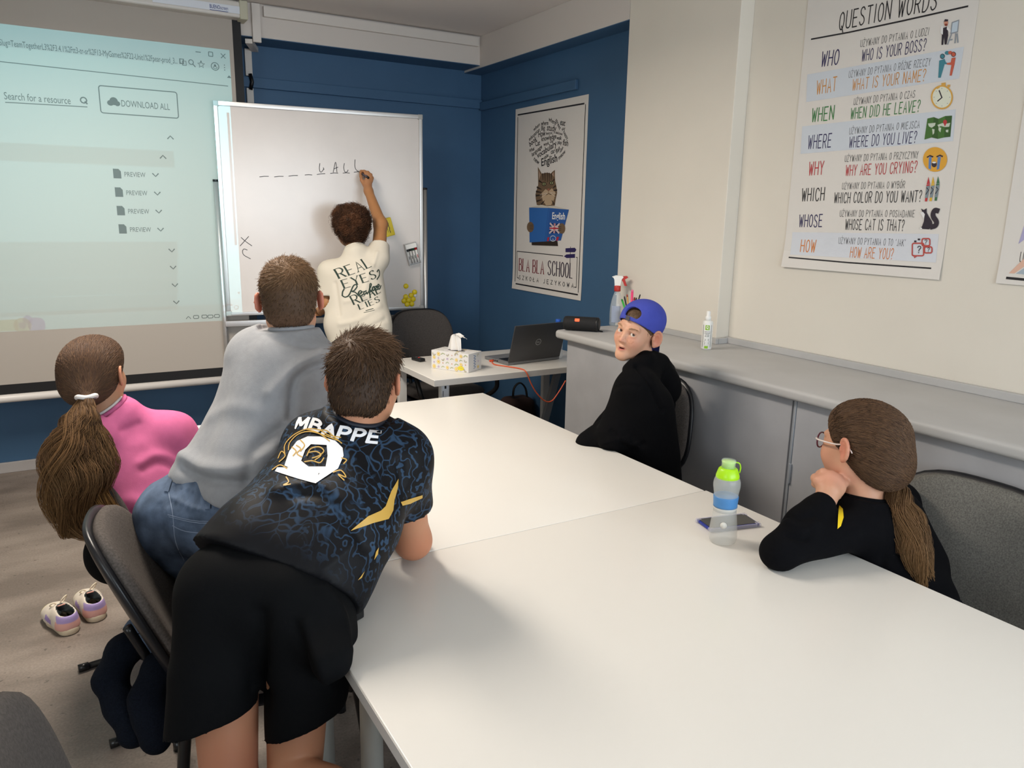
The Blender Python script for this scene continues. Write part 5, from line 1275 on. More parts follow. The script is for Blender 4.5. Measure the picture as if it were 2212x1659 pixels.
    for P_ in ([(616, 985), (612, 960), (630, 938), (660, 925), (690, 928), (710, 940), (736, 945)], [(622, 972), (624, 954), (642, 936), (668, 931), (700, 940), (730, 952)], [(690, 928), (706, 930), (722, 944), (738, 958)], [(660, 925), (688, 935), (712, 953)], [(600, 990), (606, 975), (616, 985), (604, 998)], [(590, 1015), (606, 1005), (622, 1012)],
               [(622, 1030), (628, 1040), (618, 1046), (632, 1044)], [(720, 1020), (736, 1016), (746, 1030), (730, 1024), (742, 1036)], [(738, 990), (748, 994), (742, 1002)],
               [(664, 985), (672, 970), (690, 966), (700, 975), (690, 985), (676, 990)], [(660, 998), (676, 996), (692, 1000), (700, 990)], [(668, 978), (684, 976), (694, 984), (682, 994)], [(640, 962), (650, 970), (642, 980), (654, 988)], [(648, 950), (658, 962), (650, 975)], [(630, 966), (640, 975), (634, 985)]): gl(P_)
    conform(gold, (O, U, Vv, N), bv, 'gold_dragon_print', gm, sh, .003, .012)
    stp = [[pp(*q) for q in P_] for P_ in ([(754, 1136), (790, 1108), (818, 1098), (828, 1090), (842, 1060), (860, 1034), (858, 1052), (850, 1078), (846, 1100), (834, 1116), (800, 1122)], [(864, 1084), (892, 1078), (920, 1072), (921, 1079), (890, 1090), (868, 1092)], [(802, 1196), (806, 1180), (812, 1172), (810, 1186)], [(768, 1232), (782, 1216), (776, 1228)])]
    for p_ in stp: conform([p_], (O, U, Vv, N), bv, 'gold_stripe', gm, sh, .0025, .012)
    # shorts
    S = Sdf(.0045); S.cap(hL+(.02, 0, .02), hR+(-.01, 0, .02), .098, .100, .05)
    S.cap(hL+(.01, 0, 0), W(462, 1450, 1.45), .095, .083, .03).cap(W(462, 1450, 1.45), W(452, 1640, 1.44), .083, .085, .008); S.cap(hR, W(654, 1450, 1.46), .098, .076, .03).cap(W(654, 1450, 1.46), W(652, 1640, 1.45), .074, .069, .008)
    S.cap(W(700, 1380, 1.47), W(690, 1470, 1.47), .055, .045, .05).cap(W(690, 1330, 1.43), W(716, 1425, 1.365), .044, .036, .04)
    mid = W(561, 1500, 1.45); S.cut(W(458, 1556, 1.44), crt*.29+cdn*.957, .25, (mid, -crt)); S.cut(W(645, 1566, 1.45), crt*.36+cdn*.933, .25, (mid, crt))
    S.cap(W(458, 1550, 1.45), knL, .066, .066, .004, True); S.cap(W(648, 1545, 1.46), knR, .054, .058, .004, True)
    V, F = S.mesh(2); V = wrinkle(V, F, .003, 8, 8, (1, 1, .5)); V = crease(V, F, [([W(560, 1330, 1.35), W(562, 1430, 1.37), W(560, 1520, 1.4)], .018, -.014), ([W(700, 1270, 1.4), W(740, 1330, 1.42), W(752, 1400, 1.42)], .014, .008), ([W(660, 1350, 1.38), W(690, 1430, 1.38), W(712, 1500, 1.4)], .012, .007), ([W(640, 1350, 1.37), W(668, 1450, 1.38)], .012, -.005)])
    mesh_obj('shorts', V, F, mat('black_sport_shorts', '08090b', .85, spec=.12, bump=(500, .2, .001)), root, True)
person_jersey()
# ------------------------------------------------------------------ girl in pink with a pony tail
def person_pink():
    pel = W(325, 1185, 2.27); root = thing('person', (pel[0], pel[1], 0), 'person in pink sweatshirt with long brown ponytail seated with back to the camera', 'person')
    H = Head(W(205, 812, 2.25), (.50, .87, -.02), roll=.06, k=.97)
    neck = W(248, 897, 2.28); shL, shR = W(205, 935, 2.22), W(372, 938, 2.38); ch = W(290, 1020, 2.32)
    elR, wrR = W(440, 1040, 2.5), W(500, 990, 2.7); elL, wrL = W(200, 1060, 2.4), W(330, 1060, 2.75)
    S = Sdf(.0045); H.base(S); H.neck(S, neck, .042, .046); S.chain([neck, ch+cfw*.03, pel+cfw*.03], [.044, .055, .065]).cap(shL+cfw*.02, shR+cfw*.01, .032)
    S.chain([shR, elR, wrR], [.038, .034, .023]); S.chain([shL, elL, wrL], [.038, .034, .023])
    for w_, e_ in ((wrR, elR), (wrL, elL)):
        dr = (w_-e_)/np.linalg.norm(w_-e_); R = frame(dr); hc = w_+dr*.045; S.ell(hc, (.034, .042, .014), R, .02)
        for i in range(4): finger(S, hc+R@np.array([-.024+.016*i, .035, 0]), [R@np.array([0, 1, -.1]), R@np.array([0, 1, -.4]), R@np.array([0, .8, -.7])], [.03, .02, .016], .0078)
        finger(S, hc+R@np.array([-.03, -.01, 0]), [R@np.array([-.6, .8, 0]), R@np.array([-.1, 1, 0])], [.028, .022], .009)
    fd = np.array([.28, .96, 0]); legs = []
    for sx in (-1, 1):
        h_ = pel+np.array([.085*sx, -.02*sx, -.015]); k_ = h_+fd*.30+np.array([0, 0, -.0]); a_ = np.array([k_[0], k_[1]+.02, .09]); legs.append((h_, k_, a_)); S.chain([h_, k_, a_], [.068, .048, .034])
    V, F = S.mesh(2); mesh_obj('body', V, F, M_skin, root, True, cols=skin_cols(V, 'b88a6c', [(H.P(.078, -.012, 0), (.015, .03, .035), 'cf8468', .6)]))
    tie = W(187, 857, 2.125)
    S = Sdf(.0045); H.ell(S, (0, -.018, .030), (.083, .103, .088)); H.ell(S, (0, -.045, -.015), (.068, .068, .052), k=.04); H.ell(S, (0, .015, .058), (.074, .090, .064), k=.02)
    H.ell(S, (0, .125, -.035), (.12, .085, .10), k=.01, sub=True)
    for x in (-1, 1): H.ell(S, (x*.092, .004, -.022), (.030, .030, .046), k=.006, sub=True)
    S.cap(H.P(0, -.07, -.03), tie, .045, .012, .04); S.cut(H.P(0, -.06, -.082), H.R@np.array([0, .25, -1]), .09)
    combed(H, root, 'hair', S, tie, 9000, '48352a', '7d5d40', 12, keep=lambda L: L[:, 1] < .085, w=.0008)
    n_ = H.R@np.array([0, -.95, -.1]); R_ = frame(np.array([0, -.2, -1.0])); e1, e2 = R_[:, 0], R_[:, 2]
    MB().tube([tie+e1*.024*math.cos(a)+e2*.022*math.sin(a)+Z3*.002*math.sin(3*a) for a in np.linspace(0, 6.283, 28)], .0065, 8, False).build('hair_tie', mat('white_elastic', 'd9d5d2', .7), root, True)
    sp_ = [tie+(0, .004, .004), W(182, 890, 2.105), W(173, 935, 2.10), W(166, 1000, 2.10), W(172, 1070, 2.11), W(188, 1150, 2.14)]
    tail(root, 'ponytail', sp_, [.010, .026, .062, .096, .092, .06], 7000, '433024', '86643f', 5, .030, .0009, tipcol='7d5c38')
    tail(root, 'ponytail_tip', [W(190, 1040, 2.12), W(225, 1090, 2.1), W(262, 1118, 2.1), W(290, 1135, 2.12)], [.05, .035, .022, .006], 420, '6b4a2c', 'b08348', 8, .010, .0010, tipcol='9c7340')
    pk = mat('pink_sweatshirt', 'c46692', .85, noise_=(50, .04, 3, None), bump=(350, .2, .0015), spec=.15)
    S = Sdf(.006); lc, rc = W(240, 985, 2.27), W(330, 990, 2.35)
    S.cap(lc, W(285, 1170, 2.25), .088, .092, .05).cap(rc, W(350, 1175, 2.28), .090, .090, .05).cap(blend(lc, rc, .5), W(318, 1175, 2.25), .09, .09, .05)
    S.cap(shL, neck, .056, .05, .05).cap(shR, neck, .056, .05, .05); S.chain([shR, elR, wrR], [.068, .056, .036], .04); S.chain([shL, elL, wrL], [.064, .056, .036], .04)
    S.cap(W(365, 945, 2.36), W(392, 975, 2.40), .062, .062, .04)
    open_neck(S, H, neck, .72, .050); S.cut(W(345, 1213, 2.2), np.array([0, .1, -1]), .25)
    for w_, e_ in ((wrR, elR), (wrL, elL)): S.cut(blend(e_, w_, .92), w_-e_, .07)
    V, F = S.mesh(2); V = wrinkle(V, F, .0024, 8, 14); V = crease(V, F, [([W(305, 1000, 2.2), W(330, 985, 2.22), W(360, 985, 2.24), W(385, 1000, 2.25)], .016, .006), ([W(310, 1015, 2.2), W(340, 1000, 2.22), W(375, 1012, 2.25)], .013, -.005), ([W(280, 1080, 2.15), W(320, 1085, 2.15), W(360, 1060, 2.18)], .02, .006), ([W(285, 1110, 2.15), W(330, 1120, 2.15), W(370, 1100, 2.2)], .012, -.006), ([W(262, 930, 2.2), W(300, 915, 2.24)], .01, -.003)])
    sw = mesh_obj('sweatshirt', V, F, pk, root, True)
    collar(H, neck, .70, .054, .0085, pk, sw); collar(H, neck, .60, .0485, .0055, mat('white_cotton', 'ded9d6', .8), root, 'undershirt_collar')
    tr = mat('black_leggings', '0a0a0c', .85, spec=.1); S = Sdf(.007); S.cap(legs[0][0]+(0, 0, .02), legs[1][0]+(0, 0, .02), .088, .088, .04)
    for h_, k_, a_ in legs: S.chain([h_, k_, a_], [.078, .058, .042])
    S.cut((0, 0, .115), -Z3, 9); V, F = S.mesh(2); mesh_obj('leggings', V, F, tr, root, True)
    for i, (h_, k_, a_) in enumerate(legs):
        S = Sdf(.005); a = np.array([a_[0], a_[1], .055]); S.cap(a-fd*.03, a+fd*.14+(0, 0, -.012), .044, .036, .02); S.cap(a, a+(0, 0, .045), .042, .044, .02); S.cut((a[0], a[1], .022), -Z3, .4); V, F = S.mesh(2)
        sh = mesh_obj('shoe', V, F, mat('lavender_suede', '9c86c6', .8, noise_=(40, .08, 3, None)), root, True)
        S = Sdf(.005); S.cap(a-fd*.03+(0, 0, -.028), a+fd*.14+(0, 0, -.028), .046, .04, .01); S.cut((a[0], a[1], .026), Z3, .4); S.cut((a[0], a[1], .001), -Z3, .4); V, F = S.mesh(1); mesh_obj('sole', V, F, mat('pale_rubber', 'cfc3d6', .6), sh, True)
person_pink()

# ------------------------------------------------------------------ boy in blue cap, looking round at the camera
def person_cap():
    pel = np.array([1.80, 2.10, .555]); root = thing('person', (pel[0], pel[1], 0), 'person in black hoodie and backwards blue cap seated against the grey counter', 'person')
    H = Head(W(1377, 718, 2.77), (-.955, -.29, .06), roll=.20, k=.93)
    neck = W(1395, 792, 2.80); shL, shR = W(1372, 838, 2.69), W(1385, 822, 2.96); ch = W(1395, 905, 2.82)
    elL, wrL = W(1392, 955, 2.72), onx(1290, 965, 1.66); elR, wrR = W(1320, 930, 2.98), onx(1275, 955, 1.68)
    S = Sdf(.0020); H.base(S, jaw=.84, face=.93, ear=1.08, flare=.65); H.mouth(S, .0030); lids(H, S); H.neck(S, neck, .041, .046)
    S.cap(neck, ch, .046, .06, .02)
    # body continues under the clothes
    S.chain([ch, pel], [.06, .07]).cap(shL+(.02, .03, 0), shR+(.02, -.03, 0), .032); S.chain([shL, elL, wrL], [.036, .034, .023]); S.chain([shR, elR, wrR], [.036, .034, .023])
    for w_, e_ in ((wrL, elL), (wrR, elR)):
        dr = (w_-e_)/np.linalg.norm(w_-e_); R = frame(dr); hc = w_+dr*.042; S.ell(hc, (.032, .040, .013), R, .02)
        for i in range(4): finger(S, hc+R@np.array([-.024+.016*i, .034, 0]), [R@np.array([0, 1, -.2]), R@np.array([0, .8, -.6]), R@np.array([0, .5, -.9])], [.03, .02, .016], .0076)
        finger(S, hc+R@np.array([-.03, -.01, 0]), [R@np.array([-.6, .8, 0]), R@np.array([-.1, 1, 0])], [.028, .022], .009)
    legs = []
    for sy_ in (-1, 1):
        h_ = pel+np.array([0, .085*sy_, -.02]); k_ = h_+np.array([-.33, .02*sy_, -.0]); a_ = np.array([k_[0]+.03, k_[1], .09]); legs.append((h_, k_, a_)); S.chain([h_, k_, a_], [.068, .048, .034])
    V, F = S.mesh(2)
    cs = skin_cols(V, 'c8997f', [(H.P(0, .082, -.0615), (.016, .014, .0058), 'b5685e', 1.1), (H.P(0, .076, -.060), (.011, .009, .0022), '4a2420', 1.6), (H.P(-.038, .066, -.030), (.022, .02, .018), 'c98772', .5), (H.P(.038, .066, -.030), (.022, .02, .018), 'c98772', .5),
        (H.P(0, .1, -.027), (.014, .014, .010), 'c98a74', .5), (H.P(-.030, .08, -.010), (.016, .02, .005), 'b57d6b', .6), (H.P(.030, .08, -.010), (.016, .02, .005), 'b57d6b', .6), (H.P(-.080, -.012, 0), (.014, .026, .034), 'c67a62', .8),
        (H.P(-.030, .084, .0055), (.0130, .012, .0045), '8f5b4c', .9), (H.P(.030, .084, .0055), (.0130, .012, .0045), '8f5b4c', .9)])
    # freckles
    rnd = np.random.RandomState(3); Lc = (V-H.c)@H.R/H.k
    for i in range(46):
        q = np.array([rnd.uniform(-.045, .045), 0, rnd.uniform(-.035, -.008)]); dd = np.hypot(Lc[:, 0]-q[0], Lc[:, 2]-q[2]); m_ = (dd < .0022) & (Lc[:, 1] > .04); cs[m_] *= (.93, .89, .86)
    mesh_obj('body', V, F, M_skin, root, True, cols=cs)
    eyes(H, root, np.array([0, 0, 1.5]), '5d4a3a')
    # brows and side hair
    br = []; rnd = np.random.RandomState(2)
    bv0 = bvh(V, F)
    for x in (-1, 1):
        for i in range(130):
            t = rnd.rand(); p = np.array([x*(.014+.034*t), .12, .0215+.006*math.sin(t*2.6)-.003*t+rnd.normal()*.0016]); h = bv0.ray_cast(Vector(H.P(*p)), Vector(H.R@np.array([0, -1, 0])))
            if h[0] is None: continue
            a = np.array(h[0]); d_ = H.R@np.array([x*.9, -.15, .25]); br.append([a, a+d_*.0025, a+d_*.005])
    Vb, Fb, Cb = strand_mesh(br, .0003, .00015, np.tile(np.array(lin('a98565')), (len(br), 1))); mesh_obj('eyebrows', Vb, Fb, M_hairb, root, True, cols=Cb)
    S = Sdf(.003); H.ell(S, (0, -.015, .0305), (.0735, .0925, .0800)); H.ell(S, (0, -.05, -.02), (.066, .052, .04), k=.03)
    H.ell(S, (0, .125, -.04), (.13, .105, .09), k=.008, sub=True); H.ell(S, (0, .10, .02), (.055, .06, .028), k=.01, sub=True)
    for x in (-1, 1): H.ell(S, (x*.092, -.010, -.012), (.03, .026, .044), k=.006, sub=True)
    S.cut(H.P(0, -.09, -.05), H.R@np.array([0, 0, -1]), .12)
    short_hair(H, root, 'hair', S, 4500, .009, '5b4634', '8d6f50', lambda l: np.stack([l[:, 0]*0, -l[:, 1]*0-.2, -1+0*l[:, 0]], 1), 9, lift=.1, w=.0006, segs=3, keep=lambda L: (L[:, 1] < .035) & (np.abs(L[:, 0]) > .03) | (L[:, 1] < -.03) | (L[:, 2] > .068))
    # cap worn backwards: opening over the forehead, peak down the neck
    bl = mat('blue_cap_cotton', '414aa2', .8, noise_=(40, .05, 3, None), bump=(500, .2, .001), spec=.2)
    S = Sdf(.003); H.ell(S, (0, -.016, .038), (.082, .102, .086)); H.ell(S, (0, -.02, .06), (.079, .096, .070), k=.02)
    n_ = H.R@np.array([0, .45, -1.0]); S.cut(H.P(0, .0, .016), n_, .25)
    H.ell(S, (0, -.016, .034), (.0775, .0975, .081), k=.002, sub=True)
    H.ell(S, (0, .085, .082), (.038, .055, .024), k=.003, sub=True)
    V, F = S.mesh(2); c_ = mesh_obj('cap', V, F, bl, root, True); bvc = bvh(V, F)
    # strap and buckle
    P = [H.P(.078*math.sin(a)*1.0, -.016+.0985*math.cos(a), .020+.45*(-.016+.0985*math.cos(a))+.004) for a in np.linspace(-.62, .62, 13)]
    MB().tube(P, .0062, 8, True, .25, up=H.R@np.array([0, 1, 0])).build('strap', bl, c_, True)
    MB().obox(H.P(.006, .084, .058), np.array([.009, .002, .0085])*H.k, H.R).build('buckle', mat('dull_metal', '77767a', .3, .8), c_)
    # seams
    sm = []
    MB().tube([H.P(0, -.016+.098*math.sin(a)*1.05, .038+.089*math.cos(a)) for a in np.linspace(-1.3, .5, 14)], .0012, 6).build('seam', mat('blue_thread', '4049a6', .8), c_, True)
    MB().lathe([(.007, 0), (.005, .004), (1e-7, .005)], H.P(0, -.018, .1245), 12, np.stack([H.R[:, 0], H.R[:, 1], H.R[:, 2]], 1)).build('button', bl, c_, True)
    # peak: curved shell
    Vp = []; Fp = []; nu, nv = 15, 9
    for s_ in (0, 1):
        for i in range(nu):
            a = -1.05+2.1*i/(nu-1)
            for j in range(nv):
                t = j/(nv-1); x = .078*math.sin(a)*(1+.02*t); y = -.016-.098*math.cos(a)-.030*t*math.cos(a)**.6-.004*s_; z = .018+.45*(-.016-.098*math.cos(a))+.004-.098*t*(max(math.cos(a), 0)**.45)-.010*(1-math.cos(a))
                Vp.append(H.P(x, y, z))
    for s_ in (0, 1):
        for i in range(nu-1):
            for j in range(nv-1):
                q = [s_*nu*nv+i*nv+j, s_*nu*nv+(i+1)*nv+j, s_*nu*nv+(i+1)*nv+j+1, s_*nu*nv+i*nv+j+1]; Fp.append(q if s_ else q[::-1])
    for i in range(nu-1): a = i*nv+nv-1; Fp.append([a, a+nv, a+nv+nu*nv, a+nu*nv])
    mesh_obj('peak', Vp, Fp, bl, c_, True)
    # hoodie
    hk = mat('black_hoodie', '08080a', .9, spec=.1, noise_=(60, .08, 3, None), bump=(350, .2, .0015), )
    S = Sdf(.006)
    S.cap(W(1398, 880, 2.72), pel+(0, -.075, -.02), .098, .108, .05).cap(W(1402, 870, 2.92), pel+(0, .075, -.02), .098, .108, .05)
    S.cap(shL, neck, .06, .055, .05).cap(shR, neck, .06, .055, .05); S.cap(W(1362, 868, 2.75), W(1330, 940, 2.72), .075, .07, .05)
    S.chain([shL, elL], [.068, .058], .03); S.chain([elL, wrL], [.056, .040], .03); S.chain([shR, elR, wrR], [.068, .058, .040], .04)
    S.cap(W(1330, 925, 2.85), W(1275, 960, 2.78), .06, .055, .04)
    S.ell(W(1428, 832, 2.86), (.066, .088, .082), k=.02)
    S.chain([W(1368, 795, 2.70), W(1395, 778, 2.74), W(1425, 786, 2.82), W(1440, 800, 2.90)], [.026, .030, .036, .034], .02); S.chain([W(1368, 795, 2.70), W(1358, 800, 2.78)], [.026, .024], .015)
    S.cap(H.P(0, -.02, -.05), neck+(0, 0, -.02), .046, .048, .006, True)
    for w_, e_ in ((wrL, elL), (wrR, elR)): S.cut(blend(e_, w_, .93), w_-e_, .07)
    S.cut(pel+(0, 0, -.06), -Z3, .3)
    V, F = S.mesh(2); V = wrinkle(V, F, .0028, 8, 21); V = crease(V, F, [([W(1318, 848, 2.6), W(1345, 832, 2.6), W(1382, 835, 2.6)], .006, -.004), ([W(1375, 792, 2.7), W(1400, 820, 2.72), W(1420, 860, 2.74), W(1432, 885, 2.76)], .009, -.012), ([W(1300, 960, 2.5), W(1340, 950, 2.55), W(1380, 965, 2.58)], .012, .008), ([W(1320, 930, 2.55), W(1350, 965, 2.55)], .009, -.007), ([W(1340, 985, 2.6), W(1390, 960, 2.6)], .01, -.006)])
    mesh_obj('hoodie', V, F, hk, root, True)
    S = Sdf(.008); S.cap(legs[0][0]+(0, 0, .0), legs[1][0]+(0, 0, .0), .088, .088, .04)
    for h_, k_, a_ in legs: S.chain([h_, k_, a_], [.08, .06, .05])
    S.cut((0, 0, .1), -Z3, 9); V, F = S.mesh(2); mesh_obj('trousers', V, F, mat('dark_trousers', '101116', .85, spec=.1), root, True)
    for h_, k_, a_ in legs:
        S = Sdf(.006); a = np.array([a_[0], a_[1], .05]); S.cap(a+(.03, 0, 0), a+(-.14, 0, -.012), .042, .036, .02); S.cap(a, a+(0, 0, .04), .042, .042, .02); S.cut((a[0], a[1], .002), -Z3, .4); V, F = S.mesh(2); mesh_obj('shoe', V, F, mat('dark_shoe', '26262a', .6), root, True)
person_cap()

# ------------------------------------------------------------------ girl with glasses, chin on her fist
def person_glasses():
    pel = np.array([1.76, 1.03, .555]); root = thing('person', (pel[0], pel[1], 0), 'person with glasses and low ponytail resting chin on fist at the near table', 'person')
    H = Head(W(1862, 966, 1.94), (.0, 1.0, -.06), roll=-.08, k=1.04)
    neck = W(1862, 1092, 1.93); shL, shR = W(1868, 1135, 1.885), W(1935, 1085, 2.12); ch = W(1905, 1180, 1.98)
    elL = np.array(onz(1684, 1192, TZ+.040)); hand = W(1797, 1043, 1.905); wrL = W(1782, 1082, 1.885); elR, wrR = W(1760, 1190, 2.2), W(1700, 1150, 2.2)
    elR = np.array([1.78, 1.24, .60]); wrR = np.array([1.66, 1.10, .59])
    S = Sdf(.0025); H.base(S, ear=.95, flare=.35); H.mouth(S, .001); lids(H, S); H.neck(S, neck, .041, .046); S.cap(neck, ch, .046, .055, .02)
    S.chain([ch, pel], [.06, .07]).cap(shL+(.03, .02, 0), shR+(-.02, 0, 0), .03); S.chain([shL, elL, wrL], [.030, .025, .024]); S.chain([shR, elR, wrR], [.034, .030, .023])
    dr = (wrR-elR)/np.linalg.norm(wrR-elR); R = frame(dr); hc = wrR+dr*.045; S.ell(hc, (.032, .042, .013), R, .02)
    for i in range(4): finger(S, hc+R@np.array([-.024+.016*i, .035, 0]), [R@np.array([0, 1, -.05]), R@np.array([0, 1, -.3]), R@np.array([0, .8, -.5])], [.03, .02, .016], .0076)
    finger(S, hc+R@np.array([-.03, -.01, 0]), [R@np.array([-.6, .8, 0]), R@np.array([-.1, 1, 0])], [.028, .022], .009)
    # the fist under the chin: back of the hand towards the camera
    up = (hand-wrL)/np.linalg.norm(hand-wrL); sd = crt-up*(crt@up); sd /= np.linalg.norm(sd); fw = np.cross(sd, up); fw = fw if fw@cfw > 0 else -fw     # away from camera
    S.cap(wrL, blend(wrL, hand, .5), .025, .030, .010); S.ell(hand+up*-.004, (.037, .020, .035), np.stack([sd, fw, up], 1), .010)
    for i in range(4):
        b0 = hand+sd*(-.027+.0185*i)+up*(.022-.003*abs(i-1.2))+fw*.004; S.chain([b0, b0+fw*.026+up*.004, b0+fw*.034-up*.022, b0+fw*.014-up*.034], [.0115, .0105, .0098, .009], .0055)
    tb_ = hand-sd*.033-up*.012; S.chain([tb_, tb_+fw*.020+up*.014-sd*.003, tb_+fw*.034+up*.030+sd*.012], [.0125, .0105, .0092], .008)
    legs = []
    for sy_ in (-1, 1):
        h_ = pel+np.array([0, .085*sy_, -.02]); k_ = h_+np.array([-.33, .02*sy_, -.0]); a_ = np.array([k_[0]+.03, k_[1], .09]); legs.append((h_, k_, a_)); S.chain([h_, k_, a_], [.068, .048, .034])
    V, F = S.mesh(2)
    Rh = np.stack([sd, fw, up], 1); Lh = (V-hand)@Rh
    cs = skin_cols(V, 'bf8f74', [(H.P(-.080, -.012, 0), (.014, .026, .034), 'c67c66', .8), (H.P(-.04, .06, -.03), (.03, .03, .025), 'c5866e', .5), (H.P(0, .082, -.062), (.02, .016, .008), 'b8645c', 1.2), (hand+up*.02, (.05, .04, .02), 'd4937f', .4)])
    mesh_obj('body', V, F, M_skin, root, True, cols=cs); eyes(H, root, H.P(0, 3, -.1), '5d4a3a')
    # glasses: dark red rims, pale temples
    rim = MB(); ln = MB()
    for x in (-1, 1):
        P = [H.P(x*.032+.0245*math.cos(a)*(1.0), .098-.012*(.032*x+.0245*math.cos(a))**2/.0032, .002+.0185*math.sin(a)*(1.0 if math.sin(a) > 0 else 1.05)) for a in np.linspace(0, 6.283, 29)]
        rim.tube(P, .0021, 8, False)
        ln.add(P[:-1], [tuple(range(len(P)-1))])
    rim.tube([H.P(-.009, .099, .006), H.P(0, .101, .008), H.P(.009, .099, .006)], .0022, 8)
    g = tag(rim.build('glasses', mat('dark_red_acetate', '5c2436', .25), None, True), 'glasses with dark red rims and pale temples worn by the person resting on her fist', 'glasses')
    tm = MB()
    for x in (-1, 1): tm.tube(crom([H.P(x*.056, .089, .008), H.P(x*.072, .068, .008), H.P(x*.0765, .02, .008), H.P(x*.078, -.012, .012), H.P(x*.077, -.03, -.004)], 6), .0034, 8, True, .6)
    tm.build('temples', mat('pale_pink_acetate', 'dccdc6', .25), g, True)
    ln.build('lenses', mat('lens_glass', 'ffffff', .02, alpha=.12, spec=.8), g, True)
    # hair
    tie = W(1922, 1034, 1.945)
    S = Sdf(.0045); H.ell(S, (0, -.018, .032), (.079, .099, .083)); H.ell(S, (0, -.045, -.018), (.066, .062, .046), k=.04); H.ell(S, (0, .006, .054), (.070, .080, .060), k=.02)
    H.ell(S, (0, .130, -.035), (.12, .104, .115), k=.01, sub=True)
    for x in (-1, 1): H.ell(S, (x*.092, .010, -.030), (.030, .036, .052), k=.006, sub=True)
    S.cap(H.P(0, -.075, -.04), tie, .05, .02, .05)
    combed(H, root, 'hair', S, tie, 9000, '4c382a', '7c5d41', 15, keep=lambda L: L[:, 1] < .095, w=.0007)
    R_ = frame(W(1940, 1090, 1.92)-tie); e1, e2 = R_[:, 0], R_[:, 2]
    MB().tube([tie+e1*.021*math.cos(a)+e2*.017*math.sin(a) for a in np.linspace(0, 6.283, 24)], .008, 8, False).build('hair_tie', mat('black_elastic', '141416', .8), root, True)
    tail(root, 'ponytail', [tie, W(1938, 1070, 1.895), W(1955, 1125, 1.865), W(1970, 1195, 1.85), W(1992, 1290, 1.85)], [.014, .032, .046, .050, .026], 4600, '4e3a2a', '876544', 6, .008, .0008, tipcol='8f6c44')
    # black sweatshirt
    bk = mat('black_sweatshirt', '08080b', .9, spec=.1, noise_=(60, .08, 3, None), bump=(350, .2, .0015), )
    S = Sdf(.006)
    S.cap(W(1895, 1190, 1.93), pel+(0, -.05, .02), .085, .092, .05).cap(W(1930, 1160, 2.08), pel+(0, .05, .02), .085, .092, .05); S.cap(shL, neck, .055, .05, .05).cap(shR, neck, .056, .05, .05)
    S.cap(W(1935, 1120, 2.0), W(1975, 1220, 1.98), .07, .08, .05)
    S.chain([shL, elL], [.056, .040], .03); S.chain([elL, blend(elL, wrL, .5), blend(elL, wrL, .8)], [.040, .043, .037], .02); S.cap(blend(elL, wrL, .62), blend(elL, wrL, .93), .037, .034, .012); S.chain([shR, elR, blend(elR, wrR, .92)], [.058, .046, .036], .03)
    open_neck(S, H, neck, .78, .049); S.cut(pel+(0, 0, -.05), -Z3, .3)
    S.cut((0, 0, TZ+.002), -Z3, 0)
    V, F = S.mesh(2); V = wrinkle(V, F, .0022, 9, 31); V = crease(V, F, [([W(1700, 1130, 1.8), W(1740, 1150, 1.78), W(1760, 1130, 1.8)], .012, .009), ([W(1700, 1155, 1.8), W(1735, 1165, 1.78), W(1750, 1150, 1.8)], .008, -.008), ([W(1720, 1210, 1.8), W(1800, 1180, 1.78), W(1850, 1150, 1.8)], .016, .005), ([W(1690, 1105, 1.8), W(1720, 1120, 1.8), W(1755, 1115, 1.82)], .007, -.005), ([W(1900, 1100, 1.84), W(1915, 1160, 1.84), W(1905, 1220, 1.85)], .01, -.004)])
    in_t = (V[:, 0] < TX1+.01) & (V[:, 2] < TZ+.003); V[in_t, 2] = TZ+.003
    sw = mesh_obj('sweatshirt', V, F, bk, root, True); bv = bvh(V, F)
    collar(H, neck, .78, .0525, .0075, bk, sw)
    # yellow print on the chest, seen from the side
    fr_, qq = facing_print(1815, 1115, 1.88)
    conform([[qq(*p_) for p_ in ((1809, 1142), (1811, 1104), (1814, 1092), (1821, 1100), (1822, 1118), (1816, 1136))]], fr_, bv, 'yellow_print', mat('yellow_print', 'e2c21c', .6), sw, .003, .012, .3)
    S = Sdf(.008); S.cap(legs[0][0], legs[1][0], .088, .088, .04)
    for h_, k_, a_ in legs: S.chain([h_, k_, a_], [.08, .06, .05])
    S.cut((0, 0, .1), -Z3, 9); V, F = S.mesh(2); mesh_obj('trousers', V, F, mat('dark_trousers', '101116', .85, spec=.1), root, True)
    for h_, k_, a_ in legs:
        S = Sdf(.006); a = np.array([a_[0], a_[1], .05]); S.cap(a+(.03, 0, 0), a+(-.14, 0, -.012), .042, .036, .02); S.cap(a, a+(0, 0, .04), .042, .042, .02); S.cut((a[0], a[1], .002), -Z3, .4); V, F = S.mesh(2); mesh_obj('shoe', V, F, mat('dark_shoe', '26262a', .6), root, True)
person_glasses()
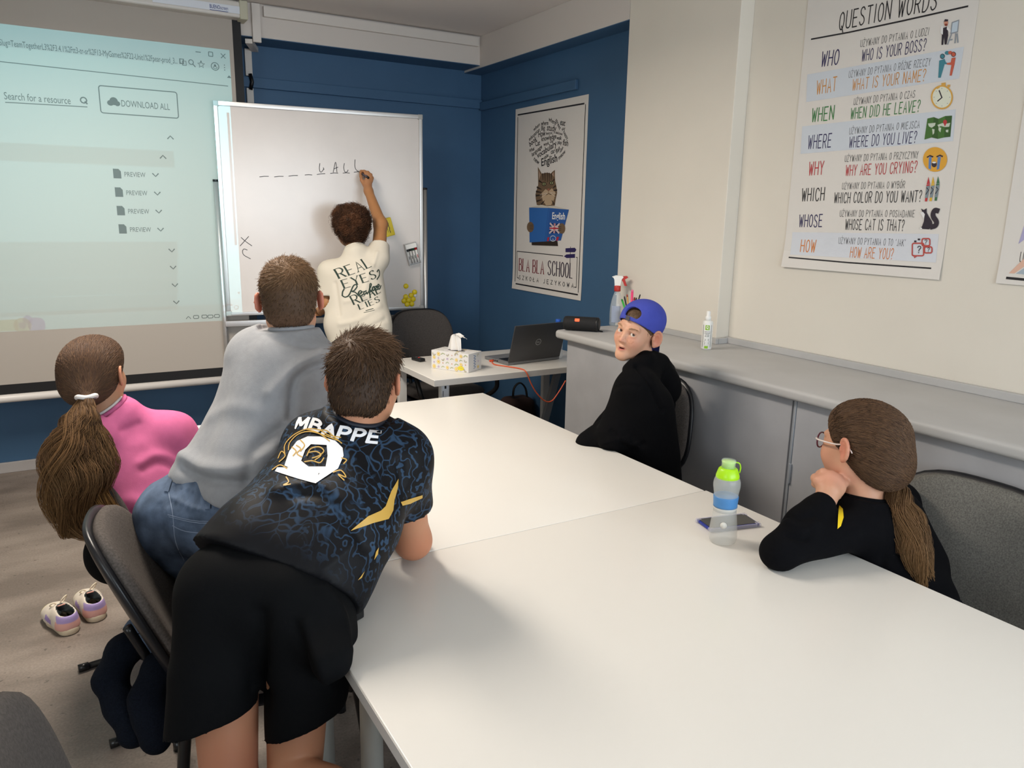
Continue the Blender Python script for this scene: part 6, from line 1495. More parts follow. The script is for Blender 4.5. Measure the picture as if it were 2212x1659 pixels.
# ================================================================== things on the desk
def tri_frame(a, b, c):
    u = (b-a)/np.linalg.norm(b-a); v = c-b; v = v-u*(v@u); v[2] = 0; v /= np.linalg.norm(v); return u, v
a, b, c = np.array(onz(932, 795, DZ)), np.array(onz(1012, 806, DZ)), np.array(onz(1037, 797, DZ))
u, v = tri_frame(a, b, c); bw_ = np.linalg.norm(b-a); bd_ = (c-b)@v; bh_ = .098
tb = thing('tissue_box', (a+b)/2+v*bd_/2, 'patterned white tissue box with a tissue pulled up on the white desk', 'tissue box')
Rt = np.stack([u, v, Z3], 1); cen = (a+b)/2+v*bd_/2+Z3*(bh_/2+.0005)
M_card = mat('white_printed_card', 'dcdad8', .55)
box = MB().obox(cen, (bw_/2, bd_/2, bh_/2), Rt, .0015).build('carton', M_card, tb, auto=40)
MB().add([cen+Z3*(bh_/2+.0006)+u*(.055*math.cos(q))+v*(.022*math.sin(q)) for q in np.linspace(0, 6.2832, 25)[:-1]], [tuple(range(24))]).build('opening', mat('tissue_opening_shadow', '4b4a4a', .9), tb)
PC = {k: mat('print_'+k, k, .6) for k in ('e0bd3c', '9aa86a', 'c9a24a', '8fa0c4', 'b9a3c8', 'c9793a', '5b7fae', 'e2cf3a')}
def motif(J, kind, x, y, s_, rnd):
    if kind == 0:
        J.poly(('sun_motif', PC['e0bd3c']), ellp(x, y, s_, s_, 18)); J.poly(('sun_motif', PC['e0bd3c']), ellp(x, y, s_*.6, s_*.6, 14)); J.add(('rainbow_motif', M_card), outline(ellp(x, y, s_*.62, s_*.62, 14), s_*.22))
    elif kind == 1:
        r0 = rnd.uniform(-.6, .6)+(3.14 if rnd.random() < .4 else 0)
        for i, k in enumerate(('9aa86a', 'c9a24a', '8fa0c4')): J.add(('rainbow_motif', PC[k]), ribbon(ellp(x, y, s_*(1-.28*i), s_*(1.2-.28*i), 10, r0, r0+3.1), s_*.13))
    elif kind == 2:
        J.add(('leaf_motif', PC['9aa86a']), ribbon(crom([(x-s_, y-s_*.3), (x-s_*.2, y+s_*.4), (x+s_, y)], 4), [s_*.1]*1+[s_*.35]*6+[s_*.3]*1+[s_*.1]*1 if False else s_*.3))
    elif kind == 3:
        for i in range(5): q = i*1.257; J.poly(('flower_motif', PC['b9a3c8']), ellp(x+s_*.4*math.cos(q), y+s_*.4*math.sin(q), s_*.28, s_*.16, 8, rot=q))
    else: J.poly(('spark_motif', PC['c9793a']), [(x-s_*.4, y), (x, y+s_*.25), (x+s_*.4, y), (x, y-s_*.25)])
rnd = random.Random(4); J = Ink(); nx_ = 8
for i in range(nx_):
    for j in range(4):
        motif(J, (i*3+j*2+rnd.randint(0, 1)) % 5, -bw_/2+.018+i*(bw_-.036)/(nx_-1), -bh_/2+.014+j*(bh_-.028)/3+rnd.uniform(-.003, .003), .009 if rnd.random() < .5 else .011, rnd)
J.poly(('brand_badge', PC['e2cf3a']), ellp(bw_*.30, -bh_*.30, .020, .012, 20)); J.add(('badge_lettering', PC['9aa86a']), ribbon(crom([(bw_*.30-.014, -bh_*.30-.002), (bw_*.30-.006, -bh_*.30+.003), (bw_*.30, -bh_*.30-.003), (bw_*.30+.006, -bh_*.30+.003), (bw_*.30+.014, -bh_*.30-.001)], 5), .0016))
J.build(box, (cen-v*(bd_/2), u, Z3, -v))
J = Ink(); J.add(('side_lettering', PC['5b7fae']), ribbon(crom([(-.004+(.010 if i % 2 else -.010), -.034+.007*i) for i in range(11)], 4), .003))
for j in range(3): motif(J, (0, 3, 1)[j], .03, -.03+j*.03, .009, rnd)
J.build(box, (cen+u*(bw_/2), v, Z3, u))
J = Ink()
for i in range(7):
    for s_ in (-1, 1): motif(J, (i+1) % 5, -bw_/2+.02+i*(bw_-.04)/6, s_*.036, .009, rnd)
J.build(box, (cen+Z3*(bh_/2), u, v, Z3))
# the tissue: a folded sheet standing up and flopping over
tp = cen+Z3*(bh_/2); V = []; nU, nV = 14, 12
for i in range(nV):
    t = i/(nV-1); wd = .042*(1-t*.72)+.004; zz = .098*math.sin(min(t*1.25, 1)*1.45)-max(0, t-.75)*.06; xo = -.012+.005*t+max(0, t-.55)**1.3*.14
    for j in range(nU):
        s_ = j/(nU-1)*2-1; V.append(tp+u*(xo+wd*s_+.006*math.sin(5*s_+3*t))+v*(.010*math.sin(7*s_+2*t)*(1-t*.3)+.012*(1-t)*s_*0)+Z3*(zz-.018*abs(s_)*t-.012*max(0, s_)*(1-t)))
mesh_obj('tissue', V, [(i*nU+j, i*nU+j+1, (i+1)*nU+j+1, (i+1)*nU+j) for i in range(nV-1) for j in range(nU-1)], mat('tissue_paper', 'ebe8e4', .9), tb, True)
# remote control
p = np.array(onz(907, 781, DZ)); th = .2; Rr = rotm('Z', th)
rc = thing('remote_control', p, 'small black presenter remote with red button lying on the desk', 'remote')
MB().obox(p+(0, .022, .010), (.019, .042, .009), Rr, .005).build('body', mat('black_plastic', '111214', .4), rc, auto=40)
MB().lathe([(.006, 0), (.006, .003), (.004, .004), (1e-7, .004)], p+(0, .012, .019), 14).build('red_button', mat('red_plastic', 'b5302a', .4), rc, True)
MB().lathe([(.010, 0), (.010, .002), (1e-7, .0025)], p+(-.002, .038, .019), 16).build('button_ring', mat('dark_grey_plastic', '3a3a3c', .5), rc, True)
# laptop
h1, h2, f1 = np.array(onz(1097, 790, DZ)), np.array(onz(1216, 775, DZ)), np.array(onz(1057, 773, DZ))
u = (h2-h1)/np.linalg.norm(h2-h1); v = np.array([-u[1], u[0], 0]); lw_ = .365; ld_ = .225
lt = thing('laptop', h1+u*lw_/2+v*ld_/2, 'open grey laptop with round logo on the lid back on the white desk', 'laptop')
M_lap = mat('laptop_grey_metal', '4a4a4c', .4, .3); Rl = np.stack([u, v, Z3], 1)
bs = MB().obox(h1+u*lw_/2+v*ld_/2+Z3*.010, (lw_/2, ld_/2, .008), Rl, .003).build('base', mat('laptop_base', '87888a', .4, .4), lt, auto=40)
kb = MB()
for i in range(13):
    for j in range(5): kb.obox(h1+u*(.028+i*.0208)+v*(.03+j*.0185)+Z3*.0188, (.0088, .0078, .0012), Rl)
kb.build('keyboard', mat('black_plastic', '111214', .4), bs)
MB().obox(h1+u*lw_/2+v*(ld_-.045)+Z3*.0185, (.05, .03, .0006), Rl).build('touchpad', mat('touchpad_grey', '6d6e70', .4), bs)
pt = MB()
for i, w_ in enumerate((.006, .004, .006)): pt.obox(h1+v*(.10+.02*i)-u*.0003+Z3*.010, (.001, w_, .0028), Rl)
pt.build('side_ports', M_blk, bs)
la = math.radians(16); ln_ = Z3*math.cos(la)-v*math.sin(la)*-1*-1; ln_ = Z3*math.cos(la)-v*math.sin(la); lN = -v*math.cos(la)-Z3*math.sin(la)   # lid leans back towards the camera
Rd = np.stack([u, -lN, ln_], 1); lc_ = h1+Z3*.018+u*lw_/2+ln_*.108
ld = MB().obox(lc_, (lw_/2, .0035, .108), Rd, .003).build('lid', M_lap, lt, auto=40)
MB().obox(lc_-lN*.0038, (lw_/2-.006, .0004, .1), Rd).build('screen', mat('dark_screen', '17181b', .15), ld)
J = Ink(); k = ('lid_logo', mat('silver_print', 'b7b9bb', .3, .6)); J.add(k, outline(ellp(0, 0, .0175, .0175, 28), .0024)); J.add(k, fitted('DELL', -.0125, -.0042, .0125, .0085)); J.build(ld, (lc_, u, ln_, lN), base=.0039)
# red-orange network cable
P = [h1+v*.14-u*.012+Z3*.006, np.array(onz(1068, 787, DZ+.004)), np.array(onz(1095, 791.5, DZ+.004)), np.array(onz(1122, 796, DZ+.004)), ony(1136, 803, DY0-.006), ony(1147, 828, DY0-.012), ony(1160, 850, DY0-.012), ony(1177, 866, DY0-.012), ony(1192, 866, DY0-.01), ony(1207, 847, DY0-.01), ony(1222, 822, DY0-.008)]
cb = thing('network_cable', P[3], 'orange network cable hanging in a loop off the edge of the desk', 'cable')
MB().tube(crom(P, 8), .0034, 8).build('cord', mat('orange_cable', 'd8603c', .45), cb, True)
MB().obox(P[0], (.012, .006, .005), Rl, .002).build('plug', mat('orange_plug', 'e0532f', .4), cb)
# bottle of water behind the laptop
q = np.array(onz(1206, 690, DZ+.225)); q[2] = DZ+.0005
wb_ = thing('water_bottle', q, 'clear plastic water bottle with blue cap half hidden behind the laptop', 'bottle')
M_pet = mat('clear_plastic', 'dfe8ee', .08, alpha=.28, spec=.6)
MB().lathe([(.028, 0), (.031, .006), (.031, .12), (.030, .15), (.022, .178), (.0125, .198), (.0125, .206)], q, 28).build('body', M_pet, wb_, True)
MB().lathe([(.0148, .205), (.0152, .208), (.0152, .224), (.0135, .2265), (1e-7, .2265)], q, 24).build('cap', mat('blue_plastic_cap', '2a63c8', .35), wb_, True)
# bag on the floor behind the desk
g = np.array(ony(1117, 880, 4.2)); g[2] = 0; zt_ = ony(1117, 846, 4.2)[2]
bg_ = thing('backpack', g, 'dark brown bag with black handle on the floor under the desk', 'bag')
S = Sdf(.008); S.box(g+(0, 0, zt_*.45), (.11, .085, zt_*.45), None, .05); S.ell(g+(0, -.07, zt_*.3), (.08, .04, zt_*.22), k=.03); S.cut(g+(0, 0, .002), -Z3, 1); V, F = S.mesh(2)
mesh_obj('body', wrinkle(V, F, .004, 9, 3), F, mat('dark_brown_fabric', '3a2723', .85, bump=(200, .2, .001)), bg_, True)
MB().tube(crom([g+(-.05, -.03, zt_*.82), g+(-.045, -.03, zt_+.03), g+(0, -.03, zt_+.065), g+(.045, -.03, zt_+.02), g+(.06, -.03, zt_*.8)], 8), .011, 8, True, .5).build('handle', mat('black_webbing', '131315', .8), bg_, True)
MB().tube(crom([g+(.075, -.05, zt_*.8), g+(.11, -.06, zt_*.5), g+(.105, -.07, .05)], 8), .012, 8, True, .4).build('shoulder_strap', mat('black_webbing', '131315', .8), bg_, True)

# ================================================================== things on the counter
A_, B2 = np.array(onz(1219, 697, ZT+.036)), np.array(onz(1288, 701, ZT+.036)); sx_ = (B2-A_)/np.linalg.norm(B2-A_); L_s = .175; R_s = .0345
spk = thing('speaker', (A_+sx_*L_s/2)*(1, 1, 0)+Z3*ZT, 'black cylindrical portable speaker with glowing red logo on the counter end', 'speaker')
e1 = np.cross(sx_, Z3); Rsx = np.stack([e1, np.cross(sx_, e1), sx_], 1)
MB().lathe([(R_s*.8, 0), (R_s*.96, .004), (R_s, .016), (R_s, L_s-.016), (R_s*.96, L_s-.004), (R_s*.8, L_s)], A_, 40, Rsx).build('body', mat('black_speaker_mesh', '131315', .75, bump=(900, .5, .001)), spk, True)
for t in (.0, L_s): MB().lathe([(R_s*.82, -.001), (R_s*.82, .0015), (R_s*.55, .001), (1e-7, .0005)] if t > 0 else [(1e-7, -.0015), (R_s*.8, -.001), (R_s*.8, .001)], A_+sx_*t, 32, Rsx).build('end_membrane', mat('black_rubber', '1c1c1e', .5), spk, True)
MB().lathe([(R_s*.98, L_s-.013), (R_s*1.02, L_s-.012), (R_s*1.02, L_s-.006), (R_s*.97, L_s-.004)], A_, 40, Rsx).build('end_ring', mat('black_plastic', '111214', .4), spk, True)
fN = -crt*0-cfw; fN = fN-sx_*(fN@sx_); fN /= np.linalg.norm(fN); fU = np.cross(fN, sx_); fU = fU if fU[2] > 0 else -fU
gl_ = A_+sx_*(L_s*.40)+(fN*.92+fU*.38)/np.linalg.norm(fN*.92+fU*.38)*R_s
MB().obox(gl_, (.0115, .002, .0075), np.stack([sx_, fN, fU], 1), .0015).build('logo_badge', mat('glowing_red_logo', 'd9432a', .4, emit=('ff5a30', 1.6)), spk)
MB().tube(crom([B2+sx_*-.012+(0, -.0, -.028), B2+sx_*.012-Z3*.030, B2+sx_*.034-Z3*.034], 6), .0035, 8).build('wrist_loop', mat('black_webbing', '131315', .8), spk, True)
# trigger spray bottle
q = np.array(onz(1330, 703, ZT)); q[0] = min(q[0], XC-.055)
sb = thing('spray_bottle', q, 'clear trigger spray bottle with red and white head near the blue wall', 'spray bottle')
k = .250/.26
MB().lathe([(.030*k, 0.0005), (.036*k, .006), (.036*k, .07), (.034*k, .10), (.028*k, .135), (.017*k, .168), (.0135*k, .175), (.0135*k, .19)], q, 32).build('body', M_pet, sb, True)
MB().add([q+rotm('Z', -2.3)@np.array([.0368*k*math.cos(t), .0368*k*math.sin(t), z]) for z in (.02, .105) for t in np.linspace(-.7, .7, 12)], [(i, i+1, i+13, i+12) for i in range(11)]).build('label', mat('pale_blue_label', 'aab4cc', .5, alpha=.8), sb, True)
MB().tube([q+(0, 0, .012), q+(.004, 0, .18)], .002, 6).build('dip_tube', mat('white_plastic', 'e9e9e6', .4), sb, True)
MB().lathe([(.0165*k, .178), (.0175*k, .182), (.0175*k, .205), (.015*k, .208)], q, 24).build('screw_collar', mat('red_plastic', 'b5302a', .4), sb, True)
sdir = np.array([crt[0], crt[1], 0]); sdir = sdir*.8-np.array([cfw[0], cfw[1], 0])*.2; sdir /= np.linalg.norm(sdir); sN = np.array([sdir[1], -sdir[0], 0])
MB().prism([(-.022, .247), (-.030, .252), (-.012, .259), (.022, .258), (.030, .252), (.020, .238), (.014, .207), (-.014, .207), (-.017, .238)], (q, sdir, Z3, sN), -.010, .010).build('trigger_head', mat('white_plastic', 'e9e9e6', .4), sb)
MB().prism([(.018, .255), (.045, .258), (.052, .250), (.044, .244), (.036, .240), (.042, .222), (.048, .208), (.036, .207), (.028, .226), (.020, .238)], (q, sdir, Z3, sN), -.008, .008).build('trigger', mat('red_plastic', 'b5302a', .4), sb)
# pens standing in a cup behind the blue cap
q = np.array(onx(1364, 668, XC-.075)); q[2] = ZT
cp = tag(MB().lathe([(.036, .0005), (.038, .003), (.040, .09), (.0375, .09), (.0355, .006), (1e-7, .006)], q, 28).build('pen_cup', mat('dark_grey_cup', '3a3b40', .5), None, True), 'dark pen cup hidden behind the blue cap on the counter', 'pen cup')
for px, py, r, colr, nm, lb, tipc in ((1343, 646, .0065, '3db54a', 'pen', 'bright green pen at the left edge of the pen cup', '2a8a38'), (1348.5, 640, .0045, '1a1a1c', 'pencil', 'black pencil next to the green pen in the cup', '1a1a1c'), (1354.5, 636, .0052, 'c99a5a', 'pencil', 'wooden brown pencil with red band in the cup', 'a33a2a'),
                          (1366, 626, .0085, 'e8447a', 'highlighter', 'pink highlighter standing tallest in the pen cup', 'e86a94'), (1371, 642, .006, 'c0222c', 'pen', 'red pen just right of the pink highlighter', '8a1a20'), (1375, 643, .005, '243a2c', 'pen', 'dark green pen right of the red pen', '1a2a20'), (1383, 636, .0045, '17181c', 'pencil', 'black pencil leaning to the right in the cup', '17181c'), (1387, 648, .004, 'b98a5c', 'pencil', 'short pale wooden pencil at the right edge of the cup', '5a4030')):
    foot_ = q+np.array([(px-1364)*-.0004, -(px-1364)*.0002, .008]); tip_ = np.array(onx(px, py, XC-.085+.0006*(px-1364)*0)); d = (tip_-foot_)/np.linalg.norm(tip_-foot_)
    pn = tag(MB().tube([foot_, tip_-d*.012], r*.75, 10).build(nm, mat('pen_'+colr, colr, .4), None, True), lb, nm, None)
    MB().tube([tip_-d*.012, tip_-d*.003, tip_], [r*.75, r*.7, r*.35], 10).build('end_cap', mat('pen_tip_'+tipc, tipc, .4), pn, True)
# whiteboard cleaning fluid
q = np.array(onz(1525, 754, ZT))
cf = thing('cleaner_bottle', q, 'white pump bottle of board cleaning fluid with green logo on the counter', 'bottle')
bd = MB().lathe([(.020, .0005), (.0225, .004), (.0225, .118), (.0205, .123), (.012, .126)], q, 32).build('body', mat('white_bottle_plastic', 'e4e4e0', .35), cf, True)
MB().lathe([(.0125, .125), (.0125, .141), (.011, .143), (.0088, .145), (.0088, .163), (.0075, .166), (1e-7, .166)], q, 24).build('spray_pump', mat('white_plastic', 'e9e9e6', .4), cf, True)
vd = np.array([-q[0], -q[1], 0]); vd /= np.linalg.norm(vd); au = math.atan2(vd[1], vd[0])
J = Ink(); gk = ('green_logo', mat('lime_print', '86b524', .5)); kk = ('label_lettering', mat('black_print', '1e1f20', .6)); gy = ('label_picture', mat('grey_print', '9a9a98', .6))
J.add(gk, [rectp(-.009, .086, .009, .107)]); J.add(('logo_letter', mat('white_plastic', 'e9e9e6', .4)), strokes('Q', .012, -.004, .092, w=.18)); 
for i, t_ in enumerate(('SURFACE &', 'WHITEBOARD', 'CLEANING', 'FLUID')): J.add(kk, fitted(t_, -.012 if i < 2 else -.0095, .077-.0068*i, .012 if i < 2 else .0095, .0042))
J.add(kk, [rectp(-.0185, .012, -.0170, .108), rectp(.0170, .012, .0185, .108)]); J.add(gy, [[(-.010, .022), (.010, .024), (.008, .031), (.012, .036), (.007, .042), (.009, .048), (-.008, .048), (-.006, .042), (-.012, .036), (-.008, .031)]]); J.add(gk, [rectp(-.008, .006, .007, .017)])
J.build(bd, (q, (1, 0, 0), (0, 1, 0), (0, 0, 1)), base=0, fn=None) if False else None
for key, Ls in J.D.items():
    V = []; F = []
    for poly, l_ in Ls:
        P = poly
        # wrap round the bottle in narrow strips
        x0_, x1_ = min(p[0] for p in P), max(p[0] for p in P)
        if x1_-x0_ > .012 and len(P) == 4 and abs(P[0][1]-P[1][1]) < 1e-9:
            nn = 6; strips = [rectp(x0_+(x1_-x0_)*i/nn, P[0][1], x0_+(x1_-x0_)*(i+1)/nn, P[2][1]) for i in range(nn)]
        else: strips = [P]
        for s_ in strips:
            n = len(V); F.append(tuple(range(n, n+len(s_))))
            for p_ in s_: aa = au+p_[0]/.0225; rr_ = .0228+.00004*l_; V.append(q+np.array([rr_*math.cos(aa), rr_*math.sin(aa), p_[1]]))
    mesh_obj(key[0], V, F, key[1], bd)

# ================================================================== things on the near table
q = np.array(onz(1560, 1170, TZ))
db = thing('drink_bottle', q, 'clear waisted drink bottle with lime green cap standing on the phone side of the table', 'bottle')
db['label'] = 'clear waisted drink bottle with lime green cap on the near table'
prof = [(.026, .0008), (.031, .003), (.0345, .012), (.035, .025), (.033, .05), (.0295, .078), (.0285, .10), (.0295, .125), (.0325, .145), (.0335, .158), (.031, .17), (.0265, .178)]
MB().lathe([tuple(p_) for p_ in crom(prof, 4)], q, 40).build('body', mat('frosted_clear_plastic', 'cfd0cc', .22, alpha=.36, spec=.5), db, True)
MB().lathe([(.0300, .096), (.0297, .100), (.0304, .110), (.0312, .122), (.0308, .124)], q+Z3*.002, 40).build('blue_band', mat('blue_translucent_band', '4a86c0', .4, alpha=.85), db, True)
MB().lathe([(.0288, .085), (.0286, .092), (.0296, .0955)], q+Z3*.001, 40).build('pale_band', mat('pale_label', 'd8d6d0', .5, alpha=.7), db, True)
vd = np.array([-q[0], -q[1], 0]); vd /= np.linalg.norm(vd); sd_ = np.array([-vd[1], vd[0], 0])
MB().obox(q+vd*.0325+Z3*.057, (.0009, .0085, .0085), np.stack([vd, sd_, Z3], 1), .0008).build('white_dot', mat('pale_label', 'd8d6d0', .5, alpha=.7), db) if False else MB().lathe([(1e-7, 0), (.0085, 0), (.0085, .0008), (1e-7, .001)], q+vd*.0325+Z3*.057, 20, np.stack([sd_, Z3, vd], 1)).build('round_mark', mat('pale_mark', 'cfccc4', .5), db, True)
lime = mat('lime_plastic', 'a4d916', .35)
MB().lathe([(.0275, .172), (.0290, .174), (.0288, .180), (.0235, .196), (.0200, .199), (.0170, .200)], q, 32).build('cap', lime, db, True)
MB().lathe([(.0155, .199), (.0155, .2115), (.017, .2135), (.016, .217), (1e-7, .218)], q, 28).build('drinking_spout', mat('lime_spout', 'b8e63a', .2, alpha=.9), db, True)
MB().lathe([(.0175, .199), (.0175, .214), (.0185, .217), (.0170, .2195), (1e-7, .2200)], q, 28).build('clear_lid', M_pet, db, True)
rd = np.array([crt[0], crt[1], 0]); rd /= np.linalg.norm(rd)
MB().tube(crom([q+rd*.016+Z3*.213, q+rd*.026+Z3*.211, q+rd*.0305+Z3*.200, q+rd*.0285+Z3*.186], 7), .0028, 8, True, .6).build('lid_strap', lime, db, True)
# phone
c4 = [np.array(onz(*p_, TZ)) for p_ in ((1530, 1153), (1646, 1141), (1614, 1112), (1497, 1127))]
cen = sum(c4)/4; u = (c4[1]-c4[0])+(c4[2]-c4[3]); u /= np.linalg.norm(u); v = np.array([-u[1], u[0], 0]); pw, pd = .150, .072
ph = thing('phone', cen, 'black smartphone in clear case lying behind the drink bottle', 'phone')
Rp = np.stack([u, v, Z3], 1)
MB().obox(cen+Z3*.0055, (pw/2, pd/2, .0042), Rp, .003).build('body', mat('blue_phone_side', '2c3a9a', .25, .4), ph, auto=40)
MB().obox(cen+Z3*.0098, (pw/2-.004, pd/2-.004, .0006), Rp, .0004).build('screen', mat('dark_screen', '17181b', .15), ph)
cs_ = MB()
for sx in (-1, 1):
    for sy2 in (-1, 1): cs_.obox(cen+u*sx*(pw/2-.004)+v*sy2*(pd/2-.004)+Z3*.006, (.0075, .0075, .0058), Rp, .004)
cs_.obox(cen+v*(pd/2+.0012)+Z3*.0055, (pw/2-.01, .0012, .005), Rp).obox(cen-v*(pd/2+.0012)+Z3*.0055, (pw/2-.01, .0012, .005), Rp)
cs_.build('clear_case', mat('clear_case', 'd8d6e6', .1, alpha=.35), ph, auto=40)
q = np.array(onz(768, 1338, TZ))
tag(MB().obox(q+Z3*.017, (.016, .011, .0165), rotm('Z', .4), .006).build('black_box', mat('black_plastic', '111214', .4), None, auto=40), 'small black rounded object on the near table beside the black shorts', 'small case')

# ================================================================== sneakers on the floor
def sneaker(heel, toe, label, k=1.0):
    heel = np.array(heel); toe = np.array(toe); d = toe-heel; d[2] = 0; d /= np.linalg.norm(d); r = np.array([d[1], -d[0], 0]); L = .205*k; O = heel
    t = thing('sneaker', O+d*L/2, label, 'shoe', 'white pink and lavender sneakers')
    G = lambda x, y, z: O+d*(y*L)+r*(x*L)+Z3*(z*L)
    S = Sdf(.0032); S.cap(G(0, .17, .30), G(0, .20, .12), .155*L, .165*L, .03); S.cap(G(0, .20, .13), G(.01, .62, .13), .165*L, .185*L, .03); S.cap(G(.01, .62, .13), G(-.01, .80, .12), .185*L, .16*L, .03); S.cap(G(0, .40, .30), G(0, .62, .18), .12*L, .12*L, .05)
    S.ell(G(-.01, .86, .13), np.array([.155, .13, .11])*L, np.stack([r, d, Z3], 1), .03); S.cut(G(0, .2, .40), np.array([*(-d[:2]*.22), 1]), 1); S.cut(G(0, 0, .10), -Z3, 1)
    S.cap(G(0, .17, .55), G(0, .17, .2), .105*L, .105*L, .01, True); S.cap(G(0, .17, .45), G(0, .36, .42), .105*L, .085*L, .01, True); S.cap(G(0, .18, .2), G(0, .5, .18), .10*L, .10*L, .02, True)
    V, F = S.mesh(2); Lc = np.stack([(V-O)@r, (V-O)@d, V[:, 2]-O[2]], 1)/L
    C = np.tile(np.array(lin('d9cfc2')), (len(V), 1)); N = vnormals(V, F)
    m = (Lc[:, 1] < .20) & (Lc[:, 2] < .26); C[m] = lin('d8a49a'); m = (Lc[:, 1] < .30) & (Lc[:, 2] >= .235) & (Lc[:, 2] < .36) & (Lc[:, 1] < .12+.5*(Lc[:, 2]-.18)); C[m] = lin('a895c9')
    m = (np.abs(Lc[:, 1]-.48) < .10) & (np.abs(Lc[:, 2]-.20-.3*(Lc[:, 1]-.48)) < .05) & (np.abs(Lc[:, 0]) > .12); C[m] = lin('9a86bb'); m = (Lc[:, 1] > .86); C[m] = lin('e0d79a')
    ctr = G(0, 0, 0)+d[None, :]*np.clip(Lc[:, 1:2], .17, .42)*L; toc = ctr-V; toc[:, 2] = 0
    inn = (np.sum(toc*N, 1) > 0) & (np.linalg.norm(toc, axis=1) < .125*L) & (Lc[:, 1] > .05) & (Lc[:, 1] < .56) | (N[:, 2] > .6) & (Lc[:, 2] < .24) & (Lc[:, 1] < .5); C[inn] = lin('23292b')
    up_ = mesh_obj('upper', V, F, mat('sneaker_leather', 'd9cfc2', .55, attr=True), t, True, cols=C)
    S = Sdf(.0035); S.cap(G(0, .16, .075), G(.01, .62, .065), .170*L, .190*L, .02); S.cap(G(.01, .62, .065), G(-.01, .85, .075), .19*L, .145*L, .02); S.cut(G(0, 0, .135), Z3, 1); S.cut((O[0], O[1], .001), -Z3, 1); V, F = S.mesh(1)
    mesh_obj('sole', V, F, mat('cream_rubber', 'cdbfa6', .6, noise_=(30, .12, 3, None)), t, True)
    MB().obox(G(0, .45, .40), (.055*L, .10*L, .012*L), np.stack([r, d*.9+Z3*-.45, Z3*.9+d*.45], 1), .002).build('tongue', mat('pink_padding', 'd8a090', .7), t, auto=40)
    lc = MB()
    for i in range(4): y = .50+.065*i; z = .375-.075*i-.01*i; lc.tube(crom([G(-.085, y, z-.03), G(-.03, y+.01, z+.012), G(.03, y+.02, z+.012), G(.085, y, z-.03)], 5), .0028, 6)
    lc.tube(crom([G(0, .5, .40), G(.06, .48, .50), G(.14, .52, .52), G(.10, .56, .42), G(0, .52, .39), G(-.09, .50, .46), G(-.13, .56, .40), G(-.04, .54, .38)], 7), .0024, 6)
    lc.build('laces', mat('cream_lace', 'd9cdb6', .8), t, True)
sneaker(onz(157, 1372, 0), onz(92, 1312, 0), 'left of the two sneakers on the floor, its side badge showing')
sneaker(onz(213, 1344, 0), onz(168, 1280, 0), 'sneaker with loose lace loop, nearer the chair of the two')

# ================================================================== posters
def word_on(text, q, p0, p1, cap, serif=0, font=True, **k):
    """lettering whose base line runs between two points of the sheet"""
    a, b = np.array(q(*p0)), np.array(q(*p1)); L = np.linalg.norm(b-a); P = typed(text, 1, 0, 0, bold=k.get('bold', .0)) if font else strokes(text, 1, 0, 0, serif=serif, **{i: j for i, j in k.items() if i != 'bold'})
    mx = max(p[0] for o in P for p in o); d = (b-a)/L; n = np.array([-d[1], d[0]]); h = cap/.72 if font else cap
    return [[tuple(a+d*p[0]*L/mx+n*p[1]*h) for p in o] for o in P]
M_pap = mat('poster_paper', 'd9d5d0', .55)
M_ink = mat('poster_black_ink', '1c1b20', .6)
def sheet(name, label, xw, y0, y1, z0, z1, curl=.006):
    t = thing(name, (xw-.002, (y0+y1)/2, (z0+z1)/2), label, 'poster'); V = []; nA, nB = 18, 18
    for s_ in (0, 1):
        for i in range(nA):
            for j in range(nB):
                a, b = i/(nA-1), j/(nB-1); V.append((xw-.0016-.0008*(1-s_)-curl*max(0, (.12-b)/.12)**2*(1-.5*a)*(1), y0+(y1-y0)*a, z0+(z1-z0)*b))
    F = []
    for i in range(nA-1):
        for j in range(nB-1): a = i*nB+j; F.append((a, a+1, a+nB+1, a+nB)); a += nA*nB; F.append((a, a+nB, a+nB+1, a+1))
    n = nA*nB
    for i in range(nA-1): F += [(i*nB, (i+1)*nB, (i+1)*nB+n, i*nB+n), (i*nB+nB-1, i*nB+nB-1+n, (i+1)*nB+nB-1+n, (i+1)*nB+nB-1)]
    for j in range(nB-1): F += [(j, j+n, j+1+n, j+1), ((nA-1)*nB+j, (nA-1)*nB+j+1, (nA-1)*nB+j+1+n, (nA-1)*nB+j+n)]
    s = mesh_obj('sheet', V, F, M_pap, t)
    yO = max(y0, y1); zO = (z0+z1)/2
    def lift(u, v): b = (zO+v-z0)/(z1-z0); a = (yO-u-y0)/(y1-y0); return u, v, curl*max(0, (.12-b)/.12)**2*(1-.5*a)
    return t, s, (np.array([xw-.0024, yO, zO]), (0, -1, 0), (0, 0, 1), (-1, 0, 0)), lift, yO, zO
# cat poster
p1t, sh1, fr1, lf1, yO, zO = sheet('poster', 'white language school poster of a cat reading a blue book on blue wall', XB, 4.536, 3.722, .998, 2.166)
def q1(x, y): P = onx(1080+x/3.317, 180+y/3.317, XB); return (yO-P[1], P[2]-zO)
J = Ink(); K = ('lettering', M_ink); C_ = lambda n, c: (n, mat('ink_'+c, c, .6)); R1 = lambda *P: [q1(*p) for p in P]
for L_, w_ in (([(130, 227), (608, 145)], .009), ([(616, 150), (565, 1500)], .006), ([(131, 242), (113, 1420)], .006), ([(118, 1435), (563, 1515)], .009), ([(125, 1203), (455, 1237)], .005), ([(125, 1203), (127, 1393)], .005), ([(127, 1393), (141, 1396)], .005), ([(549, 1247), (557, 1248)], .005), ([(557, 1247), (550, 1462)], .005), ([(550, 1462), (536, 1460)], .005), ([(509, 1170), (501, 1385)], .005)):
    J.add(('frame_line', M_ink), ribbon(R1(*L_), w_, False))
m1 = .0011   # metres per crop unit, about
